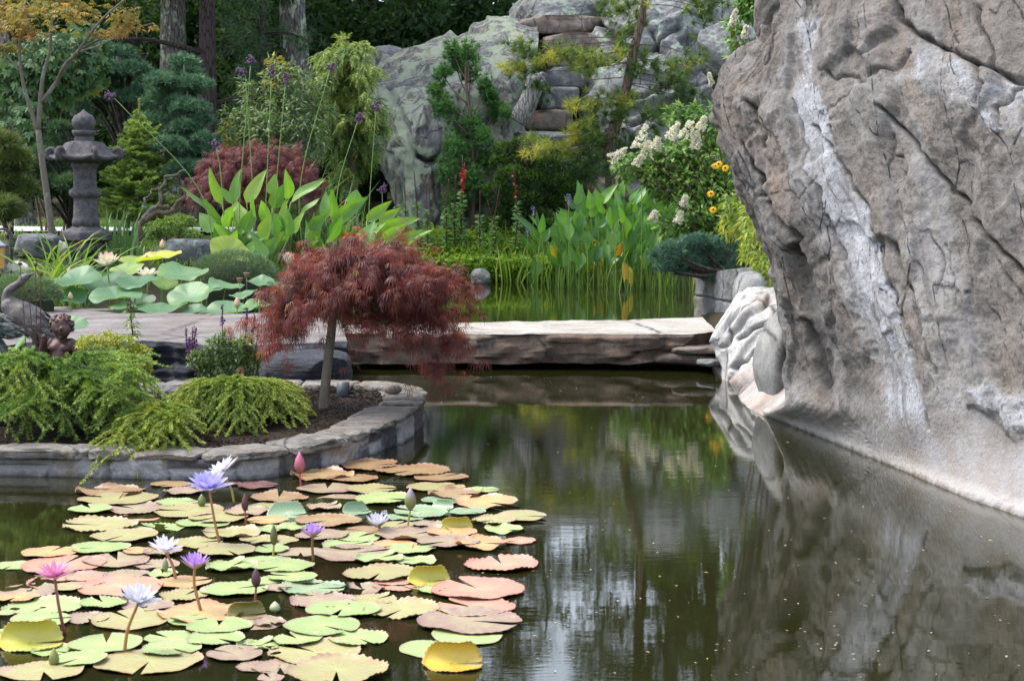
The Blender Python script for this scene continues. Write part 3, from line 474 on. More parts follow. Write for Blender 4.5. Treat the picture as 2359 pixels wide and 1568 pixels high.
OB = [[(1180, 10, 39.5), (1215, -10, 39), (1270, -22, 39), (1330, -26, 39), (1400, -24, 39)], [(1176, 25, 39), (1215, 8, 38), (1270, 0, 37.6), (1330, -4, 37.8), (1400, 0, 38.5)], [(1175, 50, 38.8), (1215, 40, 37.6), (1270, 35, 37.2), (1330, 30, 37.4), (1400, 30, 38)], [(1180, 85, 38.8), (1215, 80, 37.5), (1270, 75, 37), (1330, 75, 37.2), (1400, 75, 38)]]
tag(sheet(OB, 80, 90, lambda V, uv, pq: .1 * fbm(V, 4) + .06 * ridged(V * 2, 5), 2).build('upper_outcrop', M_out2, org=P(1280, 80, 37.5)), 'blue grey lichened rock face above the top stone step', 'rock')
OC = [[(1385, -30, 37), (1440, -36, 36.5), (1520, -40, 36.5), (1600, -34, 36.5), (1700, -10, 37), (1800, 0, 37)], [(1392, 20, 36), (1440, 10, 35), (1520, 0, 34.8), (1600, 20, 34.8), (1700, 60, 35.4), (1800, 60, 36)], [(1385, 75, 35.6), (1440, 85, 34.6), (1520, 80, 34.3), (1600, 95, 34.3), (1700, 120, 34.8), (1800, 130, 35.4)], [(1345, 140, 35), (1430, 150, 34.2), (1520, 150, 33.9), (1600, 165, 33.9), (1700, 180, 34.2), (1800, 190, 34.6)],
 [(1335, 210, 34.5), (1420, 225, 33.6), (1520, 230, 33.4), (1600, 235, 33.5), (1700, 240, 33.8), (1800, 260, 34.2)], [(1335, 280, 34.2), (1420, 300, 33.2), (1520, 310, 33), (1600, 310, 33.2), (1700, 320, 33.5), (1800, 330, 33.9)], [(1350, 350, 34), (1430, 400, 33), (1520, 420, 32.8), (1600, 420, 33), (1700, 420, 33.3), (1800, 430, 33.6)], [(1340, 600, 34), (1430, 600, 33), (1520, 600, 32.8), (1600, 600, 33), (1700, 600, 33.2), (1800, 600, 33.5)]]
m = sheet(OC, 170, 170, lambda V, uv, pq: .16 * fbm(V * .8 + 7, 4) + .12 * ridged(np.c_[V[:, 0] * 1.2 + V[:, 2] * .8, V[:, 2] * 1.9 - V[:, 0] * .9, V[:, 1]] + 3, 5) + .04 * fbm(V * 5, 4) + blur(facet(np.c_[V[:, 0] + V[:, 2] * .6, V[:, 1], V[:, 2] * 1.3 - V[:, 0] * .8], 50, .16, .03, 5) + facet(np.c_[V[:, 0] + V[:, 2] * .6, V[:, 1], V[:, 2] * 1.3 - V[:, 0] * .8] * 2.4, 300, .07, .015, 8), 170, 170, 2), 3, [([(1395, 20), (1400, 75), (1420, 100)], 7, .2, .9), ([(1345, 150), (1420, 130), (1490, 120), (1560, 70)], 5, .14, .6), ([(1390, 215), (1460, 245), (1540, 210), (1640, 190)], 5, .12, .5), ([(1460, 300), (1520, 260), (1560, 250)], 6, .14, .7), ([(1500, 80), (1560, 180), (1575, 260)], 4, .1, .5)])
tag(m.build('rocky_cliff', M_out2, org=P(1550, 530, 33.5)), 'tall grey green rock face behind the leaning pine, right of the stone steps', 'rock')
stone('overhanging_rock', 'brown grey rock with a dark hollow under it above the hydrangea beside the huge boulder', 'rock', (1610, 1720, 58, 180), 32.6, M_out2, 1.1, e=.7, seed=61, rough=.12, tilt=-.35)
tag(stone_mb(P(1672, 196, 32.4), (.5, .5, .5), .8, 9, .1, 4, 4).build('hollow_shade', plain('hollow_shade_dark', (.012, .011, .01)), org=P(1672, 230, 32.4)), 'dark lump standing in for the shade in the hollow below the overhanging brown grey rock', 'rock')  # near-black lump painted to stand in for the shade under the overhang
STEPS = [((1192, 1392, 42, 84), 36.2, M_step, 'long brown stone step, topmost of the steps up the outcrop'), ((1252, 1398, 82, 122), 35.6, M_step, 'warm tan stone step, second from the top'), ((1262, 1350, 122, 160), 35.2, M_stepg, 'narrow grey stone step partly behind the yellow pine tufts'), ((1250, 1345, 158, 206), 34.8, M_stepg, 'grey stone step to the right of the top of the driftwood stump'), ((1240, 1330, 206, 256), 34.2, M_stepg, 'wide blue grey stone step right of the middle of the driftwood stump'),
 ((1206, 1314, 257, 302), 33.6, M_step, 'rust coloured two tone stone step right of the foot of the driftwood stump'), ((1192, 1312, 304, 338), 33.0, M_stepg, 'grey lichened stone step, second from the bottom'), ((1180, 1330, 336, 380), 32.4, M_stepg, 'grey bottom stone step behind the dark bushy conifer')]
for k, (bx, d, mt, lb) in enumerate(STEPS): stone('stone_step', lb, 'step', bx, d, mt, 1.2, 'stone steps up the outcrop', e=.22, seed=70 + k, rough=.05, cuts=6, fine=.016)
stone('grey_boulder', 'smooth grey boulder half hidden behind the tall pickerelweed leaves', 'boulder', (1340, 1485, 405, 480), 29.5, M_step, .9, e=.8, snap=True, seed=81, rough=.1)
stone('round_boulder', 'round grey boulder between the cardinal flower stems', 'boulder', (998, 1036, 525, 572), 30.9, M_smooth, .3, e=.85, snap=True, seed=82)
stone('water_stone', 'single pale rounded stone rising from the rear pond water', 'stone', (1082, 1128, 619, 658), 29.6, M_smooth, .3, e=.85, snap=True, seed=83, rough=.1, cuts=4)
stone('grey_rock', 'low grey flat topped rock behind the yellow lotus leaf, right of the twisted branches', 'rock', (358, 492, 552, 612), 21.2, M_stepg, .5, e=.5, snap=True, seed=84, rough=.1)
stone('broken_rock', 'dark broken rock with a flat tan top behind the lantern on the left', 'rock', (36, 132, 540, 600), 21.8, M_stepg, .6, e=.5, snap=True, seed=85)
stone('white_stone', 'white rounded stone at the far left below the amber path lantern', 'stone', (8, 64, 602, 640), 19.3, plain('white_stone', (.6, .58, .54)), .3, e=.9, snap=True, seed=86)
stone('cream_stone', 'cream rounded stone behind the light green grass left of the lantern', 'stone', (120, 160, 555, 600), 21.4, plain('cream_stone', (.55, .52, .47)), .3, e=.9, snap=True, seed=87)
stone('path_slab', 'pale flat kerb slab at the foot of the outcrop behind the cardinal flowers', 'stone', (928, 1040, 494, 514), 31.3, M_btop, .5, e=.35, snap=True, seed=88, rough=.02)
stone('reed_stone', 'dark wet stone at the waterline among the pickerelweed stems', 'stone', (1718 - 330, 1790 - 330, 622, 656), 27.6, M_stepg, .4, e=.8, snap=True, seed=90)
# ================================================================ foliage materials
L_forest = leafmat('dark_forest_leaf', [(0, (.02, .05, .02)), (.5, (.036, .085, .026)), (.85, (.07, .13, .034)), (1, (.15, .17, .035))], .42, .55, .3)
L_pineL = leafmat('long_pine_needle', [(0, (.03, .075, .035)), (.6, (.06, .13, .055)), (1, (.11, .19, .065))], .15, .5)
L_blue = leafmat('blue_green_needle', [(0, (.028, .085, .045)), (.5, (.075, .175, .10)), (1, (.18, .32, .20))], .12, .5)
L_mapleg = leafmat('green_maple_leaf', [(0, (.035, .09, .03)), (.6, (.07, .155, .055)), (.93, (.12, .21, .07)), (1, (.4, .25, .03))], .3)
L_orange = leafmat('turning_maple_leaf', [(0, (.15, .20, .06)), (.4, (.28, .27, .085)), (.7, (.42, .29, .12)), (1, (.52, .31, .16))], .45, tcol=(1.4, 1.2, .7))
L_red = leafmat('red_maple_leaf', [(0, (.07, .025, .03)), (.35, (.15, .05, .05)), (.7, (.25, .088, .075)), (.9, (.33, .15, .085)), (1, (.30, .24, .09))], .4, tcol=(1.7, .9, .6))
L_redb = leafmat('soft_red_maple_leaf', [(0, (.10, .03, .035)), (.5, (.19, .055, .06)), (1, (.28, .11, .10))], .3, tcol=(1.4, 1, .8))
L_fir = leafmat('fir_needle', [(0, (.10, .19, .055)), (.5, (.23, .36, .09)), (1, (.42, .52, .15))], .25)
L_cedar = leafmat('cedar_frond', [(0, (.05, .11, .025)), (.5, (.12, .21, .045)), (1, (.26, .33, .08))], .2)
L_nandina = leafmat('shrub_maple_leaf', [(0, (.06, .11, .05)), (.5, (.13, .2, .09)), (.84, (.22, .29, .10)), (.95, (.45, .33, .05)), (1, (.5, .2, .08))], .3)
L_umb = leafmat('umbrella_pine_needle', [(0, (.03, .10, .03)), (.5, (.075, .2, .05)), (1, (.17, .34, .075))], .15)
L_hin = leafmat('dark_cypress_frond', [(0, (.02, .06, .014)), (.5, (.085, .165, .028)), (1, (.27, .36, .05))], .15)
L_pineY = leafmat('yellow_pine_needle', [(0, (.04, .09, .025)), (.4, (.10, .18, .04)), (.7, (.30, .36, .07)), (1, (.58, .53, .10))], .2)
L_hyd = leafmat('hydrangea_leaf', [(0, (.06, .14, .025)), (.5, (.14, .27, .05)), (1, (.28, .42, .09))], .35)
L_petw = leafmat('white_panicle', [(0, (.7, .66, .5)), (1, (.85, .83, .75))], .3, tcol=(1, 1, .9))
L_yel = leafmat('yellowing_leaf', [(0, (.14, .24, .045)), (.6, (.31, .38, .075)), (1, (.55, .47, .09))], .35)
L_thal = leafmat('broad_water_leaf', [(0, (.07, .19, .05)), (.5, (.16, .32, .065)), (1, (.30, .43, .09))], .35, .42, .5, (1.5, 1.6, .5), True)
L_pick = leafmat('pickerelweed_leaf', [(0, (.05, .16, .05)), (.5, (.11, .27, .07)), (.8, (.2, .37, .07)), (.93, (.62, .45, .04)), (1, (.4, .2, .03))], .35, .42, .5, (1.5, 1.6, .5), True)
L_grass = leafmat('grass_blade', [(0, (.06, .15, .03)), (.5, (.15, .29, .05)), (.9, (.26, .36, .08)), (1, (.45, .38, .1))], .35)
L_bank = leafmat('bright_bank_leaf', [(0, (.12, .25, .04)), (.5, (.23, .40, .06)), (1, (.40, .48, .1))], .4)
L_iris = leafmat('iris_blade', [(0, (.06, .14, .05)), (.6, (.13, .24, .09)), (.95, (.24, .33, .12)), (1, (.5, .22, .06))], .25)
L_mugo = leafmat('dwarf_pine_needle', [(0, (.025, .075, .055)), (.5, (.065, .15, .11)), (1, (.15, .27, .18))], .1)
L_moss = leafmat('fine_needle_mound', [(0, (.06, .12, .06)), (.5, (.12, .20, .10)), (1, (.22, .30, .15))], .15)
L_spr = leafmat('spruce_needle', [(0, (.055, .13, .035)), (.45, (.135, .25, .05)), (.8, (.26, .38, .07)), (1, (.42, .5, .1))], .15)
L_hem = leafmat('hemlock_frond', [(0, (.11, .19, .035)), (.5, (.27, .37, .065)), (.85, (.46, .5, .10)), (1, (.42, .33, .18))], .2)
L_card = leafmat('cardinal_leaf', [(0, (.08, .18, .05)), (.6, (.18, .33, .10)), (1, (.28, .43, .14))], .35)
L_gold = leafmat('golden_leaf', [(0, (.14, .20, .03)), (.5, (.32, .36, .05)), (1, (.50, .46, .08))], .3)
L_salv = leafmat('salvia_leaf', [(0, (.07, .13, .05)), (.5, (.14, .22, .09)), (1, (.26, .33, .14))], .3)
M_bark = barkmat('dark_ridged_bark', (.035, .03, .028), (.10, .085, .075)); M_barkl = barkmat('lichened_bark', (.08, .075, .07), (.2, .19, .175), (.33, .38, .29))
M_twig = plain('brown_twig', (.13, .09, .065), .8); M_tan = barkmat('smooth_tan_bark', (.085, .074, .062), (.21, .185, .15), (.2, .21, .17), .6, False); M_pbark = barkmat('red_pine_bark', (.09, .065, .05), (.22, .165, .13))
M_green = plain('green_stem', (.16, .26, .06), .5); M_rstem = plain('maroon_stem', (.09, .025, .02), .5); M_grey = barkmat('weathered_wood', (.17, .165, .165), (.44, .43, .43), None, .12)
M_purp = plain('dull_purple_floret', (.10, .05, .11), .7, .5, 60); M_lav = plain('lavender_floret', (.25, .2, .42), .6, .3); M_viol = plain('violet_floret', (.16, .05, .2), .6, .3); M_cred = plain('scarlet_floret', (.55, .03, .02), .5, .3); M_daisy = plain('yellow_petal', (.75, .45, .01), .5, .2); M_brn = plain('brown_seedhead', (.07, .045, .03), .8, .3)
# ================================================================ forest
def clump(mb, c, r, n, L, flat=.6, tint=None, kind=0):
    p, u, _ = blob_pts([(c, (r, r, r * flat))], n, .75); d = nrm(u * .7 + rdir(n) * .8 - UP * .35)
    a = np.clip((RG.uniform(0, .8, n) if tint is None else RG.normal(tint, .16, n)), 0, 1)
    leaves(mb, p, d, UP + .6 * rdir(n), L * RG.uniform(.7, 1.2, n), L * .62 * RG.uniform(.8, 1.1, n), a, .15, simple=True)
def tuft_arr(c, ax, n, spread):          # needle directions of tufts: c, ax (k,3)
    k = len(c); d = nrm(np.repeat(ax, n, 0) * spread + rdir(k * n)); return np.repeat(c, n, 0), d
TREE_DATA = {}
def make_crown(seed, hgt, rad, z0, kind):
    rg = np.random.default_rng(seed); mb = MB(); tr = MB(); nl = int(26 + hgt * 1.6)
    pts = [np.array([.25 * math.sin(k * .9 + seed), .25 * math.cos(k * 1.3 + seed), hgt * k / 9]) * [k / 9, k / 9, 1] for k in range(10)]
    r0 = rg.uniform(.17, .3); tube(tr, pts, np.linspace(r0, .03, 10), 9)
    for k in range(nl):
        f = z0 + (1 - z0) * (k + rg.uniform(0, 1)) / nl; an = k * 2.4 + rg.uniform(-.5, .5); rr = rad * (1.15 - f) * rg.uniform(.45, 1.15) * (.55 if f > .9 else 1) + .3; b = np.array([0, 0, hgt * f]); e = b + [rr * math.cos(an), rr * math.sin(an), rr * rg.uniform(-.15, .35)]
        tube(tr, spline([b, (b + e) / 2 + [0, 0, .15 * rr], e], 6), np.linspace(.05, .012, 6), 5)
        for q in range(rg.integers(2, 5)):
            c = b + (e - b) * rg.uniform(.45, 1.1) + rg.normal(0, .3, 3); r = rg.uniform(.35, .8)
            if kind == 0: clump(mb, c, r, int(150 * r), .22, .55, rg.uniform(.2, .55))
            else:
                cc = c + rdir(14) * r * RG.uniform(.3, 1, (14, 1)); pp, dd = tuft_arr(cc, np.tile(nrm((e - b)[None]), (14, 1)), 16, .5); needles(mb, pp, dd, .17 * RG.uniform(.7, 1.1, len(pp)), .012, np.clip(rg.normal(.5, .2), 0, 1))
    return tr, mb
def forest_tree(px, d, variant, kind, label, sc=1.0, rz=0.0, bark=None):
    key = (variant, kind)
    if key not in TREE_DATA:
        tr, mb = make_crown(100 + variant * 7 + kind, 14.5, 3.0, (.1, .16, .26, .05)[variant % 4], kind); TREE_DATA[key] = (tr.data('trunk', bark or M_bark), mb.data('crown', L_forest if kind == 0 else L_pineL, smooth=False))
    x = (px - CX) * d / F; t = T(['broadleaf_tree', 'pine_tree'][kind], label, 'tree', (x, d, gz(x, d) - .1), 'trees of the wood behind the garden'); t.rotation_euler = (0, 0, rz); t.scale = (sc, sc, sc)
    for nm, me in zip(('trunk', 'crown'), TREE_DATA[key]):
        o = bpy.data.objects.new(nm, me); S.collection.objects.link(o); o.parent = t; ORG[o.name] = ORG[t.name]
FT = [(-150, 44, 0, 0, 'leafy tree closing the wood at the far left edge behind the orange maple', 1.0), (60, 40, 1, 0, 'dark leafy tree directly behind the orange maple crown', .9), (190, 47, 2, 0, 'dark leafy tree of the wood seen above the stone lantern', 1.05), (330, 42, 3, 0, 'shaded tree of the wood left of the two dark trunks', .95), (430, 50, 0, 0, 'tree deep in the wood between the two dark trunks', 1.1),
 (560, 39, 0, 1, 'long needled pine just left of the lichened trunk', .8), (610, 46, 1, 0, 'dark tree deep behind the lichened trunk', 1.0), (760, 43, 2, 0, 'dark oak right behind the weeping cedar', .95), (870, 47, 3, 0, 'dark tree of the wood above the dome shaped boulder', 1.05), (925, 42, 1, 0, 'dark leafy oak above the left shoulder of the outcrop', .85), (1070, 46, 2, 0, 'dark leafy oak above the middle of the outcrop', .5),
 (1480, 47, 1, 0, 'tall tree behind the rock face above the top stone step', .9), (1560, 46, 2, 1, 'pine behind the rock face at the top of the leaning pine', 1.05), (1175, 53, 3, 0, 'thin crowned far tree behind the left end of the stone steps', .85), (1250, 55, 2, 1, 'slim far pine behind the upper rock face above the steps', .8), (1640, 47, 0, 0, 'tree behind the tall rock face beside the boulder', 1.0), (1800, 50, 2, 0, 'tree behind the huge boulder, seen in the pond reflection', 1.1), (700, 56, 1, 0, 'far tree deep in the wood behind the cedar', 1.2), (60, 58, 3, 0, 'far tree deep in the wood at the left', 1.2), (1000, 58, 0, 0, 'far tree deep in the wood behind the outcrop', .55), (320, 60, 2, 0, 'far tree deep in the wood above the blue pines', 1.25)]
for k, (px, d, va, ki, lb, sc) in enumerate(FT): forest_tree(px, d, va, ki, lb, sc, k * 1.7)
# understorey that closes the wood near the ground: leafy bushes
def bush(name, label, cat, blobs, n, L, mat, stems=None, smat=None, tint=(0, 1), wd=.6, up=.5, simple=False, gap=None, group=None, crown='foliage', droop=.2, shell=.6, org=None):
    bl = [(arr(b[0]), b[1]) for b in blobs]; c0 = np.mean([b[0] for b in bl], 0); base = arr(org) if org is not None else np.array([c0[0], c0[1], gz(c0[0], c0[1])])
    t = T(name, label, cat, base, group); mb = MB(); p, u, i = blob_pts(bl, n, shell)
    if gap: k = fbm(p * gap[0], 3) > gap[1]; p, u, i = p[k], u[k], i[k]
    n = len(p); d = nrm(u * .6 + rdir(n) * .7 - UP * .25); tn = np.clip(RG.uniform(tint[0], tint[1], n) * .6 + .4 * (tint[0] + (tint[1] - tint[0]) * RG.uniform(0, 1, len(bl))[i]), 0, 1)
    leaves(mb, p, d, UP * up + .5 * rdir(n), L * RG.uniform(.65, 1.2, n), L * wd * RG.uniform(.8, 1.15, n), tn, droop, simple=simple); mb.build(crown, mat, t, smooth=False)
    sm = MB()
    for k in range(stems or max(4, len(bl))):
        b = bl[k % len(bl)]; e = b[0] + RG.normal(0, .25, 3) * np.broadcast_to(b[1], (3,)); s0 = base + np.r_[RG.normal(0, .08, 2), -.05]; tube(sm, spline([s0, (s0 + e) / 2 + np.r_[RG.normal(0, .06, 2), .1], e], 7), np.linspace(.02, .005, 7), 5)
    sm.build('stems', smat or M_twig, t); return t
def B3(px, py, d, rx, ry=None, rz=None):          # blob from pixel radii
    k = mpp(d); return (P(px, py, d), (rx * k, (ry if ry else rx) * k * 1.0, (rz if rz else rx) * k))
for k, (px, d, lb) in enumerate([(40, 36, 'shadowy understorey bush at the far left below the orange maple'), (170, 38, 'shadowy understorey bush behind the stone lantern finial'), (330, 36.5, 'shadowy understorey bush behind the blue pines'), (450, 37.5, 'shadowy understorey bush between the two dark trunks'), (575, 36, 'shadowy understorey bush left of the lichened trunk'), (700, 38, 'shadowy understorey bush right of the lichened trunk'), (830, 39.5, 'shadowy understorey bush behind the weeping cedar'), (950, 40, 'shadowy understorey bush above the lichened outcrop left shoulder'), (1080, 40.5, 'shadowy understorey bush above the middle of the outcrop'), (1165, 41.5, 'shadowy understorey bush in the gap left of the upper rock face')]):
    bush('understorey_bush', lb, 'bush', [B3(px + RG.normal(0, 40), py, d + RG.normal(0, .6), 75, 60, 60) for py in (20, 90, 160, 240, 330, 400)] + [B3(px + RG.normal(0, 60), 60, d + 1, 80), B3(px + RG.normal(0, 60), 280, d + 1, 90)], 2600, .2, L_forest, 6, M_bark, (0, .62), .6, simple=True, group='bushes at the edge of the wood')
# big trunks standing at the edge of the wood
def trunk_tree(name, label, base, top, r0, r1, mat, d, limbs, crown_z, mat_l, seed, kind=0, scale=1):
    b = G(base[0], base[1], d - 1, d + 1) if False else P(base[0], base[1], d); b[2] = gz(b[0], b[1]) - .1; e = P(top[0], top[1], d); t = T(name, label, 'tree', b); rg = np.random.default_rng(seed); mb = MB()
    up = e + (e - b) / np.linalg.norm(e - b) * 9; pts = spline([b, b * .65 + e * .35 + rg.normal(0, .05, 3), e, up], 46); rr = np.interp(np.linspace(0, 1, 46), [0, .04, .12, .5, 1], [r0 * 1.5, r0 * 1.2, r0, r1, r1 * .3])
    n0 = mb.n; tube(mb, pts, rr, 28); V = mb.V[-1]; mb.V[-1] = V + .02 * (ridged(np.c_[V[:, 0] * 14, V[:, 1] * 14, V[:, 2] * 1.8], 4) * r0 / .2)[:, None] * nrm(V - pts[np.repeat(np.arange(46), 28)])
    for k in range(limbs):
        i = rg.integers(14, 44); an = rg.uniform(0, 6.28); L_ = rg.uniform(1.2, 3.0); q = pts[i]; tube(mb, spline([q, q + [L_ * .5 * math.cos(an), L_ * .5 * math.sin(an), .2], q + [L_ * math.cos(an), L_ * math.sin(an), .1]], 7), np.linspace(.06, .015, 7), 6)
    mb.build('trunk', mat, t); cm = MB()
    for k in range(34):
        an = rg.uniform(0, 6.28); z = rg.uniform(*crown_z); r = rg.uniform(.4, 3.0); ax = pts[np.argmin(abs(pts[:, 2] - z))]; c = np.array([ax[0] + r * math.cos(an), ax[1] + .6 + abs(r * math.sin(an)), z])
        if kind == 0: clump(cm, c, rg.uniform(.4, .8), 130, .2, .55, rg.uniform(.1, .5))
        else:
            cc = c + rdir(16) * .6; pp, dd = tuft_arr(cc, nrm(rdir(16) + UP * .4), 22, .6); needles(cm, pp, dd, .2, .014, np.clip(RG.uniform(.2, .9, 16).repeat(22), 0, 1))
    cm.build('crown', mat_l, t, smooth=False); return t
trunk_tree('dark_tree', 'grey brown ridged trunk left of the darker trunk behind the blue pines', (402, 390), (398, 0), .3, .27, barkmat('grey_ridged_bark', (.06, .055, .05), (.15, .135, .12), (.2, .24, .17)), 33, 5, (6, 11), L_forest, 1)
trunk_tree('dark_tree', 'darker slim reddish trunk right of the grey brown trunk', (472, 330), (478, 0), .2, .17, barkmat('dark_red_bark', (.025, .02, .02), (.075, .055, .05)), 32, 5, (5.5, 11), L_forest, 2)
trunk_tree('lichened_tree', 'thick pale trunk blotched with lichen left of the weeping cedar', (690, 400), (672, 0), .34, .31, M_barkl, 36, 4, (7, 12), L_pineL, 3, 1)
trunk_tree('slim_tree', 'short slanting lichened trunk in the shade at the far left beside the lantern', (60, 440), (20, 200), .17, .13, M_barkl, 30, 3, (5, 9), L_forest, 4)
# ---- long needled pine boughs left of the lichened trunk
def tufted(name, label, cat, centres, axes, nn, L, wd, mat, base, wood, wmat=M_twig, spread=.7, tint=(0, 1), group=None, crown='needles', tt=None):
    t = T(name, label, cat, base, group); mb = MB(); k = len(centres); pp, dd = tuft_arr(arr(centres), nrm(arr(axes)), nn, spread); tn = (RG.uniform(tint[0], tint[1], k) if tt is None else tt)
    needles(mb, pp, dd, L * RG.uniform(.7, 1.15, len(pp)), wd, np.clip(np.repeat(tn, nn) + RG.normal(0, .1, len(pp)), 0, 1)); mb.build(crown, mat, t, smooth=False)
    wm = MB()
    for c, r in wood: tube(wm, c, r, 7)
    if wood: wm.build('branches' if cat != 'tree' else 'trunk', wmat, t)
    return t
cs = []; ax = []; wood = []
b = P(600, 420, 33.5); b[2] = gz(b[0], b[1])
for k in range(26):
    py = RG.uniform(-60, 340); e = P(RG.uniform(500, 735), py, 33 + RG.normal(0, .5)); s = P(600 + RG.normal(0, 12), py - 20, 33.6); c = spline([s, (s + e) / 2 + [0, 0, .1], e], 9); wood.append((c, np.linspace(.03, .008, 9)))
    for q in range(7): j = RG.uniform(.35, 1); p_ = s * (1 - j) + e * j + RG.normal(0, .13, 3); cs.append(p_); ax.append(nrm((e - s)) + RG.normal(0, .3, 3) + UP * .3)
wood.append((spline([b, P(604, 200, 33.6), P(600, -100, 33.6)], 12), np.linspace(.09, .05, 12)))
tufted('pine_tree', 'young pine with long drooping fan shaped needles left of the lichened trunk', 'tree', cs, ax, 34, .26, .012, L_pineL, b, wood, M_bark, .5)
# ---- blue green pines
def blue_pine(px, pts, d, label, nt, mat=L_blue, L=.1, gname='blue green pines', tint=(.1, 1)):
    b = P(px, 500, d); b[2] = gz(b[0], b[1]); cs = []; ax = []; wood = [(spline([b, P(px + 6, 300, d), P(*pts[0][:2], d)], 9), np.linspace(.06, .02, 9))]; tt = []
    extra = [(RG.uniform(min(q[0] for q in pts), max(q[0] for q in pts)), RG.uniform(min(q[1] for q in pts) + 15, max(q[1] for q in pts) + 25), RG.uniform(24, 42)) for _ in range(14)]
    for (x, y, r) in list(pts) + extra:
        c = P(x, y, d + RG.normal(0, .35)); n = int(nt * r * r / 2500) + 6; rr = r * mpp(d); u = rdir(n); u[:, 2] = abs(u[:, 2]) * .9 - .15; q = c + u * rr * RG.uniform(.45, 1, (n, 1)) * [1, 1, .75]; cs.append(q); ax.append(nrm(u + UP * .9)); tt.append(np.clip(RG.uniform(tint[0], tint[1], n) * (.6 + .4 * (u[:, 2] + .15)), 0, 1)); wood.append((spline([b * .3 + P(px, y + 60, d) * .7, (P(px, y + 40, d) + c) / 2, c], 7), np.linspace(.03, .008, 7)))
    return tufted('blue_pine', label, 'pine', np.vstack(cs), np.vstack(ax), 24, L, .011, mat, b, wood, M_bark, .75, group=gname, tt=np.concatenate(tt))
blue_pine(420, [(425, 150, 40), (400, 190, 50), (450, 200, 45), (380, 240, 60), (440, 255, 50), (350, 290, 55), (410, 300, 50), (455, 285, 30)], 26.5, 'tall blue green pine in front of the two dark trunks', 130)
blue_pine(290, [(270, 130, 45), (230, 160, 50), (310, 170, 50), (200, 200, 45), (260, 215, 60), (320, 230, 50), (180, 240, 30)], 27.5, 'darker blue green pine behind the stone lantern finial', 130, tint=(0, .6))
blue_pine(470, [(470, 280, 30), (440, 320, 45), (390, 340, 45), (480, 330, 35), (420, 380, 45)], 25.8, 'low blue green pine between the young fir and the red mound maple', 130)
blue_pine(160, [(140, 300, 30), (175, 310, 40), (110, 340, 40), (150, 380, 50), (60, 390, 40), (100, 430, 50), (170, 430, 45)], 25, 'shaded green pine behind the shaft of the stone lantern', 120, L_pineL, .12)
blue_pine(20, [(5, 330, 40), (30, 370, 45), (-10, 410, 50), (40, 440, 50), (10, 480, 40)], 23.5, 'yellowish soft needled pine at the left edge beside the slim maple trunk', 130, leafmat('soft_yellow_green_needle', [(0, (.06, .1, .03)), (.6, (.13, .18, .05)), (1, (.25, .28, .08))], .2), .14)
# ---- green leaved maple in the left background
t = bush('green_maple', 'green leaved maple with a few yellow leaves behind the lantern and orange maple', 'tree', [B3(20, 160, 25.5, 50), B3(70, 220, 25.5, 55), B3(110, 130, 25.5, 50), B3(190, 110, 26, 50), B3(140, 190, 25.8, 45), B3(60, 290, 25.2, 45), B3(200, 170, 26, 40), B3(10, 250, 25.5, 40)], 10, .13, L_mapleg, 6, M_twig)
mb = MB(); p, u, i = blob_pts([B3(20, 160, 25.5, 60), B3(70, 220, 25.5, 60), B3(110, 130, 25.5, 60), B3(190, 110, 26, 60), B3(140, 190, 25.8, 55), B3(60, 290, 25.2, 50), B3(200, 170, 26, 50), B3(10, 250, 25.5, 50)], 1500, .9); palmate(mb, p, nrm(rdir(1500) * .6 - UP * .6 - arr([0, .5, 0])), nrm(rdir(1500) * .6 + arr([0, -1, .4])), .13, np.clip(RG.uniform(0, 1, 1500) * .97, 0, 1), 5, .42, 1.5, .1); mb.build('leaves', L_mapleg, t, smooth=False)
# ---- orange Japanese maple at the left edge
d = 20.6; b = G(124, 572); d = float(b[1]); q = lambda x, y, o=0: P(x, y, d + o); t = T('japanese_maple', 'slender Japanese maple with turning orange leaves left of the stone lantern', 'tree', b); tr = MB()
stem = [([b - UP * .1, q(112, 480), q(98, 380), q(88, 300)], .048, .038), ([q(89, 305), q(70, 250), q(55, 200), q(47, 150), q(46, 90), q(60, 0)], .032, .013), ([q(88, 300), q(92, 240), q(100, 170), q(115, 120), q(118, 60), q(130, -30)], .034, .013), ([q(96, 235), q(130, 190), (q(150, 150, -.2)), q(178, 120, -.3), q(235, 45, -.4), q(300, -10, -.4)], .03, .012), ([q(94, 230), q(125, 200, .2), q(160, 140, .3), q(200, 105, .3), q(280, 75, .4), q(350, 55, .4)], .022, .008), ([q(50, 165), q(25, 140), q(5, 110)], .018, .008), ([q(47, 120), q(20, 60), q(0, 0)], .016, .008), ([q(178, 120, -.3), q(230, 105, -.2), q(280, 80, -.2)], .014, .006)]
for pts, a, c in stem: tube(tr, spline(pts, 16), np.linspace(a, c, 16), 9)
tr.build('trunk', M_tan, t); mb = MB(); bl = [B3(x, y, d + o, rx, rx, ry) for x, y, o, rx, ry in [(30, 20, 0, 80, 35), (120, 10, .3, 80, 32), (60, 70, -.3, 75, 22), (200, 20, .2, 70, 32), (270, 30, 0, 65, 30), (320, 60, .3, 50, 14), (150, 85, -.2, 50, 14), (10, 110, .2, 45, 14), (240, 70, 0, 60, 16), (90, -60, 0, 130, 50), (260, -40, 0, 90, 40), (355, 66, .4, 26, 7), (-40, 60, 0, 60, 40), (80, 40, -.6, 120, 40)]]
p, u, i = blob_pts(bl, 5600, .9); k = fbm(p * 2.6, 3) > .05; p, i = p[k], i[k]; n = len(p); palmate(mb, p, nrm(rdir(n) * [1, 1, .25] - UP * .25), nrm(UP + .5 * rdir(n)), .085 * RG.uniform(.7, 1.2, n), np.clip(RG.uniform(0, .6, n) + .4 * RG.uniform(0, 1, len(bl))[i] * 1.2, 0, 1), 5, .2, 1.15, .25); mb.build('crown', L_orange, t, smooth=False)
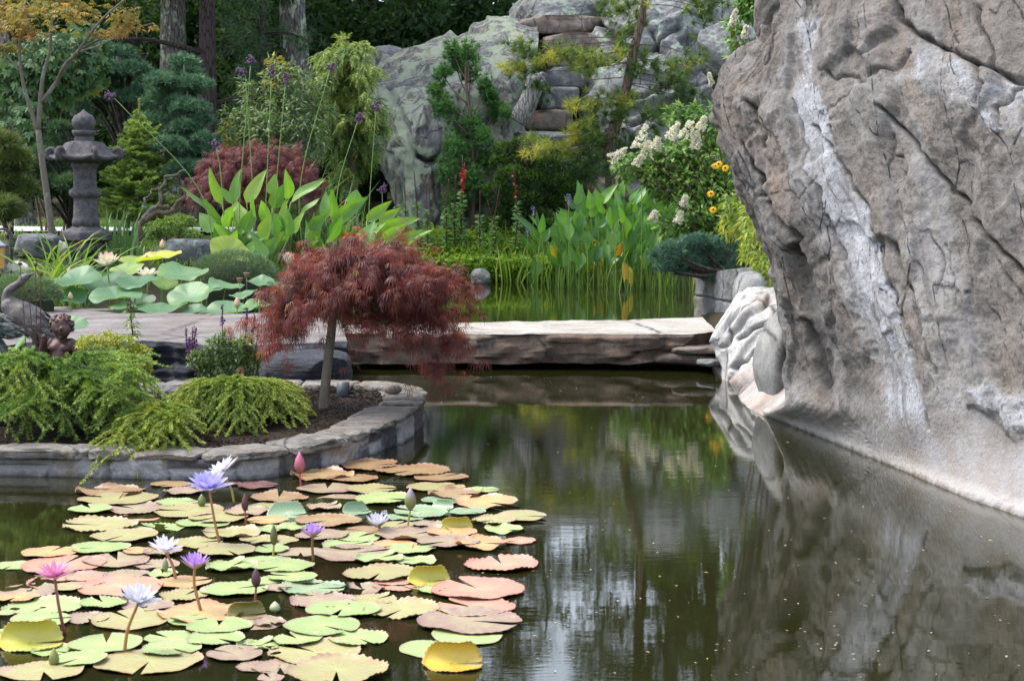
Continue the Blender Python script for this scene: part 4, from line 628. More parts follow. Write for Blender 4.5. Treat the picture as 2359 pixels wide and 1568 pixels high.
# ---- weeping cedar right of the lichened trunk
def fronds(mb, s, e, n, L, mat_t, dr=.4, wdt=.01, cnt=26):     # drooping feathery sprays along a bough
    c = spline([s, (s + e) / 2 + UP * .15 * np.linalg.norm(e - s), e], 12); p, tg, tt, _ = along([c], n, .2, 1); d = nrm(tg * .6 + rdir(n) * .5 - UP * dr)
    for k in range(cnt):
        f = (k + .5) / cnt; side = nrm(np.cross(d, UP + .4 * rdir(n))) * (1 if k % 2 else -1); b = p + d * (L * f) - UP * (L * .35 * f * f); needles(mb, b, nrm(d * .9 + side * .75 - UP * .25), L * .42 * (1.1 - f), wdt, np.clip(mat_t + RG.normal(0, .12, n) + .25 * f, 0, 1))
b = P(815, 455, 28.5); b[2] = gz(b[0], b[1]); t = T('weeping_cedar', 'light green weeping cedar beside the left edge of the lichened outcrop', 'tree', b); mb = MB(); wm = MB(); top = P(800, 95, 28.6); tube(wm, spline([b, P(812, 350, 28.5), P(800, 220, 28.6), top], 14), np.linspace(.09, .02, 14), 8)
CM = [(790, 112, 42), (752, 135, 28), (832, 112, 26), (800, 165, 52), (765, 205, 42), (840, 190, 30), (790, 250, 52), (862, 248, 34), (800, 305, 58), (872, 292, 26), (810, 365, 50), (785, 415, 45), (845, 345, 40), (760, 330, 36), (738, 185, 28), (882, 278, 34), (755, 290, 40), (855, 170, 32)]
for k in range(290):
    x_, y_, r_ = CM[k % 18]; an = RG.uniform(0, 6.28); rr_ = RG.uniform(.3, 1) ** .5 * r_; x = x_ + rr_ * math.cos(an); y = y_ + rr_ * .7 * math.sin(an); s = P(800 + (x_ - 800) * .35, y_ + 12, 28.6); e = P(x, y, 28.4 + RG.normal(0, .45)); fronds(mb, s, e, 11, .22, (.68 if y < 300 else .32) + .25 * (y_ - y) / r_ + RG.normal(0, .12), .35, .016, 16); tube(wm, [s, e], [.012, .004], 4)
mb.build('crown', L_cedar, t, smooth=False); wm.build('trunk', M_twig, t)
# ---- light shrub maple in the middle
t = bush('leafy_shrub', 'airy green shrub with yellow and orange tips in front of the lichened trunk', 'shrub', [B3(645, 180, 27.5, 40), B3(600, 230, 27.5, 45), B3(690, 210, 27.5, 55), B3(660, 270, 27.3, 60), B3(560, 290, 27.2, 45), B3(730, 260, 27.6, 45), B3(610, 320, 27, 60), B3(530, 310, 27, 30), B3(700, 320, 27, 55), B3(640, 150, 27.6, 20), B3(570, 200, 27.6, 18), B3(525, 270, 27.2, 18), B3(755, 190, 27.6, 18)], 4200, .15, L_nandina, 14, M_twig, wd=.26, gap=(1.9, -.25), droop=.4)
# ---- low red maple mound
def red_mound(b, hub, ends, nleaf, L, mat, lobes, name, label, trunk, wdl=.085, sub=3, start=.28, gapt=-.3):
    t = T(name, label, 'tree', b); wm = MB(); cv = []
    tm = MB()
    for pts, r in trunk: tube(tm, spline(pts, 18), np.linspace(r[0], r[1], 18), 10)
    tm.build('trunk', M_tan if name == 'weeping_maple' else M_twig, t)
    for (mid, e) in ends:
        c = spline([hub + RG.normal(0, .05, 3), mid, e], 12); cv.append(c); tube(wm, c[:9], np.linspace(.010, .002, 9), 5, cap=False)
        for k in range(sub):
            j = RG.integers(4, 10); s = c[j]; e2 = s + (e - c[0]) * RG.uniform(.1, .28) + RG.normal(0, .10, 3) - UP * .05; cv.append(spline([s, (s + e2) / 2 + UP * .03, e2], 12))
    wm.build('twigs', M_rstem, t); mb = MB(); p, tg, tt, i = along(cv, nleaf, start, 1.0); p = p + RG.normal(0, .018, p.shape); d = nrm(tg * .6 + rdir(nleaf) * .75 - UP * .22)
    gk = fbm(p * 5.5, 3) > gapt; p, d, i = p[gk], d[gk], i[gk]; nleaf = len(p); tn = np.clip(.15 + .55 * RG.uniform(0, 1, len(cv))[i] + RG.normal(0, .17, nleaf), 0, 1); palmate(mb, p, d, nrm(UP + .45 * rdir(nleaf)), L * RG.uniform(.6, 1.25, nleaf), tn, lobes, wdl, 1.15, .42); mb.build('crown', mat, t, smooth=False); return t
d = 23.8; b = P(590, 545, d); b[2] = gz(b[0], b[1]); hub = P(590, 420, d); ends = []
for k in range(150):
    an = RG.uniform(0, 6.28); r = RG.uniform(.25, 1) ** .6; x = 585 + 165 * r * math.cos(an); dd = d + .85 * r * math.sin(an); yt = 345 + 55 * r * r; e = P(x, yt + 65 * r + RG.uniform(0, 45), dd); ends.append((P(588 + .6 * (x - 588), yt - 5 + RG.uniform(-14, 10), d + .55 * (dd - d)), e))
red_mound(b, hub, ends, 9000, .105, L_redb, 7, 'mound_maple', 'low rounded red laceleaf maple mound behind the broad water leaves', [([b, P(592, 480, d), hub], (.06, .04))], .055)
# ---- small fir
b = G(322, 545); d = float(b[1]) + .6; b = P(322, 545, d); b[2] = gz(b[0], b[1]); t = T('young_fir', 'small light green fir with tiers of brushy branches right of the lantern', 'tree', b); wm = MB(); mb = MB(); tube(wm, [b, P(322, 400, d), P(320, 230, d)], [.035, .02, .006], 7)
def brush(mb, c, L, rad, tint, n, wd=.006, flat=.5, t0=.05):     # needles around twigs
    p, tg, tt, i = along(c, n, t0, 1); r = rdir(n); r = nrm(r - tg * np.sum(r * tg, 1, keepdims=True) + 1e-6); r[:, 2] = r[:, 2] * flat + .22; needles(mb, p, nrm(r + tg * .75), L * RG.uniform(.75, 1.1, n), wd, np.clip(tint + RG.normal(0, .1, n) + .35 * (tt - .5), 0, 1))
c = spline([P(320, 300, d), P(320, 228, d)], 6); brush(mb, [c], .045, 0, .7, 260)
for k, y in enumerate(np.linspace(270, 512, 17)):
    R_ = (12 + 88 * ((y - 270) / 215) ** .75) * mpp(d)
    for j in range(9 if k > 1 else 5):
        an = j * .7 + k + RG.uniform(-.2, .2); s = P(321, y + RG.uniform(-9, 9), d); up_ = RG.uniform(-.15, .35) * (1.3 if k < 5 else .8); e = s + np.array([math.cos(an), math.sin(an), up_]) * R_ * RG.uniform(.55, 1.2); c = spline([s, (s + e) / 2 - UP * .025, e + UP * .03], 8); tube(wm, c, np.linspace(.009, .003, 8), 4, cap=False); cc = [c]
        for q_ in range(int(3 + R_ * 9)):
            j_ = RG.integers(2, 7); s2 = c[j_]; sg = 1 if q_ % 2 else -1; dv = nrm(e - s); sv = nrm(np.cross(dv, UP)) * sg; e2 = s2 + (dv * .7 + sv * .8) * R_ * RG.uniform(.22, .42); cc.append(spline([s2, (s2 + e2) / 2, e2 + UP * .015], 8))
        brush(mb, cc, .05, 0, .5 + .2 * (k < 5) + RG.normal(0, .12), int(120 * len(cc)), .011, .7)
mb.build('needles', L_fir, t, smooth=False); wm.build('trunk', M_twig, t)
# ---- contorted branches beside it
b = G(300, 590); d = float(b[1]); q = lambda x, y, o=0: P(x, y, d + o); t = T('contorted_shrub', 'bare gnarled twisting brown branches between the young fir and the broad leaves', 'shrub', b)
for k, (pts, r) in enumerate([([b, q(318, 560), q(322, 520), q(350, 495), q(390, 485), q(418, 460), q(425, 420)], .05), ([q(322, 520), q(340, 490), q(365, 470), q(372, 430), q(390, 405), q(430, 395)], .035), ([q(365, 470), q(395, 478), q(425, 450), q(440, 410)], .025), ([q(345, 495), q(330, 470), q(350, 440), q(380, 420)], .018), ([b, q(285, 575), q(272, 580)], .04)]):
    mb = MB(); tube(mb, spline(pts, 34) + .018 * np.sin(np.arange(34)[:, None] * arr([.9, 1.1, .8]) + k), np.linspace(r, r * .35, 34), 8); mb.build('branch', M_tan if k % 2 else M_twig, t)

# ---- the far side of the wood, one dark mass
n = 24000; p = np.stack([RG.uniform(-34, 34, n), RG.uniform(61, 68, n), RG.uniform(0, 1, n) ** 1.1 * 7.6 + 1.2], 1); p[:, 2] *= 1 + .16 * pnoise(np.c_[p[:, 0] * .35, p[:, 0] * 0, p[:, 0] * 0]); mb = MB(); leaves(mb, p, nrm(rdir(n) - UP * .3), nrm(rdir(n) + arr([0, -.6, .3])), .7 * RG.uniform(.6, 1.2, n), .45, RG.uniform(0, .7, n), simple=True); tag(mb.build('far_wood', L_forest, org=(0, 64, 1.5), smooth=False), 'dark mass of leaves on the far side of the wood', 'wood', None, 'stuff')
# ================================================================ broad leaves one by one
def bigleaf(mb, base, tip, wd, face, a, heart=0.0, bend=.12, fold=.18, n=10, tw=0.0):
    base, tip = arr(base), arr(tip); L = np.linalg.norm(tip - base); d = (tip - base) / L; s = nrm(np.cross(d, face)); nn = np.cross(s, d); t = np.linspace(0, 1, n)
    hw = wd / 2 * np.sin(np.pi * np.clip(t, 0, 1) ** (.62 if not heart else .5)) ** .85; hw[-1] = wd * .01; hw[0] = wd * (.04 + heart * .3); us = np.array([-1, -.55, 0, .55, 1])
    c = base + d * (L * t)[:, None] - nn * (bend * L * (t ** 2 - t * .3))[:, None]; tws = tw * (t - .3); sv = s[None] * np.cos(tws)[:, None] + nn[None] * np.sin(tws)[:, None]
    V = c[:, None] + sv[:, None] * (us[None, :] * hw[:, None])[..., None] + nn * (np.abs(us)[None, :, None] * hw[:, None, None] * fold * 2 + .02 * L * np.sin(t * 9 + a * 20)[:, None, None] * np.abs(us)[None, :, None])
    if heart: V[0] = V[0] - d * (np.abs(us) * heart * wd * .5)[:, None]
    mb.add(V, gridF(n, 5), a, np.broadcast_to((1 - np.abs(us))[None], (n, 5)).ravel()); return mb
CAMV = arr([0, -1, .25])
# ---- thalia clumps
def stalk(mb, base, tip, r0, r1, bow=(0, 0, 0), n=10, sides=6): tube(mb, spline([base, (arr(base) + arr(tip)) / 2 + arr(bow), tip], n), np.linspace(r0, r1, n), sides)
LV = [(477, 486, 419, 427, 22), (513, 523, 464, 454, 27), (510, 470, 479, 387, 22), (536, 469, 489, 419, 20), (540, 466, 550, 390, 33), (568, 467, 611, 389, 29), (526, 524, 530, 466, 33), (560, 522, 545, 459, 31), (625, 450, 634, 400, 24), (628, 479, 653, 425, 29), (665, 459, 660, 392, 27), (670, 466, 747, 407, 26), (620, 512, 596, 459, 27), (657, 524, 658, 457, 35), (590, 500, 580, 440, 26), (690, 500, 735, 455, 24)]
LV2 = [(749, 506, 749, 439, 23), (764, 499, 765, 439, 25), (764, 516, 846, 452, 31), (811, 476, 822, 437, 36), (844, 509, 903, 462, 24), (874, 516, 921, 479, 23), (878, 523, 968, 503, 25), (725, 570, 700, 505, 30), (755, 560, 790, 500, 30), (800, 555, 770, 500, 30), (820, 560, 870, 510, 28), (880, 550, 940, 515, 24), (905, 560, 975, 530, 22), (850, 560, 860, 505, 30), (735, 545, 720, 490, 26)]
for k in range(26):
    x = RG.uniform(470, 730); y = RG.uniform(520, 600); LV.append((x, y, x + RG.uniform(-55, 50), y - RG.uniform(35, 65), RG.uniform(22, 32)))
for k in range(22):
    x = RG.uniform(710, 940); y = RG.uniform(535, 605); LV2.append((x, y, x + RG.uniform(-40, 60), y - RG.uniform(35, 60), RG.uniform(22, 30)))
FS = [(552, 470, 577, 150, 577, 130), (610, 520, 625, 180, 626, 155), (630, 500, 657, 195, 660, 172), (690, 440, 760, 160, 768, 148), (775, 460, 823, 280, 831, 262), (850, 480, 866, 250, 866, 235), (465, 450, 262, 225, 245, 219), (585, 300 + 200, 565, 175, 548, 158), (510, 420, 497, 340, 493, 328), (880, 520, 880, 440, 884, 432)]
for nm, lst, fs, bx, dd, lb in (('left', LV, [FS[i] for i in (0, 1, 2, 6, 7, 8)], 575, 21.6, 'tall clump of broad pointed yellow green leaves right of the lantern'), ('right', LV2, [FS[i] for i in (3, 4, 5, 9)], 810, 22.6, 'clump of broad pointed yellow green leaves above the weeping red maple')):
    b = P(bx, 600, dd); b[2] = max(gz(b[0], b[1]), 0); t = T('thalia_plant', lb, 'water plant', b, 'broad leaved clumps at the rear of the pond'); sm = MB()
    for k, (x0, y0, x1, y1, wd) in enumerate(lst):
        d = dd + RG.normal(0, .28) - (.5 if y0 > 530 else 0); mb = MB(); bs = P(x0, y0, d); tp = P(x1, y1, d + RG.normal(-.05, .12)); bigleaf(mb, bs, tp, wd * mpp(d) * 1.15, nrm(CAMV + RG.normal(0, .62, 3)), np.clip(RG.normal(.6 if y0 < 530 else .42, .2), 0, 1), bend=RG.uniform(.03, .18), fold=RG.uniform(.08, .24), tw=RG.normal(0, .5)); mb.build('leaf', L_thal, t)
        g = np.array([b[0] + .45 * (bs[0] - b[0]) + RG.normal(0, .1), b[1] + RG.normal(0, .15), b[2] - .1]); stalk(sm, g, bs, .013, .007, (0, 0, .05))
    sm.build('stems', M_green, t)
    for (x0, y0, x1, y1, x2, y2) in fs:
        d = dd - .2 + RG.normal(0, .2); mb = MB(); g = P(x0, y0, d); bs = np.array([b[0] + .8 * (g[0] - b[0]), d, b[2] - .1]); tube(mb, spline([bs, g, P(x1, y1, d)], 14), np.linspace(.008, .0045, 14), 5); o = mb.build('flower_stalk', M_green, t); fm = MB(); a_, c_ = P(x1, y1, d), P(x2, y2, d)
        for q in range(46):
            f = RG.uniform(0, 1); stone_mb(a_ + (c_ - a_) * f + RG.normal(0, .026 * (1.1 - .5 * f), 3), (.022, .022, .032), 1, q, .1, 0, 1, mb=fm)
        leaves(fm, np.tile(a_, (2, 1)), nrm(rdir(2) * .5 + nrm(c_ - a_)), UP, .13, .012, .5); fm.build('flower_head', M_purp, o)
# ---- lotus
N = Nd('lotus_leaf'); tt = N.attr('tint'); rad = N.attr('mask'); oi = N.n('ObjectInfo').outputs['Random']; v = N.noise(N.co(), 5, 5)
c = N.ramp(N.math('ADD', tt, N.math('MULTIPLY', N.math('SUBTRACT', v, .5), .3)), [(0, (.045, .115, .05)), (.35, (.085, .19, .09)), (.55, (.14, .265, .12)), (.75, (.30, .39, .06)), (.95, (.48, .48, .07)), (1, (.45, .33, .2))])
c = N.mix(N.ramp(rad, [(.0, .7), (.06, 0.0)]), c, (.4, .45, .2)); wv = N.n('Attribute', attribute_name='vein').outputs['Fac']; N.fin(c, .45, N.bump(v, .15, .01), .5); tr = N.n('BsdfTranslucent'); N.set(tr.inputs[0], N.mix(1, c, (1.5, 1.7, .5), 'MULTIPLY')); mx = N.n('MixShader'); mx.inputs[0].default_value = .32
N.t.links.new(N.b.outputs[0], mx.inputs[1]); N.t.links.new(tr.outputs[0], mx.inputs[2]); N.t.links.new(mx.outputs[0], N.out.inputs[0]); M_lotus = N.m
def lotus_leaf(px, py, wpx, d, tint, tilt, label, az=None, base=None):
    c = P(px, py, d); r = wpx * mpp(d) / 2 * 1.12; b = np.array([c[0] + RG.normal(0, .06), c[1] + RG.normal(0, .06), 0]) if base is None else base; t = T('lotus_leaf', label, 'lotus leaf', b, 'lotus leaves behind the slate ledge'); az = RG.normal(0, .5) if az is None else az
    n, m = 9, 44; rr = np.linspace(.02, 1, n)[:, None]; an = np.linspace(0, 2 * np.pi, m, endpoint=False)[None]; ph = RG.uniform(0, 6.28, 3); rim = 1 + .05 * np.sin(2 * an + ph[0]) + .035 * np.sin(5 * an + ph[1])
    x = r * rr * rim * np.cos(an); y = r * rr * rim * np.sin(an); z = r * (.22 * rr ** 1.6 * (1 - .35 * rr ** 3) - .02 + rr ** 3 * (.09 * np.sin(2 * an + ph[1]) + .07 * np.sin(3 * an + ph[2]) + .03 * np.sin(7 * an + ph[0])) + .012 * np.sin(11 * an) * rr)
    V = np.stack([x, y, z], -1).reshape(-1, 3); ct, st_ = math.cos(tilt), math.sin(tilt); V = V @ arr([[1, 0, 0], [0, ct, st_], [0, -st_, ct]]); cs, sn = math.cos(az), math.sin(az); V = V @ arr([[cs, sn, 0], [-sn, cs, 0], [0, 0, 1]]) + c - UP * r * .1
    mb = MB().add(V, gridF(n, m, True), np.clip(tint + RG.normal(0, .03) - .03 + (.07 * ((np.arange(n * m) % m) % 2)) + .05 * (np.repeat(rr, m) - .5), 0, 1), np.repeat(rr, m)); mb.add(V[:m].mean(0)[None], [], tint, 0); k = mb.n - 1; mb.F.append(np.stack([np.arange(m), (np.arange(m) + 1) % m, np.full(m, k)], 1)[:, ::-1]); mb.build('blade', M_lotus, t)
    mb = MB(); stalk(mb, b - UP * .1, c - UP * r * .12, .011, .007, RG.normal(0, .03, 3)); mb.build('stalk', M_green, t); return t
LO = [(178, 640, 100, 18.2, .38, .3, 'large blue green lotus leaf at the left end of the lotus bed'), (250, 652, 120, 18.5, .3, .3, 'broad shaded blue green lotus leaf below the big white lotus flower'), (316, 646, 84, 18.0, .36, .25, 'round blue green lotus leaf right of the big white lotus flower'), (268, 678, 104, 17.7, .4, .25, 'large lotus leaf at the front of the bed over the slate ledge'), (420, 626, 100, 18.8, .5, .3, 'large wavy pale green lotus leaf below the grey flat topped rock'), (364, 590, 94, 19.3, .9, .2, 'bright yellow lotus leaf standing highest in the bed'),
 (306, 596, 58, 19.4, .72, .25, 'yellow green lotus leaf just left of the highest yellow leaf'), (434, 678, 92, 17.9, .46, .5, 'green lotus leaf with a ragged brown scorched edge in the middle of the bed'), (476, 664, 64, 18.4, .42, .3, 'green lotus leaf right behind the brown edged leaf'), (520, 656, 78, 18.6, .5, .2, 'flat pale lotus leaf below the fine needled mound'), (562, 676, 58, 18.2, .45, .25, 'small lotus leaf below the two dried seed pods'), (366, 708, 112, 17.5, .48, .12, 'wide flat lotus leaf hanging over the back of the slate ledge'), (446, 714, 58, 17.4, .3, .3, 'small dark lotus leaf low in the middle of the bed front'),
 (532, 712, 126, 17.5, .46, .14, 'widest flat lotus leaf at the right front of the bed'), (592, 702, 64, 17.6, .6, .2, 'lotus leaf touching the left edge of the weeping red maple crown'), (290, 618, 72, 19.0, .62, .3, 'yellow lotus leaf right behind the big white flower'), (376, 648, 64, 18.9, .64, .4, 'yellow green lotus leaf below the wavy pale leaf'), (168, 680, 58, 18.0, .3, .6, 'drooping dark green lotus leaf below the leftmost leaf'), (284, 706, 58, 17.4, .5, .15, 'small pale lotus leaf resting low by the tall stemmed perennial'), (528, 578, 84, 20.3, .66, .9, 'lone upright lit lotus leaf above the fine needled mound'),
 (600, 648, 60, 18.9, .44, .25, 'lotus leaf between the seed pods and the second white flower'), (650, 660, 70, 18.6, .4, .3, 'lotus leaf behind the upper left of the weeping red maple'), (330, 690, 50, 18.2, .28, .5, 'dark drooping lotus leaf in the shade of the bed centre'), (690, 640, 60, 19, .45, .4, 'bluish lotus leaf under the scarlet flowers behind the weeping maple')]
for a in LO: lotus_leaf(*a)
lotus_leaf(162, 745, 76, 13.6, .42, .25, 'lone lotus leaf lying over the slate ledge beside the cherub head', base=P(165, 800, 13.4) * [1, 1, 0]); lotus_leaf(52, 786, 60, 12.9, .5, .9, 'lone tilted lotus leaf under the crane between its legs and the ledge', base=P(52, 800, 12.9) * [1, 1, 0])
L_ptl = leafmat('lotus_petal', [(0, (.74, .70, .55)), (.7, (.80, .74, .62)), (1, (.76, .38, .42))], .35, .5, tcol=(1, 1, .9)); M_pod = plain('tan_seed_pod', (.22, .15, .08), .8); M_bud = plain('pink_green_bud', (.5, .3, .24), .6, .3, 40)
def petal_mesh(L, wd, cup, curl=.0, a0=.2, a1=1.0, n=7):
    mb = MB(); t = np.linspace(0, 1, n); us = np.linspace(-1, 1, 5); hw = wd / 2 * np.sin(np.pi * np.clip(t * .93 + .05, 0, 1)) ** .8; V = np.zeros((n, 5, 3)); V[..., 0] = us[None] * hw[:, None]; V[..., 1] = (L * t)[:, None]; V[..., 2] = cup * L * (t ** 2)[:, None] * .5 + (us ** 2)[None] * hw[:, None] * .55 - curl * L * (t ** 4)[:, None]
    mb.add(V, gridF(n, 5), np.repeat(a0 + (a1 - a0) * t ** 2, 5)); return mb
def flower(name, label, cat, c, base, size, whorls, pmat, pname, smat, stamen, group, tilt=(0, 0), cup=.5, srad=.008, wd=.34):
    t = T(name, label, cat, base, group); rx = tilt
    for (cnt, el, sc, off) in whorls:
        me = petal_mesh(size * sc, size * sc * wd, cup).data('petal', pmat)
        for k in range(cnt):
            o = bpy.data.objects.new('petal', me); S.collection.objects.link(o); o.parent = t; ORG[o.name] = ORG[t.name]; an = off + 2 * math.pi * k / cnt + RG.normal(0, .06); e = el + RG.normal(0, .06)
            from mathutils import Matrix
            M_ = Matrix.Translation([float(v) for v in (arr(c) - arr(base))]) @ Matrix.Rotation(tilt[0], 4, 'X') @ Matrix.Rotation(tilt[1], 4, 'Y') @ Matrix.Rotation(an, 4, 'Z') @ Matrix.Translation((0, size * .06, 0)) @ Matrix.Rotation(e, 4, 'X'); o.matrix_local = M_
    mb = MB(); stalk(mb, base, arr(c) - UP * size * .02, srad, srad * .75, RG.normal(0, .01, 3), 10, 8); mb.build('stalk', smat, t)
    mb = MB(); n = 40; p = np.tile(arr(c), (n, 1)); d = nrm(rdir(n) * .6 + UP); needles(mb, p, d, size * .3, size * .05, .5); lathe(mb, c, [(size * .02, 0), (size * .12, size * .02), (size * .1, size * .14), (size * .02, size * .15)], 10); mb.build('stamens', stamen, t, smooth=False); return t
M_stam = plain('yellow_stamen', (.65, .42, .05), .6)
flower('lotus_flower', 'big open white lotus flower with pink petal tips in front of the lantern', 'lotus flower', P(247, 612, 18.6), P(250, 720, 18.6) * [1, 1, 0], .155, [(7, .35, 1, 0), (7, .8, 1, .4), (6, 1.15, .9, .2)], L_ptl, 'petal', M_green, M_stam, 'lotus flowers', (.1, .05), .55, .01, .5)
flower('lotus_flower', 'cupped cream lotus flower above the left edge of the weeping red maple', 'lotus flower', P(664, 608, 19.2), P(664, 720, 19.2) * [1, 1, 0], .13, [(6, .7, 1, 0), (6, 1.05, 1, .4), (5, 1.3, .9, .2)], L_ptl, 'petal', M_green, M_stam, 'lotus flowers', (.05, .1), .5, .01, .55)
flower('lotus_flower', 'half hidden drooping white lotus flower below the highest yellow leaf', 'lotus flower', P(340, 636, 18.4), P(340, 720, 18.4) * [1, 1, 0], .12, [(7, .15, 1, 0), (6, .5, 1, .4)], L_ptl, 'petal', M_green, M_stam, 'lotus flowers', (.2, 0), .4, .01, .5)
def bud(name, label, cat, px, py, hpx, d, mat, group, bx, by, z0=0, wr=.3, smat=None, tip=0, srad=.008):
    c = P(px, py, d); b = P(bx, by, d); b[2] = z0 if z0 is not None else b[2]; h = hpx * mpp(d); t = T(name, label, cat, b, group); mb = MB(); lathe(mb, c - UP * h / 2, [(h * .08, 0), (h * wr * .8, h * .18), (h * wr, h * .38), (h * wr * .75, h * .68), (h * wr * .3, h * .9), (h * .02, h)], 12); V = mb.V[0]; an = np.arctan2(V[:, 1] - c[1], V[:, 0] - c[0]); mb.V[0][:, :2] = c[:2] + (V[:, :2] - c[:2]) * (1 + .08 * np.sin(an * 4))[:, None]; mb.A[0] = np.clip((V[:, 2] - c[2] + h / 2) / h, 0, 1).astype(np.float32); mb.build('bud', mat, t); mb = MB(); stalk(mb, b - UP * .03, c - UP * h * .45, srad, srad * .8, (0, 0, 0)); mb.build('stalk', smat or M_green, t); return t
L_bud = leafmat('lotus_bud_skin', [(0, (.25, .33, .12)), (.5, (.5, .42, .25)), (1, (.6, .28, .26))], .1)
for a in [(374, 563, 24, 19.6, 'tall green lotus bud standing above the yellow leaf', 374, 720), (160, 625, 18, 18.6, 'pinkish lotus bud at the left end of the lotus bed', 160, 730), (162, 682, 20, 17.6, 'small green lotus bud over the left of the slate ledge', 164, 735), (546, 697, 26, 17.2, 'fat pink lotus bud above the right front lotus leaf', 544, 740)]: bud('lotus_bud', a[4], 'lotus bud', a[0], a[1], a[2], a[3], L_bud, 'lotus buds', a[5], a[6])
for px, py, lb in ((552, 646, 'left one of the two dried lotus seed pods'), (568, 634, 'right and taller one of the two dried lotus seed pods')):
    d = 18.6; b = P(px, 720, d) * [1, 1, 0]; c = P(px, py, d); t = T('lotus_seed_pod', lb, 'seed pod', b, 'dried lotus seed pods'); mb = MB(); lathe(mb, c - UP * .03, [(.008, 0), (.02, .012), (.034, .05), (.036, .056), (.03, .058), (.004, .056)], 14); mb.build('pod', M_pod, t); mb = MB(); stalk(mb, b, c - UP * .03, .008, .006); mb.build('stalk', M_tan, t)
# ---- grasses, iris, mounds
def grass(name, label, cat, px0, px1, d, base, htpx, n, wd, mat, lean=.35, bend=(.1, .5), group=None, tint=(0, 1), depth=.5, z=None, kind=None):
    x = RG.uniform(px0, px1, n); dd = d + RG.uniform(-depth, depth, n); p = np.stack([(x - CX) * dd / F, dd, dd * 0], 1); p[:, 2] = np.maximum(tz(p[:, 0], p[:, 1]), -.05) if z is None else z
    dr = nrm(np.stack([RG.normal(0, lean, n), RG.normal(0, lean * .6, n), np.ones(n)], 1)); L = RG.uniform(.55, 1.05, n) * htpx * mpp(d); mb = MB(); straps(mb, p, dr, L, wd, RG.uniform(*bend, n), RG.uniform(*tint, n)); o = mb.build(name, mat, org=(p[:, 0].mean(), d, p[:, 2].mean()), smooth=False); return tag(o, label, cat, group, kind)
grass('iris_clump', 'clump of stiff grey green iris blades right of the stone lantern', 'iris', 228, 320, 21.3, 0, 165, 60, .04, L_iris, .18, (.02, .25))
grass('long_grass', 'bright light green long bladed grass left of the lantern base', 'grass', 95, 195, 19.4, 0, 245, 95, .026, L_grass, .35, (.2, .7))
grass('tall_grass', 'tall arching grey green grass tuft right of the red mound maple', 'grass', 640, 850, 24.3, 0, 280, 260, .028, L_iris, .16, (.1, .6))
grass('tall_grass', 'looser light green grass in front of the weeping cedar foot', 'grass', 760, 900, 25.2, 0, 190, 150, .016, L_grass, .25, (.1, .6))
grass('reed_clump', 'fresh green reeds at the waterline right of the single pale water stone', 'reeds', 1120, 1275, 30.3, 0, 105, 110, .026, L_bank, .16, (.05, .4))
grass('reed_clump', 'green reed blades below the dark bushy conifer at the rear shore', 'reeds', 1080, 1200, 30.6, 0, 120, 120, .02, L_grass, .2, (.05, .5))
grass('reed_clump', 'thin upright stems in the water at the right end of the rear pond', 'reeds', 1490, 1600, 27.4, 0, 80, 26, .012, L_grass, .1, (.02, .3), z=-.03)
def mound(name, label, cat, px, py, rx, ry, d, n, L, wd, mat, base_py=None, tint=(.1, 1), org=None):
    c = P(px, py, d); k = mpp(d); u = rdir(n); u[:, 2] = abs(u[:, 2]); sh = 1 + .16 * fbm(u * 3 + px, 3); p = c + u * [rx * k, rx * k * .8, ry * k] * (sh * RG.uniform(.86, 1, n))[:, None]; mb = MB(); tn = np.clip(tint[0] + (tint[1] - tint[0]) * (.3 * u[:, 2] + .7 * RG.uniform(0, 1, n)), 0, 1)
    needles(mb, p, nrm(u * .8 + UP * .3 + rdir(n) * .6), L * RG.uniform(.7, 1.2, n), wd, tn); b = np.array([c[0], c[1], max(gz(c[0], c[1]), 0)]); t = T(name, label, cat, b); mb.build('foliage', mat, t, smooth=False)
    sm = MB()
    for q in range(14): e = c + rdir(1)[0] * [rx * k * .7, rx * k * .5, ry * k * .4]; tube(sm, spline([b, (b + e) / 2, e], 6), np.linspace(.02, .006, 6), 5)
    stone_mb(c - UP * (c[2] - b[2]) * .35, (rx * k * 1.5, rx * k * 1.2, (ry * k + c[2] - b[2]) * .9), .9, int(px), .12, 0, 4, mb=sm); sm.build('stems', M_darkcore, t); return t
M_darkcore = plain('inner_shade', (.02, .028, .014), .9)  # near-black for core lump and stems; the mound's inner shade put into the colour
mound('needle_mound', 'soft grey green needled mound between the lotus bed and the broad leaves', 'shrub', 540, 640, 100, 62, 19.9, 9000, .055, .006, L_moss); mound('needle_mound', 'soft grey green needled mound at the left edge in front of the white stone', 'shrub', 50, 690, 95, 55, 17.6, 8000, .05, .006, L_moss); mound('needle_mound', 'small soft needled mound behind the left part of the lotus bed', 'shrub', 240, 660, 60, 30, 20.2, 2500, .05, .006, L_moss)
bush('dwarf_conifer', 'small yellow green dwarf conifer under the contorted branches', 'shrub', [B3(390, 520, 23.0, 35, 35, 20), B3(420, 510, 23.2, 30, 30, 14), B3(350, 535, 23, 26, 26, 14), B3(440, 540, 23, 24, 24, 12)], 2200, .05, L_fir, 5, simple=True)
tufted('dwarf_pine', 'pale tufted dwarf pine sapling at the far left above the broken rock', 'pine', [P(x, y, 20.6) for x, y in ((22, 520), (12, 540), (30, 545), (18, 560), (34, 580), (45, 590), (24, 590), (50, 575))], np.tile(UP, (8, 1)) + RG.normal(0, .5, (8, 3)), 40, .075, .006, leafmat('cream_green_needle', [(0, (.15, .18, .08)), (1, (.4, .4, .2))], .1), G(28, 612), [(spline([G(28, 612), P(24, 560, 20.6), P(22, 520, 20.6)], 6), .012)])
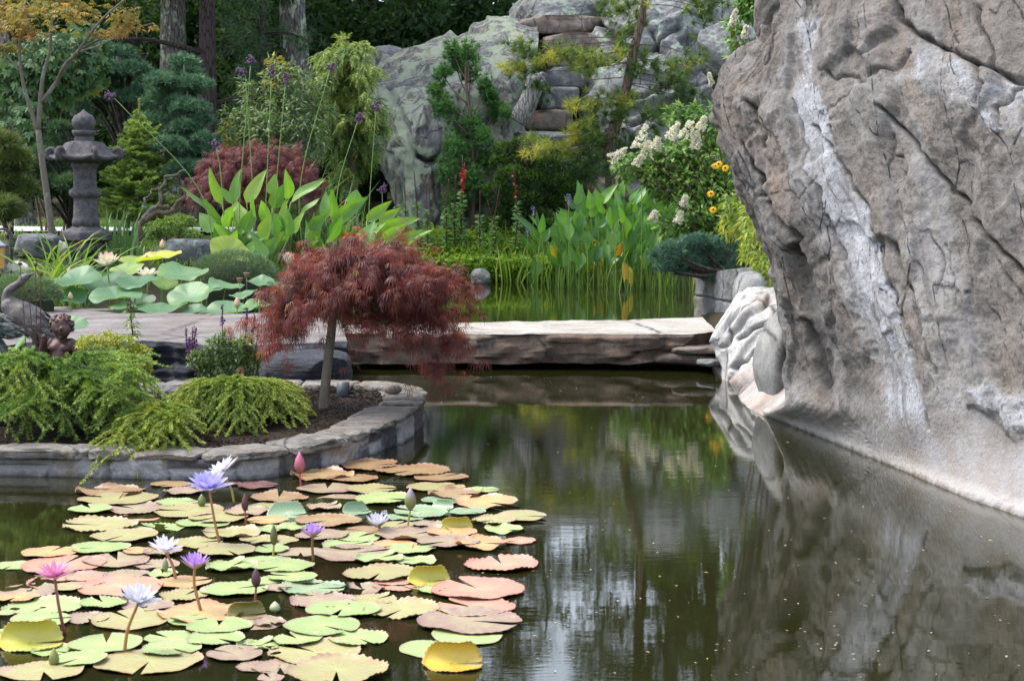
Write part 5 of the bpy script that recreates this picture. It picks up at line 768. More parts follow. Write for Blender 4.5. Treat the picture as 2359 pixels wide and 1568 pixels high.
# ---- umbrella pine, dark cypress, leaning pine
d = 31.7; b = P(1088, 560, d); b[2] = gz(b[0], b[1]); pts = [(1042, 120, 16), (1048, 150, 18), (1080, 122, 18), (1084, 165, 20), (1018, 172, 15), (1006, 212, 18), (1024, 246, 20), (1010, 262, 14), (1118, 200, 15), (1127, 228, 17), (1144, 258, 16), (1165, 262, 10), (1050, 300, 26), (1088, 285, 20), (1042, 345, 24), (1076, 355, 28), (1112, 318, 18), (1030, 398, 22), (1085, 415, 28), (1060, 446, 24), (1122, 372, 16), (1100, 460, 24), (1040, 470, 22)]
cs = []; ax = []; wood = [(spline([b, P(1090, 420, d), P(1084, 280, d), P(1072, 180, d), P(1078, 120, d)], 12), np.linspace(.045, .015, 12))]; tt = []
for x, y, r in pts:
    n = int(20 + r * 3.4); u = rdir(n); c = P(x, y, d + RG.normal(0, .2)); cs.append(c + u * r * 1.4 * mpp(d) * RG.uniform(.2, 1, (n, 1)) * [1, 1, 1.3]); ax.append(u * .5 + UP * 1.0); tt.append(np.clip(RG.uniform(.15, .8, n) + .2 * u[:, 2], 0, 1)); yb = min(y + 70, 480); s = P(1086 if yb > 250 else 1078, yb, d); wood.append((spline([s, (s + c) / 2 - UP * .05, c], 7), np.linspace(.02, .006, 7)))
tufted('umbrella_pine', 'dark green umbrella pine with upright lobes in front of the lichened outcrop', 'pine', np.vstack(cs), np.vstack(ax), 18, .11, .013, L_umb, b, wood, M_twig, .8, tt=np.concatenate(tt))
def lobed(name, label, cat, pts, d, n, L, mat, px, tint=(0, 1)):
    b = P(px, 560, d); b[2] = gz(b[0], b[1]); t = T(name, label, cat, b); mb = MB(); wm = MB()
    for (x, y, r) in pts:
        c = P(x, y, d + RG.normal(0, .3)); k = r * mpp(d); m = int(n * r * r / 1000); u = rdir(m); p = c + u * k * [1, 1, .7] * RG.uniform(.72, 1, (m, 1)) * (1 + .2 * fbm(u * 2.5 + x, 3))[:, None]; leaves(mb, p, nrm(u + UP * .5 + rdir(m) * .5), rdir(m), L * RG.uniform(.7, 1.2, m), L * .6, np.clip(tint[0] + (tint[1] - tint[0]) * (.25 + .35 * u[:, 2] + RG.normal(0, .14, m)), 0, 1), simple=True); (tube(wm, spline([b, (b + c) / 2 + RG.normal(0, .1, 3), c], 7), np.linspace(.03, .008, 7), 5) if int(x) % 3 == 0 else None)  # tint rises on upward sides: lobe tops painted lighter as if lit
    mb.build('foliage', mat, t, smooth=False); wm.build('stems', M_twig, t); return t
lobed('dwarf_cypress', 'dark bushy cypress with mossy lobes below the stone steps', 'shrub', [(1165, 350, 30), (1150, 375, 22), (1215, 372, 32), (1180, 410, 38), (1238, 418, 40), (1290, 425, 30), (1145, 440, 30), (1200, 460, 44), (1260, 470, 40), (1310, 440, 22), (1165, 500, 36), (1240, 510, 40), (1200, 330, 18), (1170, 545, 34), (1225, 555, 36), (1275, 530, 34), (1140, 520, 26), (1265, 380, 24)], 31.5, 620, .075, L_hin, 1210)
bush('green_shrub', 'soft dark green shrub at the foot of the leaning pine', 'shrub', [B3(1300, 385, 31.4, 30), B3(1340, 400, 31.4, 28), B3(1370, 370, 31.5, 26), B3(1280, 350, 31.6, 18)], 1500, .09, L_umb, 5, wd=.2)
d = 31.0; b = P(1408, 470, d); b[2] = gz(b[0], b[1]); Z4 = lambda x, y: (1176 + x * .335, y * .335)
PT = [(40, 300, .5), (150, 370, .4), (260, 410, .95), (30, 470, .9), (80, 500, .4), (420, 360, .6), (540, 390, .7), (600, 460, .75), (480, 470, .5), (400, 420, .6), (330, 360, .5), (210, 600, .2), (700, 370, .7), (765, 200, .5), (730, 70, .4), (680, 40, .3), (860, 40, .4), (1310, 60, .3), (1340, 120, .2), (1240, 20, .3), (1420, 20, .3), (900, 390, .5), (850, 470, .3), (960, 460, .4), (1100, 480, .6), (1180, 450, .6), (1245, 390, .5), (1130, 560, .4), (1050, 590, .3), (1180, 660, .3), (1220, 640, .2), (470, 720, .7), (560, 715, .6), (680, 670, .6), (780, 710, .7), (620, 820, .3), (940, 800, .4), (990, 770, .5), (730, 800, .3), (560, 900, .4), (470, 940, .9), (440, 890, .8), (700, 960, .3), (600, 1010, .2), (800, 990, .3), (310, 1040, .85), (400, 1050, .7), (240, 1040, .9), (170, 990, .6), (570, 1110, .1), (640, 1160, .1), (520, 1190, .1), (1000, 890, .3), (840, 680, .5), (900, 120, .4), (760, 330, .4), (560, 960, .3)]
tk = [b, P(1405, 400, d), P(1404, 340, d), P(1424, 270, d), P(1446, 185, d), P(1456, 128, d), P(1476, 50, d), P(1484, -20, d), P(1480, -110, d)]; tkc = spline(tk, 40); wood = [(tkc, np.interp(np.linspace(0, 1, 40), [0, .1, .6, 1], [.12, .10, .085, .04]))]; cs = []; ax = []; tt = []
for x, y, tn in PT:
    px, py = Z4(x, y); c = P(px, py, d + RG.normal(0, .35)); tz_ = c[2] + .15; s = tkc[np.argmin(abs(tkc[:, 2] - tz_))]; mid = (s + c) / 2 + UP * .05 + RG.normal(0, .04, 3); br = spline([s, mid, c], 9); wood.append((br, np.linspace(.010, .004, 9)))
    for q in range(13):
        o = RG.normal(0, .13, 3) * [1, 1, .6]; cs.append(c + o); ax.append(nrm(nrm(c - s) * .8 + UP * .6 + RG.normal(0, .4, 3))); tt.append(np.clip(tn + RG.normal(-.1, .18), 0, 1))
tufted('leaning_pine', 'slender leaning pine with yellow green needle tufts in front of the tall rock face', 'pine', cs, ax, 50, .18, .009, L_pineY, b, wood, M_pbark, .75, tt=np.array(tt))
# ---- driftwood
q = lambda x, y, o=0: P(x, y, 32.0 + o); m = MB(); c = spline([q(1192, 282), q(1208, 255), q(1222, 225), q(1232, 195), q(1240, 172)], 60); tube(m, c, np.interp(np.linspace(0, 1, 60), [0, .2, .6, .85, 1], [.15, .17, .14, .17, .1]), 40); V = m.V[0]; ax_ = c[np.repeat(np.arange(60), 40)]; m.V[0] = V + nrm(V - ax_) * (.035 * ridged(np.c_[V[:, 0] * 9 - V[:, 2] * 4, V[:, 1] * 9, V[:, 2] * 1.2], 3))[:, None]
t = T('driftwood_stump', 'silvery weathered driftwood stump leaning on the stone steps', 'driftwood', q(1195, 290)); m.build('stump', M_grey, t); m = MB(); tube(m, spline([q(1238, 180), q(1250, 172), q(1256, 185)], 12), np.linspace(.07, .02, 12), 10); tube(m, spline([q(1236, 176), q(1225, 165), q(1214, 172)], 12), np.linspace(.06, .015, 12), 10); m.build('snag', M_grey, t)
# ---- hydrangea, daisies, golden shrubs on the right bank
def hyd(label, pan, blobs, n, base, d, L=.085):
    t = T('hydrangea', label, 'shrub', base); sm = MB(); p, u, i = blob_pts(blobs, n, .8); k = fbm(p * 2.2, 3) > -.28; p, u = p[k], u[k]; n = len(p); mb = MB(); leaves(mb, p, nrm(u * .4 + rdir(n) * .7 + arr([-.2, -.2, -.1])), nrm(UP + .5 * rdir(n) + arr([0, -.5, 0])), L * RG.uniform(.6, 1.2, n), L * .5 * RG.uniform(.7, 1.1, n), RG.uniform(0, 1, n) * RG.uniform(.5, 1, n), .25); mb.build('foliage', L_hyd, t, smooth=False)
    for (x, y, w_, h_, ang) in pan:
        c = P(x, y, d + RG.normal(0, .2)); k = mpp(d); m = 90; f = RG.uniform(0, 1, m); r = w_ / 2 * k * (1 - f * .75); an = RG.uniform(0, 6.28, m); q = np.stack([r * np.cos(an), r * np.sin(an), (f - .5) * h_ * k], 1); ca, sa = math.cos(ang), math.sin(ang); q = q @ arr([[ca, 0, -sa], [0, 1, 0], [sa, 0, ca]]) + c; mb = MB()
        leaves(mb, np.repeat(q, 3, 0), rdir(3 * m), rdir(3 * m), .035, .035, RG.uniform(0, 1, 3 * m), simple=True); mb.build('flower_panicle', L_petw, t, smooth=False); tube(sm, spline([base, (base + c) / 2 + [-.1, 0, .25], c - UP * h_ * k * .3], 10), np.linspace(.014, .005, 10), 5)
    for k in range(10): tube(sm, spline([base, (base + p[k]) / 2 + UP * .2, p[k]], 8), np.linspace(.012, .004, 8), 5)
    sm.build('stems', M_rstem, t); return t
b = np.array([3.5, 25.8, gz(3.5, 25.8)]); bl = [B3(x, y, 25.8 + o, r) for x, y, o, r in [(1450, 385, 0, 35), (1500, 370, .2, 40), (1550, 370, .2, 50), (1600, 350, .3, 48), (1640, 310, .3, 42), (1660, 370, .1, 50), (1590, 420, 0, 50), (1540, 430, .1, 40), (1640, 430, 0, 50), (1680, 460, 0, 45), (1600, 490, -.2, 50), (1550, 520, -.2, 40), (1640, 520, -.2, 45), (1560, 265, .5, 28), (1600, 270, .4, 30), (1500, 400, 0, 35), (1660, 260, .5, 30)]]
hyd('hydrangea bush with white flower panicles arching left from behind the huge boulder', [(1478, 318, 30, 58, .35), (1490, 345, 30, 40, .2), (1512, 331, 26, 30, .3), (1424, 356, 22, 46, 1.0), (1471, 370, 18, 28, .6), (1552, 302, 24, 44, .5), (1585, 300, 38, 42, .3), (1604, 322, 24, 40, .1), (1617, 284, 22, 32, .4), (1576, 464, 18, 24, .2), (1565, 500, 20, 26, .2), (1506, 496, 18, 22, .3), (1636, 182, 7, 26, -.3)], bl, 6000, b, 25.2, .13)
b2 = np.array([3.3, 21.6, .5]); hyd('leafy hydrangea with greenish panicles leaning over the top left of the huge boulder', [(1690, 42, 12, 36, .3), (1716, 74, 10, 24, .2)], [B3(x, y, 21.8, r) for x, y, r in [(1735, 20, 35), (1745, 70, 32), (1700, 95, 22), (1735, 120, 26), (1720, 10, 26), (1690, 60, 18), (1755, -20, 40), (1690, 130, 16), (1745, 160, 30), (1750, 220, 30)]], 1500, b2, 21.4, .11)
b = np.array([3.3, 24.5, .3]); t = T('daisy_plant', 'yellow daisies on thin stems at the right of the hydrangea', 'flower', b); sm = MB()
for x, y in ((1648, 382), (1670, 387), (1637, 446), (1642, 483), (1655, 378)):
    c = P(x, y, 23.6 + RG.normal(0, .1)); mb = MB(); an = np.linspace(0, 6.28, 13)[:-1]; ax1 = nrm(arr([1, 0, RG.normal(0, .2)])); fn = nrm(arr([RG.normal(0, .4), -1, .6])); s1 = nrm(np.cross(fn, ax1)); s2 = np.cross(s1, fn); dd = np.cos(an)[:, None] * s1 + np.sin(an)[:, None] * s2; leaves(mb, np.tile(c, (12, 1)), dd, np.tile(fn, (12, 1)), .062, .024, .5, simple=True); o = mb.build('flower', M_daisy, t, smooth=False); mb = MB(); stone_mb(c + fn * .008, (.028, .028, .028), 1, 1, .1, 0, 2, mb=mb); mb.build('flower_centre', M_brn, o); tube(sm, spline([b, (b + c) / 2 + [.1, 0, .2], c - fn * .01], 9), np.linspace(.007, .004, 9), 5)
n = 160; p = b + (P(1660, 430, 23.8) - b) * RG.uniform(.2, 1, (n, 1)) + RG.normal(0, .14, (n, 3)); leaves(sm, p, rdir(n), UP + .4 * rdir(n), .1, .03, RG.uniform(0, 1, n)); sm.build('stems', L_hyd, t, smooth=False)
bush('golden_shrub', 'shrub with yellowing willow like leaves against the left edge of the huge boulder', 'shrub', [B3(1700, 475, 20.5, 34), B3(1740, 500, 20, 34), B3(1690, 520, 20.6, 26), B3(1735, 560, 19.6, 30), B3(1760, 540, 19.6, 26), B3(1755, 600, 19.3, 24), B3(1720, 590, 19.8, 14), B3(1765, 630, 19.2, 18), B3(1745, 455, 20.4, 26)], 1100, .13, L_yel, 9, M_rstem, wd=.24, org=(3.4, 20.4, .3), droop=.5)
for x, d, lb in ((4.6, 22.5, 'leafy bush on the bank hidden just behind the huge boulder'), (5.6, 25.5, 'leafy bush between the huge boulder and the tall rock face'), (4.9, 28.5, 'leafy bush below the tall rock face behind the hydrangea')):
    bush('bank_bush', lb, 'bush', [(arr([x + RG.normal(0, .5), d + RG.normal(0, .5), gz(x, d) + z]), (.7, .7, .6)) for z in (.3, .7, 1.1, 1.5, .5, .9)], 2200, .12, L_hyd, 6, M_twig, (0, .8), .5, simple=True, group='bushes behind the huge boulder')
# blue dwarf pine over the retaining wall
cs = []; ax = []; tt = []; wood = []; b = P(1690, 632, 21.0)
for (x, y, r) in [(1530, 620, 22), (1575, 612, 26), (1620, 622, 28), (1660, 600, 30), (1690, 625, 26), (1720, 600, 26), (1640, 640, 18), (1520, 590, 20), (1545, 580, 26), (1555, 610, 24), (1590, 570, 30), (1600, 605, 30), (1640, 575, 32), (1650, 610, 26), (1690, 580, 32), (1700, 610, 22), (1725, 570, 24), (1570, 630, 14), (1610, 560, 22), (1670, 560, 22)]:
    n = int(r * 3.2); u = rdir(n); u[:, 2] = abs(u[:, 2]) * 1.1 - .25; c = P(x, y, 21.3 + RG.normal(0, .2)); cs.append(c + u * r * mpp(21.4) * [1, 1.2, .95]); ax.append(u * .7 + UP * .7 + arr([-.3, -.2, 0])); tt.append(np.clip(RG.uniform(.1, .8, n) + .2 * u[:, 2], 0, 1)); wood.append((spline([b, (b + c) / 2 - UP * .05, c], 8), np.linspace(.03, .01, 8)))
tufted('dwarf_pine', 'blue green spreading dwarf pine hanging over the mortared retaining wall', 'pine', np.vstack(cs), np.vstack(ax), 34, .075, .006, L_mugo, b, wood, M_bark, .6, tt=np.concatenate(tt))
# ---- cardinal flowers
for k, (x, y0, red, lb) in enumerate([(380, 1230, 0, 'leftmost of the maroon stems, beside the foot of the weeping cedar'), (440, 1260, 0, 'second maroon stem from the left, short and straight'), (505, 1180, 0, 'tall straight maroon stem third from the left'), (590, 1260, 0, 'thick maroon stem above the pale flat kerb slab'), (700, 1270, 0, 'maroon stem with a bent tip left of the round grey boulder'), (745, 1230, 0, 'slim maroon stem right beside the round grey boulder'), (795, 1210, 0, 'maroon stem just left of the scarlet flowering stem'), (840, 1075, 1, 'tallest stem carrying a spike of scarlet flowers'), (855, 1120, 1, 'scarlet flowering stem just right of the tallest one'), (960, 1310, 0, 'short green brown stem under the umbrella pine'), (1090, 1310, 0, 'thin stem in front of the left side of the dark cypress'), (1190, 1150, 2, 'tall thin stem with a small red tip in front of the dark cypress'), (1010, 1380, 0, 'shortest leafy stem between the umbrella pine and dark cypress')]):
    px = 784 + x * .335; d = 30.75 + RG.normal(0, .08); b = P(px + RG.normal(0, 6), 590, d); b[2] = gz(b[0], b[1]); tp = P(px, y0 * .335, d); t = T('cardinal_flower', lb, 'flower', b, 'leafy maroon flower stems at the rear shore'); sm = MB(); c = spline([b, (b + tp) / 2 + [RG.normal(0, .04), 0, 0], tp], 16); tube(sm, c, np.linspace(.014, .008, 16), 6); sm.build('stem', M_rstem, t); mb = MB()
    n = 100; p, tg, f, _ = along([c], n, .04, .68); leaves(mb, p, nrm(rdir(n) * [1, 1, .2] + UP * .25), nrm(UP + .9 * rdir(n) - arr([0, .8, 0])), .16 * (1.1 - f * .7), .04, RG.uniform(0, 1, n), .35); mb.build('leaves', L_card, t, smooth=False); mb = MB(); n = 60; p, tg, f, _ = along([c], n, .66, 1); leaves(mb, p, nrm(rdir(n) + UP * .6), UP, .022, .012, .5, simple=True)
    o = mb.build('seed_spike', M_rstem, t, smooth=False)
    if red: n = 34 if red == 1 else 12; mb = MB(); p, tg, f, _ = along([c], n, .72, .95); leaves(mb, p, nrm(rdir(n) * [1, 1, .4]), rdir(n), .055, .03, .5, .5); mb.build('scarlet_flowers', M_cred, t, smooth=False)
# scarlet flowers behind the weeping maple
for px, py, lb in ((715, 612, 'scarlet flower cluster behind the left shoulder of the weeping red maple'), (815, 553, 'scarlet flower cluster poking out at the top of the weeping red maple')):
    d = 17.6; b = P(px, 720, d) * [1, 1, 0]; c = P(px, py, d); t = T('scarlet_flower', lb, 'flower', b, 'scarlet flowers behind the weeping maple'); mb = MB(); n = 60; q = c + RG.normal(0, .045, (n, 3)); leaves(mb, q, nrm(rdir(n)), rdir(n), .05, .025, .5, .4); mb.build('flower_head', M_cred, t, smooth=False); mb = MB(); stalk(mb, b, c, .009, .006); mb.build('stalk', M_green, t)
# ---- pickerelweed
def pickerel(label, lst, base_px, dd, extra):
    b = P(base_px, 660, dd) * [1, 1, 0]; t = T('pickerelweed', label, 'water plant', b, 'pickerelweed clumps in the rear pond'); sm = MB()
    for (x0, y0, x1, y1, wd, tn, hrt) in lst:
        d = dd + RG.normal(0, .55); bs = P(x0, y0, d); tp = P(x1, y1, d + RG.normal(-.05, .1)); mb = MB(); bigleaf(mb, bs, tp, wd * mpp(d) * 1.0, nrm(CAMV + RG.normal(0, .5, 3)), tn, hrt, RG.uniform(.02, .25), RG.uniform(.08, .25), tw=RG.normal(0, .5)); mb.build('leaf', L_pick, t); g = np.array([bs[0] + RG.normal(0, .08), bs[1] + RG.normal(0, .08), -.04]); stalk(sm, g, bs, .010, .006, RG.normal(0, .03, 3), 7, 5)
    n = extra; x = b[0] + RG.normal(0, .45, n); p = np.stack([x, b[1] + RG.normal(0, .5, n), x * 0 - .04], 1); straps(sm, p, nrm(np.stack([RG.normal(0, .12, n), RG.normal(0, .12, n), np.ones(n)], 1)), RG.uniform(.15, .5, n), .012, .1, .4); sm.A = [np.full(len(v), RG.uniform(.15, .95), np.float32) for v in sm.V]; sm.build('stems', L_grass, t, smooth=False); return t
rl = lambda n, x0, x1, y0, y1, ln, wd, t0, t1, hrt: [(x, y, x + RG.normal(0, 26) + (x - 1420) * .12, y - ln * RG.uniform(.75, 1.2), wd * RG.uniform(.8, 1.15), np.clip(RG.uniform(t0, t1), 0, 1), hrt) for x, y in zip(RG.uniform(x0, x1, n), RG.uniform(y0, y1, n))]
rd = lambda n, x0, x1, y0, y1, ln, wd, t0, t1, hrt: [(x, y, x + RG.normal(0, 10), y + ln * RG.uniform(.75, 1.2), wd * RG.uniform(.8, 1.15), np.clip(RG.uniform(t0, t1), 0, 1), hrt) for x, y in zip(RG.uniform(x0, x1, n), RG.uniform(y0, y1, n))]
pickerel('pickerelweed clump with the tallest pointed leaves in front of the smooth grey boulder', [(1437, 452, 1441, 392, 24, .55, .1), (1340, 468, 1330, 415, 22, .5, .1), (1400, 465, 1378, 418, 24, .45, .1), (1480, 470, 1500, 420, 22, .6, .1), (1520, 480, 1560, 440, 20, .4, .1), (1325, 480, 1298, 450, 18, .4, .1), (1455, 470, 1475, 430, 24, .65, .1), (1420, 470, 1415, 425, 22, .5, .1)] + rl(70, 1295, 1560, 465, 580, 50, 24, .1, .75, .15), 1420, 29.8, 20)
pickerel('pickerelweed clump with heart shaped leaves at the left front, some turned yellow', [(1283, 520, 1300, 560, 34, .45, .6), (1275, 568, 1295, 602, 30, .9, .6), (1236, 626, 1238, 598, 22, .45, .6)] + rd(22, 1285, 1400, 490, 590, 42, 28, .2, .7, .6) + rl(40, 1225, 1400, 520, 625, 40, 19, .1, .7, .2) + rd(4, 1360, 1400, 540, 590, 46, 22, .9, .95, .5), 1330, 28.7, 22)
pickerel('pickerelweed clump at the right with drooping orange yellow leaves beside the blue pine', rd(26, 1400, 1550, 480, 590, 42, 30, .2, .7, .6) + rl(40, 1400, 1585, 510, 625, 42, 20, .1, .7, .3) + rd(6, 1420, 1500, 560, 620, 40, 20, .88, 1.0, .4), 1470, 28.2, 24)
for px, py, d, lb in ((1228, 487, 29.4, 'upper purple pickerel flower spike by the dark cypress'), (1215, 532, 29.2, 'lower purple pickerel flower spike among the reeds'), (1478, 412, 27.0, 'purple flower spike among the tallest pickerelweed leaves'), (1310, 460, 27.5, 'purple flower spike at the left end of the pickerelweed')):
    c = P(px, py, d); b = np.array([c[0], c[1], 0]); t = T('flower_spike', lb, 'flower', b, 'purple pickerel flower spikes'); mb = MB(); n = 70; q = c + np.stack([RG.normal(0, .016, n), RG.normal(0, .016, n), RG.uniform(-.09, .09, n)], 1); leaves(mb, q, nrm(rdir(n) * [1, 1, .3]), rdir(n), .025, .016, .5, simple=True); mb.build('florets', M_lav, t, smooth=False); mb = MB(); stalk(mb, b - UP * .05, c, .008, .006); mb.build('stem', M_green, t)
# ---- ground cover along the rear shore and grass on the bank
n = 11000; x = RG.uniform(940, 1330, n); d = 30.5 + RG.uniform(-.35, .9, n); p = np.stack([(x - CX) * d / F, d, d * 0], 1); p[:, 2] = np.maximum(tz(p[:, 0], p[:, 1]), 0) + RG.uniform(0, 1, n) ** 1.5 * .42; mb = MB(); leaves(mb, p, nrm(rdir(n) * [1, 1, .5] + UP * .5 - arr([0, .4, 0])), UP + .5 * rdir(n), .12 * RG.uniform(.6, 1.2, n), .055, RG.uniform(0, 1, n), .3); tag(mb.build('ground_cover', L_bank, org=(0, 30.5, 0), smooth=False), 'fresh green leafy ground cover along the rear pond shore', 'ground cover', None, 'stuff')
n = 16000; x = RG.uniform(-9, -1.2, n); d = RG.uniform(19.5, 33, n); p = np.stack([x, d, tz(x, d)], 1); k = (p[:, 2] > .1) & ~((d > 25) & (d < 28.8) & (x < -3.2)) & (fbm(np.c_[x * .6, d * .6, d * 0], 3) > -.05); p = p[k]; n = len(p); mb = MB(); straps(mb, p, nrm(np.stack([RG.normal(0, .4, n), RG.normal(0, .4, n), np.ones(n)], 1)), RG.uniform(.08, .22, n), .012, .3, RG.uniform(0, .8, n), 3); tag(mb.build('grass', L_grass, org=(-4, 25, .8), smooth=False), 'short rough grass on the left bank', 'grass', None, 'stuff')
n = 5200; x = RG.uniform(-1.7, 1.3, n); d = RG.uniform(30.35, 31.4, n); p = np.stack([x, d, np.maximum(tz(x, d), 0)], 1); mb = MB(); straps(mb, p, nrm(np.stack([RG.normal(0, .35, n), RG.normal(0, .3, n) - .1, np.ones(n)], 1)), RG.uniform(.18, .6, n), .03, RG.uniform(.1, .6, n), RG.uniform(.35, .92, n), 4); tag(mb.build('bank_grass', L_bank, org=(0, 30.8, .2), smooth=False), 'bright loose grass on the rear bank around the cardinal flowers', 'grass', None, 'stuff')
n = 5000; x = RG.uniform(-2, 4.6, n); d = RG.uniform(30.7, 33.5, n); p = np.stack([x, d, tz(x, d) + RG.uniform(0, .12, n)], 1); mb = MB(); leaves(mb, p, nrm(rdir(n) + UP * .3), UP + .5 * rdir(n), .09, .045, RG.uniform(0, .7, n), simple=True); tag(mb.build('undergrowth', L_card, org=(1, 32, .6), smooth=False), 'low green undergrowth below the outcrop', 'undergrowth', None, 'stuff')
# ================================================================ stone planter island
OUT = [W(-520, 1080), W(-150, 1090), W(0, 1094), W(200, 1098), W(400, 1104), W(520, 1106), W(640, 1096), W(760, 1076), W(870, 1042), W(940, 1008), W(970, 978), W(966, 897, .2), W(925, 884, .2), W(860, 878, .2), W(760, 876, .2), W(650, 876, .2), W(500, 878, .2), W(250, 878, .2), W(-150, 876, .2), W(-520, 880, .2)]
ol = spline([p[:2] for p in OUT], 420); seg = np.linalg.norm(np.diff(ol, axis=0), axis=1); sl = np.r_[0, np.cumsum(seg)]; SL = sl[-1]
tang = nrm(np.gradient(ol, axis=0)); nin = np.stack([-tang[:, 1], tang[:, 0]], 1)
def oat(s): return np.stack([np.interp(s, sl, ol[:, 0]), np.interp(s, sl, ol[:, 1])], -1), nrm(np.stack([np.interp(s, sl, nin[:, 0]), np.interp(s, sl, nin[:, 1])], -1))
s_end = sl[np.argmin(abs(ol[:, 0] - OUT[10][0]) + abs(ol[:, 1] - OUT[10][1]))]
def ztop(s): return np.interp(s, [0, s_end * .6, s_end, SL], [.135, .15, .2, .2])
t = T('stone_planter', 'curved grey mortared stone planter wall rising from the pond, holding mulch', 'planter', (float(ol[:, 0].mean()), 10.6, 0))
joints = []; s = 0
while s < SL: joints.append(s); s += RG.uniform(.16, .42)
joints = arr(joints); tone = RG.uniform(0, 1, len(joints) + 1); split = RG.uniform(0, 1, len(joints) + 1) < .45; ns, nz = 1100, 26
ss = np.linspace(0, SL, ns); hh = np.linspace(-.25, 1, nz); Sg, Hg = np.meshgrid(ss, hh); pt, nn_ = oat(Sg.ravel()); zz_ = (Hg.ravel() * (ztop(Sg.ravel()) - .035)); wob = .03 * pnoise(np.c_[Sg.ravel() * 6, zz_ * 14, zz_ * 0]); sj = Sg.ravel() + wob
ki = np.searchsorted(joints, sj); dj = np.minimum(abs(sj - joints[np.clip(ki - 1, 0, len(joints) - 1)]), abs(sj - joints[np.clip(ki, 0, len(joints) - 1)])); lo = split[ki] & (Hg.ravel() < .5); dh = np.where(split[ki], abs(Hg.ravel() - .5) * .13, 1); g = np.exp(-(np.minimum(dj, dh) / .011) ** 2)
q3 = np.c_[pt * 1.0, zz_]; off = .022 * ridged(q3 * 5 + 3, 5) + .012 * fbm(q3 * 16, 3) - .022 * g + .02 * (tone[ki] - .5); V = np.c_[pt - nn_ * off[:, None], zz_]
mb = MB().add(V, gridF(nz, ns), np.clip(np.where(lo, 1 - tone[ki], tone[ki]), 0, 1), g * .9)
N = Nd('planter_face'); base = N.noise(N.pos((1, 1, 1.3)), 7, 9, .7, .4); fine = N.noise(N.pos(), 60, 6, .7); c = N.ramp(N.math('ADD', N.math('MULTIPLY', N.attr('tint'), .45), N.math('MULTIPLY', base, .55)), [(.22, (.05, .05, .058)), (.38, (.12, .12, .13)), (.5, (.20, .19, .185)), (.62, (.29, .28, .275)), (.8, (.42, .42, .43))])
c = N.mix(N.ramp(N.noise(N.pos(), 3.3, 5), [(.52, 0.0), (.66, .7)]), c, (.16, .11, .07)); c = N.mix(.6, c, N.ramp(fine, [(.25, (.5, .5, .52)), (.75, (1.4, 1.4, 1.4))]), 'MULTIPLY'); c = N.mix(N.math('MULTIPLY', N.attr('mask'), .8), c, N.mix(fine, (.2, .2, .205), (.38, .38, .39)))
zz = N.n('SeparateXYZ'); N.t.links.new(N.n('NewGeometry').outputs['Position'], zz.inputs[0]); c = N.mix(N.ramp(N.math('ADD', zz.outputs[2], N.math('MULTIPLY', base, .05)), [(.02, .8), (.05, 0.0)]), c, (.02, .02, .018)); N.fin(c, .75, N.bump(N.mix(.4, base, fine), .9, .02), .35); mb.build('wall_face', N.m, t)
V0, F0 = ico(5); s = .0
while s < SL - .1:
    L = RG.uniform(.25, .65) if s < s_end - .8 else RG.uniform(.22, .42); L = min(L, SL - s); rg = RG.uniform(0, 50); v = np.sign(V0) * np.abs(V0) ** .36; v = v / np.abs(v).max(); q = v * [L, .3, .06]; sp = s + (v[:, 0] * .5 + .5) * L * .985 + .012 * fbm(np.c_[q[:, 1] * 9, q[:, 2] * 9, q[:, 0] * 0 + rg], 3); p_, n_ = oat(np.clip(sp, 0, SL)); wdth = RG.uniform(.26, .36); ac = (v[:, 1] * .5 + .5) * wdth - .035 + .03 * fbm(np.c_[q[:, 0] * 6, q[:, 2] * 9, q[:, 0] * 0 + rg + 7], 4) - .012 * (v[:, 1] < -.8) * ridged(np.c_[q[:, 0] * 12, q[:, 2] * 20, q[:, 0] * 0 + rg], 3); z = ztop(sp) - .024 + v[:, 2] * RG.uniform(.014, .032) + .013 * fbm(np.c_[q[:, 0] * 9, q[:, 1] * 9, q[:, 0] * 0 + rg], 4)
    mb = MB().add(np.c_[p_ + n_ * ac[:, None], z], F0); mb.build('coping_stone', M_cope, t); s += L
g_in = ol + nin * .22; ctr = np.array([ol[:, 0].mean() - .3, 10.7]); rr = np.linspace(1, 0, 26); Vs = []
for r in rr:
    p_ = g_in * r + ctr * (1 - r); z = np.interp(sl, sl, ztop(sl)) - .035 + .05 * (1 - r) + .02 * fbm(np.c_[p_ * 7, p_[:, 0] * 0], 4) * (r < .98); Vs.append(np.c_[p_, z])
mb = MB().add(np.concatenate(Vs), gridF(26, 420)); n = 9000; i = RG.integers(0, 420, n); r = RG.uniform(0, 1, n) ** .5; p_ = g_in[i] * r[:, None] + ctr * (1 - r)[:, None]; z = ztop(sl)[i] - .03 + .05 * (1 - r); leaves(mb, np.c_[p_, z], nrm(rdir(n) * [1, 1, .35]), nrm(UP + .6 * rdir(n)), RG.uniform(.012, .035, n), .009, .5, simple=True)
N = Nd('dark_mulch'); v = N.noise(N.pos(), 40, 5); mb.build('soil_bed', N.fin(N.mix(v, (.008, .006, .005), (.045, .032, .024)), .95, N.bump(v, .6, .01), .15), t, smooth=False)
isl = lambda px, py, z=.16: W(px, py, z)
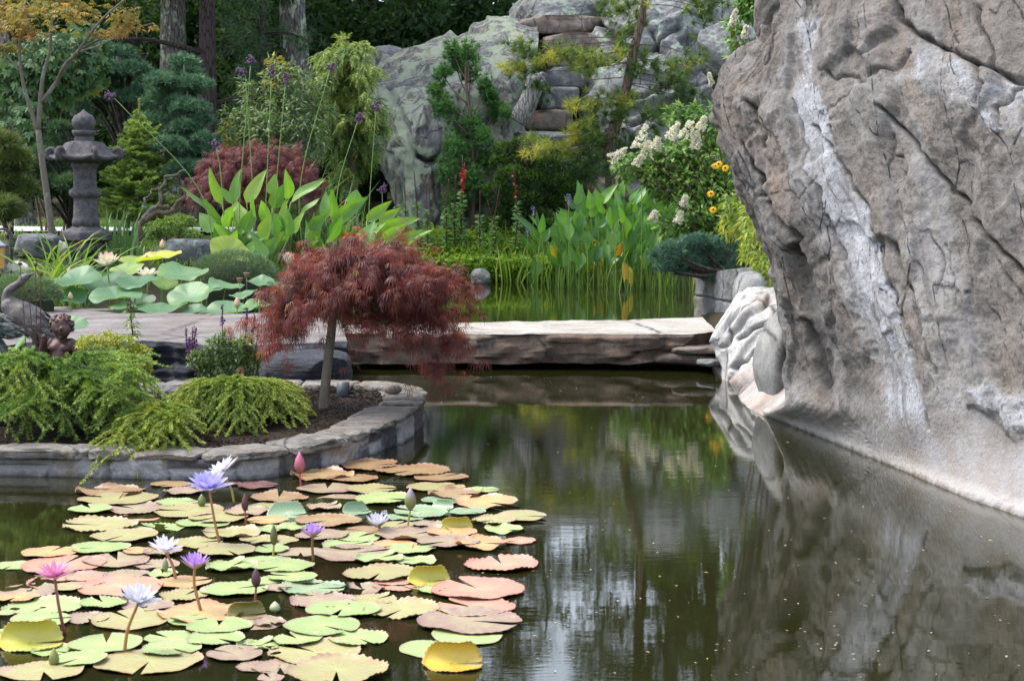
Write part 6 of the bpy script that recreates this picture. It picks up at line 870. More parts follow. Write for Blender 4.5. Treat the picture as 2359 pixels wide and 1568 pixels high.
# ---- weeping red maple
b = isl(743, 944, .155); d = float(b[1]); q = lambda x, y, o=0: P(x, y, d + o); hub = q(790, 655, .05); ends = []
for k in range(230):
    an = RG.uniform(0, 2 * math.pi); r = RG.uniform(.12, 1) ** .55; cx_, sx = math.cos(an), math.sin(an); x = 862 + (226 if cx_ > 0 else 256) * r * cx_; dd = .62 * r * sx
    ytop = 588 + 105 * ((x - 858) / 255) ** 2 * (1 if x > 858 else 1.12) + 26 * abs(dd); hang = (18 + 104 * r ** 1.5 * RG.uniform(.25, 1)) * (1.35 if x > 960 else .95 if x > 800 else 1.05); yl = ytop + hang + (14 if x < 700 else 0)
    if 700 < x < 860 and yl > 775: yl = RG.uniform(650, 770)
    ends.append((q(790 + .62 * (x - 790), ytop - 6 + RG.uniform(-8, 12), dd * .6), q(x, min(yl, 912), dd)))
for k in range(15): x = RG.uniform(930, 1035); ends.append((q(930 + .5 * (x - 930), 690, RG.uniform(-.35, .2)), q(x, RG.uniform(830, 915), RG.uniform(-.5, .25))))
for k in range(12): x = RG.uniform(598, 690); ends.append((q(670 + .3 * (x - 670), 690, RG.uniform(-.3, .3)), q(x, RG.uniform(760, 840), RG.uniform(-.4, .4))))
for k in range(70): x = RG.uniform(605, 1060); o = RG.uniform(-.5, .35); y = RG.uniform(640, 775 if x < 980 else 800); ends.append((q(790 + .6 * (x - 790), y - RG.uniform(25, 60), .6 * o), q(x, y, o)))
red_mound(b, hub, ends, 21000, .075, L_red, 7, 'weeping_maple', 'weeping dark red laceleaf maple with slim grey trunk on the planter', [([b - UP * .05, q(752, 860), q(762, 775), q(768, 715), q(782, 672), hub], (.033, .023)), ([q(770, 700), q(758, 675), q(765, 650, -.1), q(790, 640, -.1), q(750, 668, -.2)], (.016, .008)), ([hub, q(835, 640, -.1), q(868, 668, -.2), q(880, 720, -.25)], (.018, .006)), ([hub, q(850, 620, .1), q(920, 615, .1), q(985, 660, .1)], (.018, .005)), ([q(785, 665), q(720, 650, -.1), q(660, 665, -.15)], (.014, .004)), ([hub, q(830, 600, 0), q(880, 575, 0), q(930, 590, .05)], (.016, .004)), ([hub, q(800, 640, .3), q(780, 650, .5)], (.014, .004))], .06, 3, .3, -.02)
# ---- weeping hemlock and spruce
def weeping(name, label, mat, centre, arms, nl, wdn, tint, dens, side, b, droop=.5, flat=.35, wmat=M_twig):
    t = T(name, label, 'shrub', b); mb = MB(); wm = MB()
    for (m, e, tn) in arms:
        s = centre + np.clip(RG.normal(0, 1, 3), -1.5, 1.5) * [.09, .08, .02]; c = spline([s, m, e], 16); tube(wm, c, np.linspace(.004, .0015, 16), 4, cap=False); cc = [c[1:13], c[5:]]; dv = c[-1] - c[0]; L0 = np.linalg.norm(dv)
        for k in range(side):
            j = RG.integers(3, 15); s2 = c[j]; tg = nrm(c[j] - c[j - 1]); sv = nrm(np.cross(tg, UP)) * (1 if k % 2 else -1); e2 = s2 + (tg * .8 + sv * RG.uniform(.4, .9) - UP * RG.uniform(.0, droop)) * L0 * RG.uniform(.14, .32); cc.append(spline([s2, (s2 + e2) / 2 + UP * .012, e2], 11)); tube(wm, cc[-1][::3], .0025, 3, cap=False)
        for cv in cc: n = int(dens * np.linalg.norm(cv[-1] - cv[0]) + 12); brush(mb, [cv], nl, 0, tn, n, wdn, flat, .0)
    mb.build('foliage', mat, t, smooth=False); wm.build('branches', wmat, t); return t
b = isl(540, 985, .16); hz = []
cen = P(545, 893, 10.55)
for k in range(150):
    an = RG.uniform(0, 6.28); r = RG.uniform(.25, 1) ** .6; x = 552 + 172 * r * math.cos(an); dd = 10.5 - .05 + .62 * r * math.sin(an); front = max(0, -math.sin(an)); yt = 872 + 16 * r + 8 * abs(math.cos(an)); e = P(x, yt + 30 + 85 * r ** 2 * front * RG.uniform(.4, 1.05) + 34 * r * RG.uniform(.2, 1), dd); e[2] = max(e[2], .155); hz.append((P(550 + .66 * (x - 550), yt - 8 + RG.uniform(-5, 8), 10.5 + .6 * (dd - 10.5)), e, np.clip(.62 - .3 * front * RG.uniform(0, 1) + .1 * math.sin(an) + RG.normal(0, .1), 0, 1)))
for k in range(30): x = RG.uniform(470, 560); dd = RG.uniform(10.5, 11.0); hz.append((P(540, 880, 10.6), P(x, RG.uniform(876, 900), dd), .96))
weeping('weeping_hemlock', 'low golden green weeping hemlock with drooping tips at the foot of the maple', L_hem, cen, hz, .018, .0066, .5, 560, 9, b, .3)
hz = []
for k in range(62): x = RG.uniform(255, 425); dd = RG.uniform(9.05, 9.75); y = RG.uniform(975, 1062) if dd < 9.3 else RG.uniform(950, 1010); hz.append((P(395 + .5 * (x - 395), 940 + RG.uniform(-8, 12), 9.75), P(x, y, dd), np.clip(RG.normal(.45, .12), 0, 1)))
weeping('trailing_hemlock', 'yellow green trailing hemlock spilling over the planter coping between the spruce and golden hemlock', L_hem, P(405, 950, 9.95), hz, .018, .0066, .5, 560, 8, isl(405, 990, .16))
hz = []; b = isl(150, 1000, .15)
for k in range(130):
    an = RG.uniform(0, 6.28); r = RG.uniform(.3, 1) ** .7; x = 150 + (215 if math.cos(an) > 0 else 240) * r * math.cos(an); front = max(0, -math.sin(an)); dd = 10.15 + .72 * r * math.sin(an) + .1; yt = 846 + RG.uniform(-22, 36) + 24 * math.exp(-((x - 140) / 55) ** 2); e = P(x, yt + 20 + 140 * r * front * RG.uniform(.35, 1) + RG.uniform(0, 45) * r, dd); e[2] = max(e[2], .15); hz.append((P(150 + .6 * (x - 150), yt - 14 + RG.uniform(-12, 10), 10.2 + .6 * (dd - 10.2)), e, np.clip(.55 - .28 * front * RG.uniform(.2, 1) + RG.normal(.05, .14), 0, 1)))
for k in range(26): x = RG.uniform(-60, 350); hz.append((P(150 + .6 * (x - 150), 822 + RG.uniform(-6, 20) + 22 * math.exp(-((x - 140) / 55) ** 2), 10.2), P(x, 842 + RG.uniform(-28, 40) + 24 * math.exp(-((x - 140) / 55) ** 2), RG.uniform(9.8, 10.4)), np.clip(RG.normal(.68, .1), 0, 1)))
for k in range(70): x = RG.uniform(-70, 345); y = RG.uniform(845, 960); dd = RG.uniform(9.5, 10.1); hz.append((P(150 + .75 * (x - 150), y - 22, dd + .15), P(x + RG.normal(0, 12), y + RG.uniform(-16, 10), dd - .05), np.clip(RG.normal(.55, .14), 0, 1)))
weeping('weeping_spruce', 'bushy green weeping spruce at the left end of the planter in front of the cherub', L_spr, P(150, 872, 10.3), hz, .02, .0062, .5, 560, 7, b, .35, .75)
# ---- golden shrub, tall perennial, salvia
bush('golden_cypress', 'small golden leaved bush right beside the bronze cherub', 'shrub', [B3(x, y, 11.1, r) for x, y, r in [(205, 795, 26), (250, 790, 28), (290, 800, 28), (325, 815, 22), (230, 825, 28), (280, 835, 30), (330, 845, 20), (190, 825, 16)]], 3000, .028, L_gold, 8, M_twig, wd=.55, org=isl(260, 915, .16), simple=False)
b = isl(312, 905, .16); d = float(b[1]) - .25; t = T('tall_perennial', 'thin single stem with a whorl of drooping leaves standing out of the golden bush', 'plant', b); mb = MB(); tp = P(299, 706, d); c = spline([b, P(308, 800, d), tp], 14); tube(mb, c, .006, 6); mb.build('stem', M_rstem, t); mb = MB(); n = 34; p, tg, f, _ = along([c], n, .62, .97); leaves(mb, p, nrm(rdir(n) * [1, 1, .15] + UP * .1), UP, .085 * (1.5 - f * .7), .026, RG.uniform(.3, 1, n), .45); mb.build('leaves', L_salv, t, smooth=False); mb = MB(); n = 40; leaves(mb, tp + RG.normal(0, .016, (n, 3)), rdir(n), rdir(n), .03, .01, .5); mb.build('flower_head', M_brn, t, smooth=False)
b = isl(515, 905, .16); t = T('salvia', 'leafy salvia with thin purple flower spikes left of the weeping red maple', 'flower', b); d = 11.25; bl = [B3(x, y, d, r) for x, y, r in [(455, 830, 24), (500, 800, 26), (545, 805, 28), (585, 830, 24), (500, 840, 30), (550, 845, 28), (470, 852, 20), (570, 790, 18), (520, 780, 16)]]; mb = MB(); p, u, i = blob_pts(bl, 1900, .95); n = len(p); leaves(mb, p, nrm(u * .4 + rdir(n) * .6 + UP * .2), nrm(UP + .5 * rdir(n)), .045 * RG.uniform(.6, 1.2, n), .017, RG.uniform(0, 1, n)); mb.build('leaves', L_salv, t, smooth=False); sm = MB()
for x, y0, y1, lean in ((428, 754, 806, -4), (444, 757, 806, 0), (451, 754, 800, 2), (512, 704, 748, 0), (568, 712, 752, 0), (586, 724, 772, 4), (596, 745, 780, 3), (436, 775, 812, -2)):
    dd = d + RG.normal(0, .08); tp = P(x, y0, dd); lo_ = P(x - lean, y1, dd); c = spline([P(515 + .7 * (x - 515), 868, dd), lo_, tp], 12); tube(sm, c, .0035, 5); mb = MB(); n = 70; f = RG.uniform(0, 1, n); leaves(mb, lo_ + (tp - lo_) * (np.round(f * 9) / 9)[:, None] + RG.normal(0, .004, (n, 3)), nrm(rdir(n) + UP * .4), rdir(n), .02 * (1.15 - .6 * f), .010, .5, simple=True); mb.build('flower_spike', M_viol, t, smooth=False)
sm.build('stems', M_rstem, t)
for (x0, y0, x1, y1), lb in (((46, 608, 56, 775), 'tallest dried seed head stem in front of the crane'), ((82, 610, 72, 745), 'dried seed head stem beside the crane bill'), ((94, 632, 78, 760), 'dried seed head stem right of the crane bill'), ((66, 668, 72, 745), 'shortest dried seed head stem in front of the crane body')):
    b = isl(x1 + 6, 900, .16); d = float(b[1]) - .4; b = P(x1 + 6, 930, d); b[2] = .16; c_ = P(x0, y0, d); t = T('seed_head', lb, 'seed head', b, 'dried round seed heads by the crane'); mb = MB(); stalk(mb, b, c_, .004, .003, (.01, 0, 0), 12); mb.build('stem', M_rstem, t); mb = MB(); stone_mb(c_, (.028, .028, .022), 1, 3, .15, 0, 2, mb=mb); needles(mb, np.tile(c_, (40, 1)), nrm(rdir(40) + UP * .5), .022, .005, .5); mb.build('seed_pod', M_brn, t)
# ---- bronze statues: overlapping forms fused into one skin
def fused(name, mat, parent, mb, vox): 
    o = mb.build(name, mat, parent); r = o.modifiers.new('fuse', 'REMESH'); r.mode = 'VOXEL'; r.voxel_size = vox; r.use_smooth_shade = True; s_ = o.modifiers.new('soften', 'SMOOTH'); s_.iterations = 3; s_.factor = .5; return o
def limb(mb, pts, rad, n=14, sides=12):
    c = spline(pts, n); r = np.interp(np.linspace(0, 1, n), np.linspace(0, 1, len(rad)), rad); tube(mb, c, r, sides)
    for e, r_ in ((0, rad[0]), (-1, rad[-1])): V, Fc = ico(2); mb.add(V * r_ + c[e], Fc)
def ell(mb, c, r, rot=None): 
    V, Fc = ico(3); v = V * arr(r); v = v if rot is None else v @ arr(rot).T; mb.add(v + arr(c), Fc)
N = Nd('old_bronze'); v = N.noise(N.pos(), 18, 7, .7); e = N.n('NewGeometry').outputs['Pointiness']; c = N.ramp(v, [(.3, (.035, .018, .018)), (.55, (.075, .038, .034)), (.75, (.13, .075, .06))]); M_bronze = N.fin(c, .5, N.bump(v, .3, .006), .5, Metallic=.35)
N = Nd('verdigris_bronze'); v = N.noise(N.pos(), 14, 7, .7); c = N.ramp(v, [(.32, (.05, .045, .04)), (.46, (.10, .10, .095)), (.58, (.16, .21, .20)), (.75, (.28, .38, .36))]); M_verd = N.fin(c, .65, N.bump(v, .5, .008), .4, Metallic=.2)
N = Nd('dark_crane_bronze'); v = N.noise(N.pos(), 16, 7, .7); c = N.ramp(v, [(.32, (.04, .035, .035)), (.5, (.10, .09, .085)), (.62, (.17, .17, .16)), (.75, (.22, .29, .29))]); M_crane = N.fin(c, .6, N.bump(v, .5, .008), .4, Metallic=.2)
d = 11.35; k = mpp(d); b = P(140, 925, d); b[2] = .16; q = lambda x, y, o=0: P(x, y, d + o); t = T('cherub_statue', 'dark bronze cherub child statue with curly hair standing behind the spruce', 'statue', b); mb = MB()
ell(mb, q(142, 752), (.066, .072, .078)); ell(mb, q(146, 762, -.045), (.045, .035, .045)); ell(mb, q(141, 757, -.078), (.009, .014, .013)); ell(mb, q(133, 760, -.062), (.018, .014, .016)); ell(mb, q(150, 760, -.062), (.018, .014, .016)); ell(mb, q(142, 768, -.066), (.02, .012, .008)); ell(mb, q(142, 777, -.05), (.02, .02, .015)); limb(mb, [q(141, 770), q(139, 795)], [.034, .04])
limb(mb, [q(138, 800), q(138, 822, -.01), q(137, 850, -.02), q(136, 880)], [.066, .078, .086, .08]); ell(mb, q(126, 803, -.045), (.04, .03, .035)); ell(mb, q(150, 803, -.045), (.04, .03, .035)); ell(mb, q(116, 792), (.04, .042, .04)); ell(mb, q(163, 792), (.04, .042, .04))
limb(mb, [q(114, 792), q(102, 815, -.02), q(97, 825, -.03)], [.036, .034, .032]); limb(mb, [q(97, 825, -.03), q(99, 805, -.07), q(101, 790, -.1)], [.032, .028, .022]); ell(mb, q(101, 784, -.11), (.022, .014, .024))
for j in range(4): limb(mb, [q(97 + 3 * j, 780, -.115), q(97.5 + 2.6 * j, 774 + abs(j - 1.5), -.125), q(98 + 2.4 * j, 769 + 1.5 * abs(j - 1.5), -.12)], [.007, .006, .005], 6, 8)
limb(mb, [q(107, 786, -.11), q(111, 781, -.12), q(112, 776, -.125)], [.008, .007, .006], 6, 8); limb(mb, [q(165, 792), q(176, 815, -.01), q(181, 830, -.04)], [.036, .034, .03]); limb(mb, [q(181, 830, -.04), q(187, 845, -.09), q(190, 852, -.12)], [.03, .026, .02]); ell(mb, q(191, 856, -.13), (.022, .018, .018))
for j in range(4): limb(mb, [q(187 + 3 * j, 859, -.14), q(187 + 3 * j, 864, -.15), q(187 + 2.6 * j, 867, -.145)], [.007, .006, .005], 6, 8)
limb(mb, [q(128, 880), q(126, 905, -.02), q(127, 925)], [.055, .045, .035]); limb(mb, [q(148, 880), q(150, 905, -.02), q(149, 925)], [.055, .045, .035]); ell(mb, q(127, 929, -.02), (.025, .05, .018)); ell(mb, q(149, 929, -.02), (.025, .05, .018)); fused('body', M_bronze, t, mb, .006)
mb = MB()
for j in range(95):
    u = rdir(1)[0]
    if u[1] < -.15 and u[2] < .42: continue
    if u[2] < -.5: continue
    stone_mb(q(142, 750, .012) + u * [.07, .07, .072], (.034, .034, .03), .9, j, .25, 0, 2, mb=mb)
mb.build('curly_hair', M_bronze, t)
d = 12.4; q = lambda x, y, o=0: P(x, y, d + o); b = q(88, 900); b[2] = .16; t = T('crane_statue', 'dark bronze crane with an S shaped neck raised behind the cherub', 'statue', b); mb = MB(); limb(mb, [q(24, 705), q(45, 722), q(75, 742), (q(100, 762)), q(122, 776)], [.07, .105, .115, .08, .03], 22, 18); limb(mb, [q(26, 708), q(16, 692), q(19, 672), q(33, 660), q(46, 652), q(54, 642)], [.06, .042, .034, .03, .028, .03], 26, 12); limb(mb, [q(54, 642), q(62, 637)], [.034, .024], 6); limb(mb, [q(62, 637), q(74, 631), q(86, 626)], [.018, .011, .003], 8); ell(mb, q(56, 640, -.03), (.006, .006, .006))
for s_ in (0, 1): limb(mb, [q(78 + 5 * s_, 770, .05 * s_), q(85 + 6 * s_, 806, .05 * s_), q(87 + 6 * s_, 860, .05 * s_), q(88 + 6 * s_, 905, .05 * s_)], [.026, .014, .012, .014], 14, 8); limb(mb, [q(88 + 6 * s_, 905, .05 * s_), q(80 + 6 * s_, 908, .05 * s_ - .1)], [.012, .008], 6, 8)
fused('body', M_crane, t, mb, .008); mb = MB(); n = 260; f = RG.uniform(0, 1, n); ax_ = spline([q(24, 705), q(45, 722), q(75, 742), q(100, 762), q(122, 776)], 60); r_ = np.interp(f, [0, .25, .5, .75, 1], [.07, .107, .117, .083, .035]); j = (f * 59).astype(int); tg = nrm(np.gradient(ax_, axis=0))[j]; u = rdir(n); u = nrm(u - tg * np.sum(u * tg, 1, keepdims=True)); leaves(mb, ax_[j] + u * r_[:, None] * .96, nrm(tg + u * .12), u, .07 + .05 * f, .03, .5, .15, -.15); mb.build('plumage', M_crane, t, smooth=False)
d = 11.6; q = lambda x, y, o=0: P(x, y, d + o); b = q(14, 925); b[2] = .16; t = T('crane_statue', 'green patinated bronze crane cut off by the left edge beside the cherub', 'statue', b); mb = MB(); limb(mb, [q(-90, 735), q(-50, 742), q(-10, 752), q(30, 762)], [.06, .10, .09, .02], 20, 16); limb(mb, [q(-90, 735), q(-110, 700), q(-100, 650), q(-80, 630)], [.05, .03, .025, .03]); limb(mb, [q(-80, 630), q(-50, 640)], [.02, .004])
for s_ in (0, 1): limb(mb, [q(-30 + 10 * s_, 765, .06 * s_), q(8 + 8 * s_, 805, .06 * s_), q(18 + 4 * s_, 835, .06 * s_), q(8 + 8 * s_, 925, .06 * s_)], [.03, .016, .014, .014], 16, 8)
fused('body', M_verd, t, mb, .008); mb = MB(); n = 180; f = RG.uniform(0, 1, n); ax_ = spline([q(-90, 735), q(-50, 742), q(-10, 752), q(30, 762)], 60); r_ = np.interp(f, [0, .33, .66, 1], [.06, .10, .092, .025]); j = (f * 59).astype(int); tg = nrm(np.gradient(ax_, axis=0))[j]; u = rdir(n); u = nrm(u - tg * np.sum(u * tg, 1, keepdims=True)); leaves(mb, ax_[j] + u * r_[:, None] * .96, nrm(tg + u * .12), u, .09, .035, .5, .15, -.15); mb.build('plumage', M_verd, t, smooth=False)
# ---- spotlight and pebble on the planter
b = isl(790, 917, .165); d = float(b[1]); k = mpp(d); t = T('garden_spotlight', 'small grey box shaped garden spotlight beside the maple trunk', 'spotlight', b); mb = MB(); bm_ = bmesh.new(); bmesh.ops.create_cube(bm_, size=1); bmesh.ops.scale(bm_, vec=(27 * k, 24 * k, 38 * k), verts=bm_.verts); bmesh.ops.bevel(bm_, geom=bm_.edges[:], offset=.004, segments=2, affect='EDGES'); bm_.verts.ensure_lookup_table(); Vb = arr([v.co[:] for v in bm_.verts]); o_ = 0; mb.add(Vb + b + UP * 19 * k, [np.array([[v.index for v in f.verts]]) for f in bm_.faces]); bm_.free(); M_gm = plain('grey_lamp_metal', (.13, .145, .17), .45, .1, 20, .05); M_blk = plain('black_rubber', (.012, .012, .013), .5, .2, 20, .05); mb.build('housing', M_gm, t)
mb = MB(); box(mb, b + [13.6 * k + .002, 0, 21 * k], (.003, 18 * k, 30 * k)); mb.build('lens', plain('dark_glass', (.03, .03, .035), .1, .1, 5, 0, .6), t); mb = MB(); tube(mb, spline([b + [13 * k, .01, 12 * k], b + [22 * k, 0, 16 * k], b + [32 * k, -.02, 8 * k], b + [45 * k, -.05, 1 * k], b + [60 * k, -.1, -.01]], 24), .0045, 8); mb.build('cable', M_blk, t); mb = MB(); limb(mb, [b + [12 * k, 0, 14 * k], b + [24 * k, 0, 13 * k]], [.014, .012], 6); mb.build('bracket', M_blk, t)
p = W(905, 904, .21); tag(stone_mb(p + UP * .022, (.118, .1, .07), 1, 77, .03, 0, 4, fine=.002).build('pebble', M_peb, org=p), 'smooth brown oval pebble resting on the planter coping near its tip', 'pebble')
# ================================================================ stone lantern
g = G(202, 628); d = float(g[1]); k = mpp(d); t = T('stone_lantern', 'tall dark carved stone lantern with curled roof corners and ball finial', 'lantern', g)
N = Nd('dark_carved_stone'); v = N.noise(N.pos(), 16, 8, .72); f = N.noise(N.pos(), 90, 4); c = N.ramp(v, [(.3, (.035, .034, .037)), (.5, (.075, .072, .078)), (.66, (.12, .115, .12)), (.8, (.19, .185, .17))]); M_lan = N.fin(N.mix(.5, c, N.ramp(f, [(.3, (.6, .6, .6)), (.7, (1.3, 1.3, 1.25))]), 'MULTIPLY'), .85, N.bump(N.mix(.5, v, f), .5, .012), .25)
lx = g[0] - 2 * k; Z = lambda py: P(CX, py, d)[2]; LC = np.array([lx, d, 0.0])
def turned(name, prof, sides=40, rot=0, parent=None):   # prof (half width px, py) top to bottom
    mb = MB(); lathe(mb, LC, [(max(r, .3) * k, Z(y)) for r, y in prof[::-1]], sides); V = mb.V[0]; cs, sn = math.cos(rot), math.sin(rot); mb.V[0] = (V - LC) @ arr([[cs, sn, 0], [-sn, cs, 0], [0, 0, 1]]) + LC; return mb.build(name, M_lan, parent or t, smooth=sides > 12)
turned('finial', [(0, 252), (4, 256), (10, 261), (21, 267), (26.5, 277), (27, 284), (25, 292), (17, 299), (17, 301)]); turned('finial_collar', [(18, 300), (26.5, 301), (27, 307), (23, 313), (19, 314), (22, 319), (21, 324), (22, 327)])
pr = [(18, 324, 0), (34, 327, 0), (44, 331, 0), (52, 341, 1), (60, 352, 2), (72, 360, 4), (80, 362, 6), (82, 366, 6), (74, 371, 5), (55, 373, 2), (36, 374, 0), (28, 376, 0)]; m_ = 72; an = np.linspace(0, 2 * np.pi, m_, endpoint=False); V = []
for r, y, lift in pr:
    cor = np.abs(np.cos(3 * an)) ** 3; V.append(np.stack([(r * (.86 + .14 * cor)) * k * np.cos(an), (r * (.86 + .14 * cor)) * k * np.sin(an), Z(y) + (lift * .8 * cor + (1.3 * np.cos(12 * an) if lift <= 2 and r > 40 else 0)) * k], 1) + LC)
mb = MB().add(np.concatenate(V), gridF(len(pr), m_, True)[:, ::-1]); rf = mb.build('roof', M_lan, t)
for j in range(6):
    a_ = j * math.pi / 3; ca, sa = math.cos(a_), math.sin(a_); th = np.linspace(-.5 * math.pi, 2.6 * math.pi, 40); rad = np.linspace(13, 2.5, 40); u = 75 + rad * np.cos(th); zc = rad * np.sin(th); mb = MB(); path = np.stack([LC[0] + u * k * ca, LC[1] + u * k * sa, Z(353) + zc * k], 1); path = np.vstack([np.stack([LC[0] + np.linspace(40, 70, 8) * k * ca, LC[1] + np.linspace(40, 70, 8) * k * sa, Z(1) * 0 + np.linspace(Z(337), Z(363), 8)], 1), path]); tube(mb, path, np.r_[np.linspace(5, 6.2, 8), np.linspace(6.2, 3.6, 40)] * k, 8); mb.build('scroll', M_lan, rf)
turned('shaft', [(30, 372), (31, 384), (27, 388), (26, 392), (26, 430), (28, 434), (35, 438), (37, 445), (35, 452), (28, 455), (26, 458), (26, 462), (28, 500), (29, 503), (31, 508), (31, 522)])
turned('platform', [(31, 520), (36, 524), (60, 535), (62, 540), (62, 552), (57, 555), (44, 557)], 6, math.pi / 6)
mb = MB()       # fire box: six walls with window openings
for j in range(6):
    a0 = j * math.pi / 3; c0 = np.array([math.cos(a0), math.sin(a0), 0]); s0 = np.array([-math.sin(a0), math.cos(a0), 0]); R_ = 37 * k; w_ = 21 * k
    for (u0, u1, y0, y1) in ((-1, -.5, 556, 634), (.5, 1, 556, 634), (-.5, .5, 556, 575), (-.5, .5, 611, 634)):
        ctr_ = LC + c0 * R_ + s0 * (u0 + u1) / 2 * w_; box(mb, ctr_ * [1, 1, 0] + UP * (Z(y0) + Z(y1)) / 2, (6 * k, abs(u1 - u0) * w_ + (.001 if abs(u0) == .5 and abs(u1) == .5 else .0), Z(y0) - Z(y1)), a0)
mb.build('fire_box', M_lan, t, smooth=False)
# ---- path lantern on a shepherd's hook at the left edge
g = G(28, 640); d = float(g[1]); k = mpp(d); q = lambda x, y, o=0: P(x, y, d + o); t = T('path_lantern', 'amber glass path lantern hanging from a dark shepherd hook at the left edge', 'lantern', g); mb = MB(); tube(mb, spline([g - UP * .05, q(27, 600), q(29, 560), q(24, 538), q(10, 528), q(-4, 530), q(-8, 545)], 40), 3.2 * k, 10); mb.build('hook_pole', plain('blued_steel', (.03, .05, .06), .4, .2, 20, .1, .5, .5), t); h = q(-6, 594); mb = MB(); lathe(mb, h + UP * 26 * k, [(34 * k, 0), (34 * k, 3 * k), (8 * k, 17 * k), (6 * k, 22 * k)], 4); V = mb.V[0] - (h * [1, 1, 0]); a_ = math.pi / 4 + .1; mb.V[0] = np.c_[V[:, 0] * math.cos(a_) - V[:, 1] * math.sin(a_), V[:, 0] * math.sin(a_) + V[:, 1] * math.cos(a_), V[:, 2]] + h * [1, 1, 0]; mb.build('lantern_roof', M_gm, t, smooth=False)
mb = MB(); box(mb, h, (42 * k, 42 * k, 50 * k), .1); gl = mb.build('amber_glass', plain('amber_glass', (.5, .25, .045), .35, .15, 12, .05), t, smooth=False); mb = MB()
for sx in (-1, 0, 1):
    for sy in (-1, 1): c_, s_ = math.cos(.1), math.sin(.1); o_ = arr([sx * 21 * k, sy * 21.6 * k, 0]); box(mb, h + [o_[0] * c_ - o_[1] * s_, o_[0] * s_ + o_[1] * c_, 0], (3 * k, 3 * k, 53 * k), .1); o_ = arr([sy * 21.6 * k, sx * 21 * k, 0]); box(mb, h + [o_[0] * c_ - o_[1] * s_, o_[0] * s_ + o_[1] * c_, .0004], (2.8 * k, 2.8 * k, 52.6 * k), .1)
for zz_ in (-24, 8, 25): box(mb, h + UP * zz_ * k, (45 * k, 45 * k, 2.4 * k), .1)
mb.build('frame', M_gm, t, smooth=False)
# ================================================================ water lilies
A_ = lambda x, y: (x * .36, 1003.4 + y * .36)
B_ = lambda x, y: (588 + x * .36, 1003.4 + y * .36)
def padmat(name, cen, midc, rim, spot=None, rough=.38):
    N = Nd(name); r = N.attr('tint'); v = N.noise(N.co(), 5, 5, .6); rnd = N.n('ObjectInfo').outputs['Random']; f = N.noise(N.co(), 38, 4)
    c = N.ramp(N.math('ADD', r, N.math('MULTIPLY', N.math('SUBTRACT', v, .5), .7)), [(.08, cen), (.5, midc), (.80, midc), (1.0, rim)])
    c = N.mix(.22, c, N.ramp(rnd, [(0, (.62, .6, .55)), (.5, (1, 1, 1)), (1, (1.25, 1.25, 1.15))]), 'MULTIPLY'); c = N.mix(N.math('MULTIPLY', N.attr('mask'), .4), c, N.mix(.5, cen, (.55, .58, .40)))
    c = N.mix(N.math('MULTIPLY', N.ramp(N.noise(N.co(), 2.1, 4, .6, .5), [(.42, 0.0), (.62, 1.0)]), N.ramp(rnd, [(0, .15), (1, .6)])), c, (.33, .30, .15)); c = N.mix(N.ramp(N.noise(N.co(), 11, 4, .7), [(.64, 0.0), (.7, .6)]), c, (.16, .11, .05))
    if spot: c = N.mix(N.ramp(N.noise(N.co(), 3.2, 5, .65), [(.5, 0.0), (.64, .85)]), c, spot)
    c = N.mix(N.ramp(f, [(.62, 0.0), (.72, .5)]), c, tuple(x * .55 for x in midc)); return N.fin(c, rough, N.bump(N.math('ADD', v, N.math('MULTIPLY', N.attr('mask'), -.25)), .35, .01), .5)
PM = {'g': (padmat('pale_green_pad', (.36, .42, .15), (.27, .37, .13), (.30, .31, .15)), 'pale green'), 'y': (padmat('olive_yellow_pad', (.33, .33, .12), (.31, .285, .12), (.34, .22, .14), (.33, .25, .11)), 'olive yellow'), 'p': (padmat('mauve_pad', (.34, .25, .16), (.28, .18, .14), (.27, .14, .13), (.30, .28, .15)), 'mauve pink'),
      'o': (padmat('orange_pad', (.46, .33, .10), (.46, .24, .10), (.44, .18, .11), (.46, .34, .13)), 'orange'), 'c': (padmat('coral_pad', (.46, .31, .2), (.47, .215, .15), (.46, .16, .13), (.42, .24, .17)), 'coral pink'), 'b': (padmat('rusty_brown_pad', (.30, .20, .09), (.27, .15, .07), (.26, .14, .09)), 'rusty brown'), 'm': (padmat('maroon_pad', (.16, .05, .05), (.13, .035, .045), (.16, .05, .06)), 'maroon'), 's': (padmat('blue_green_pad', (.30, .40, .24), (.22, .34, .2), (.25, .34, .2), None, .25), 'bluish green')}
PAD_ME = []
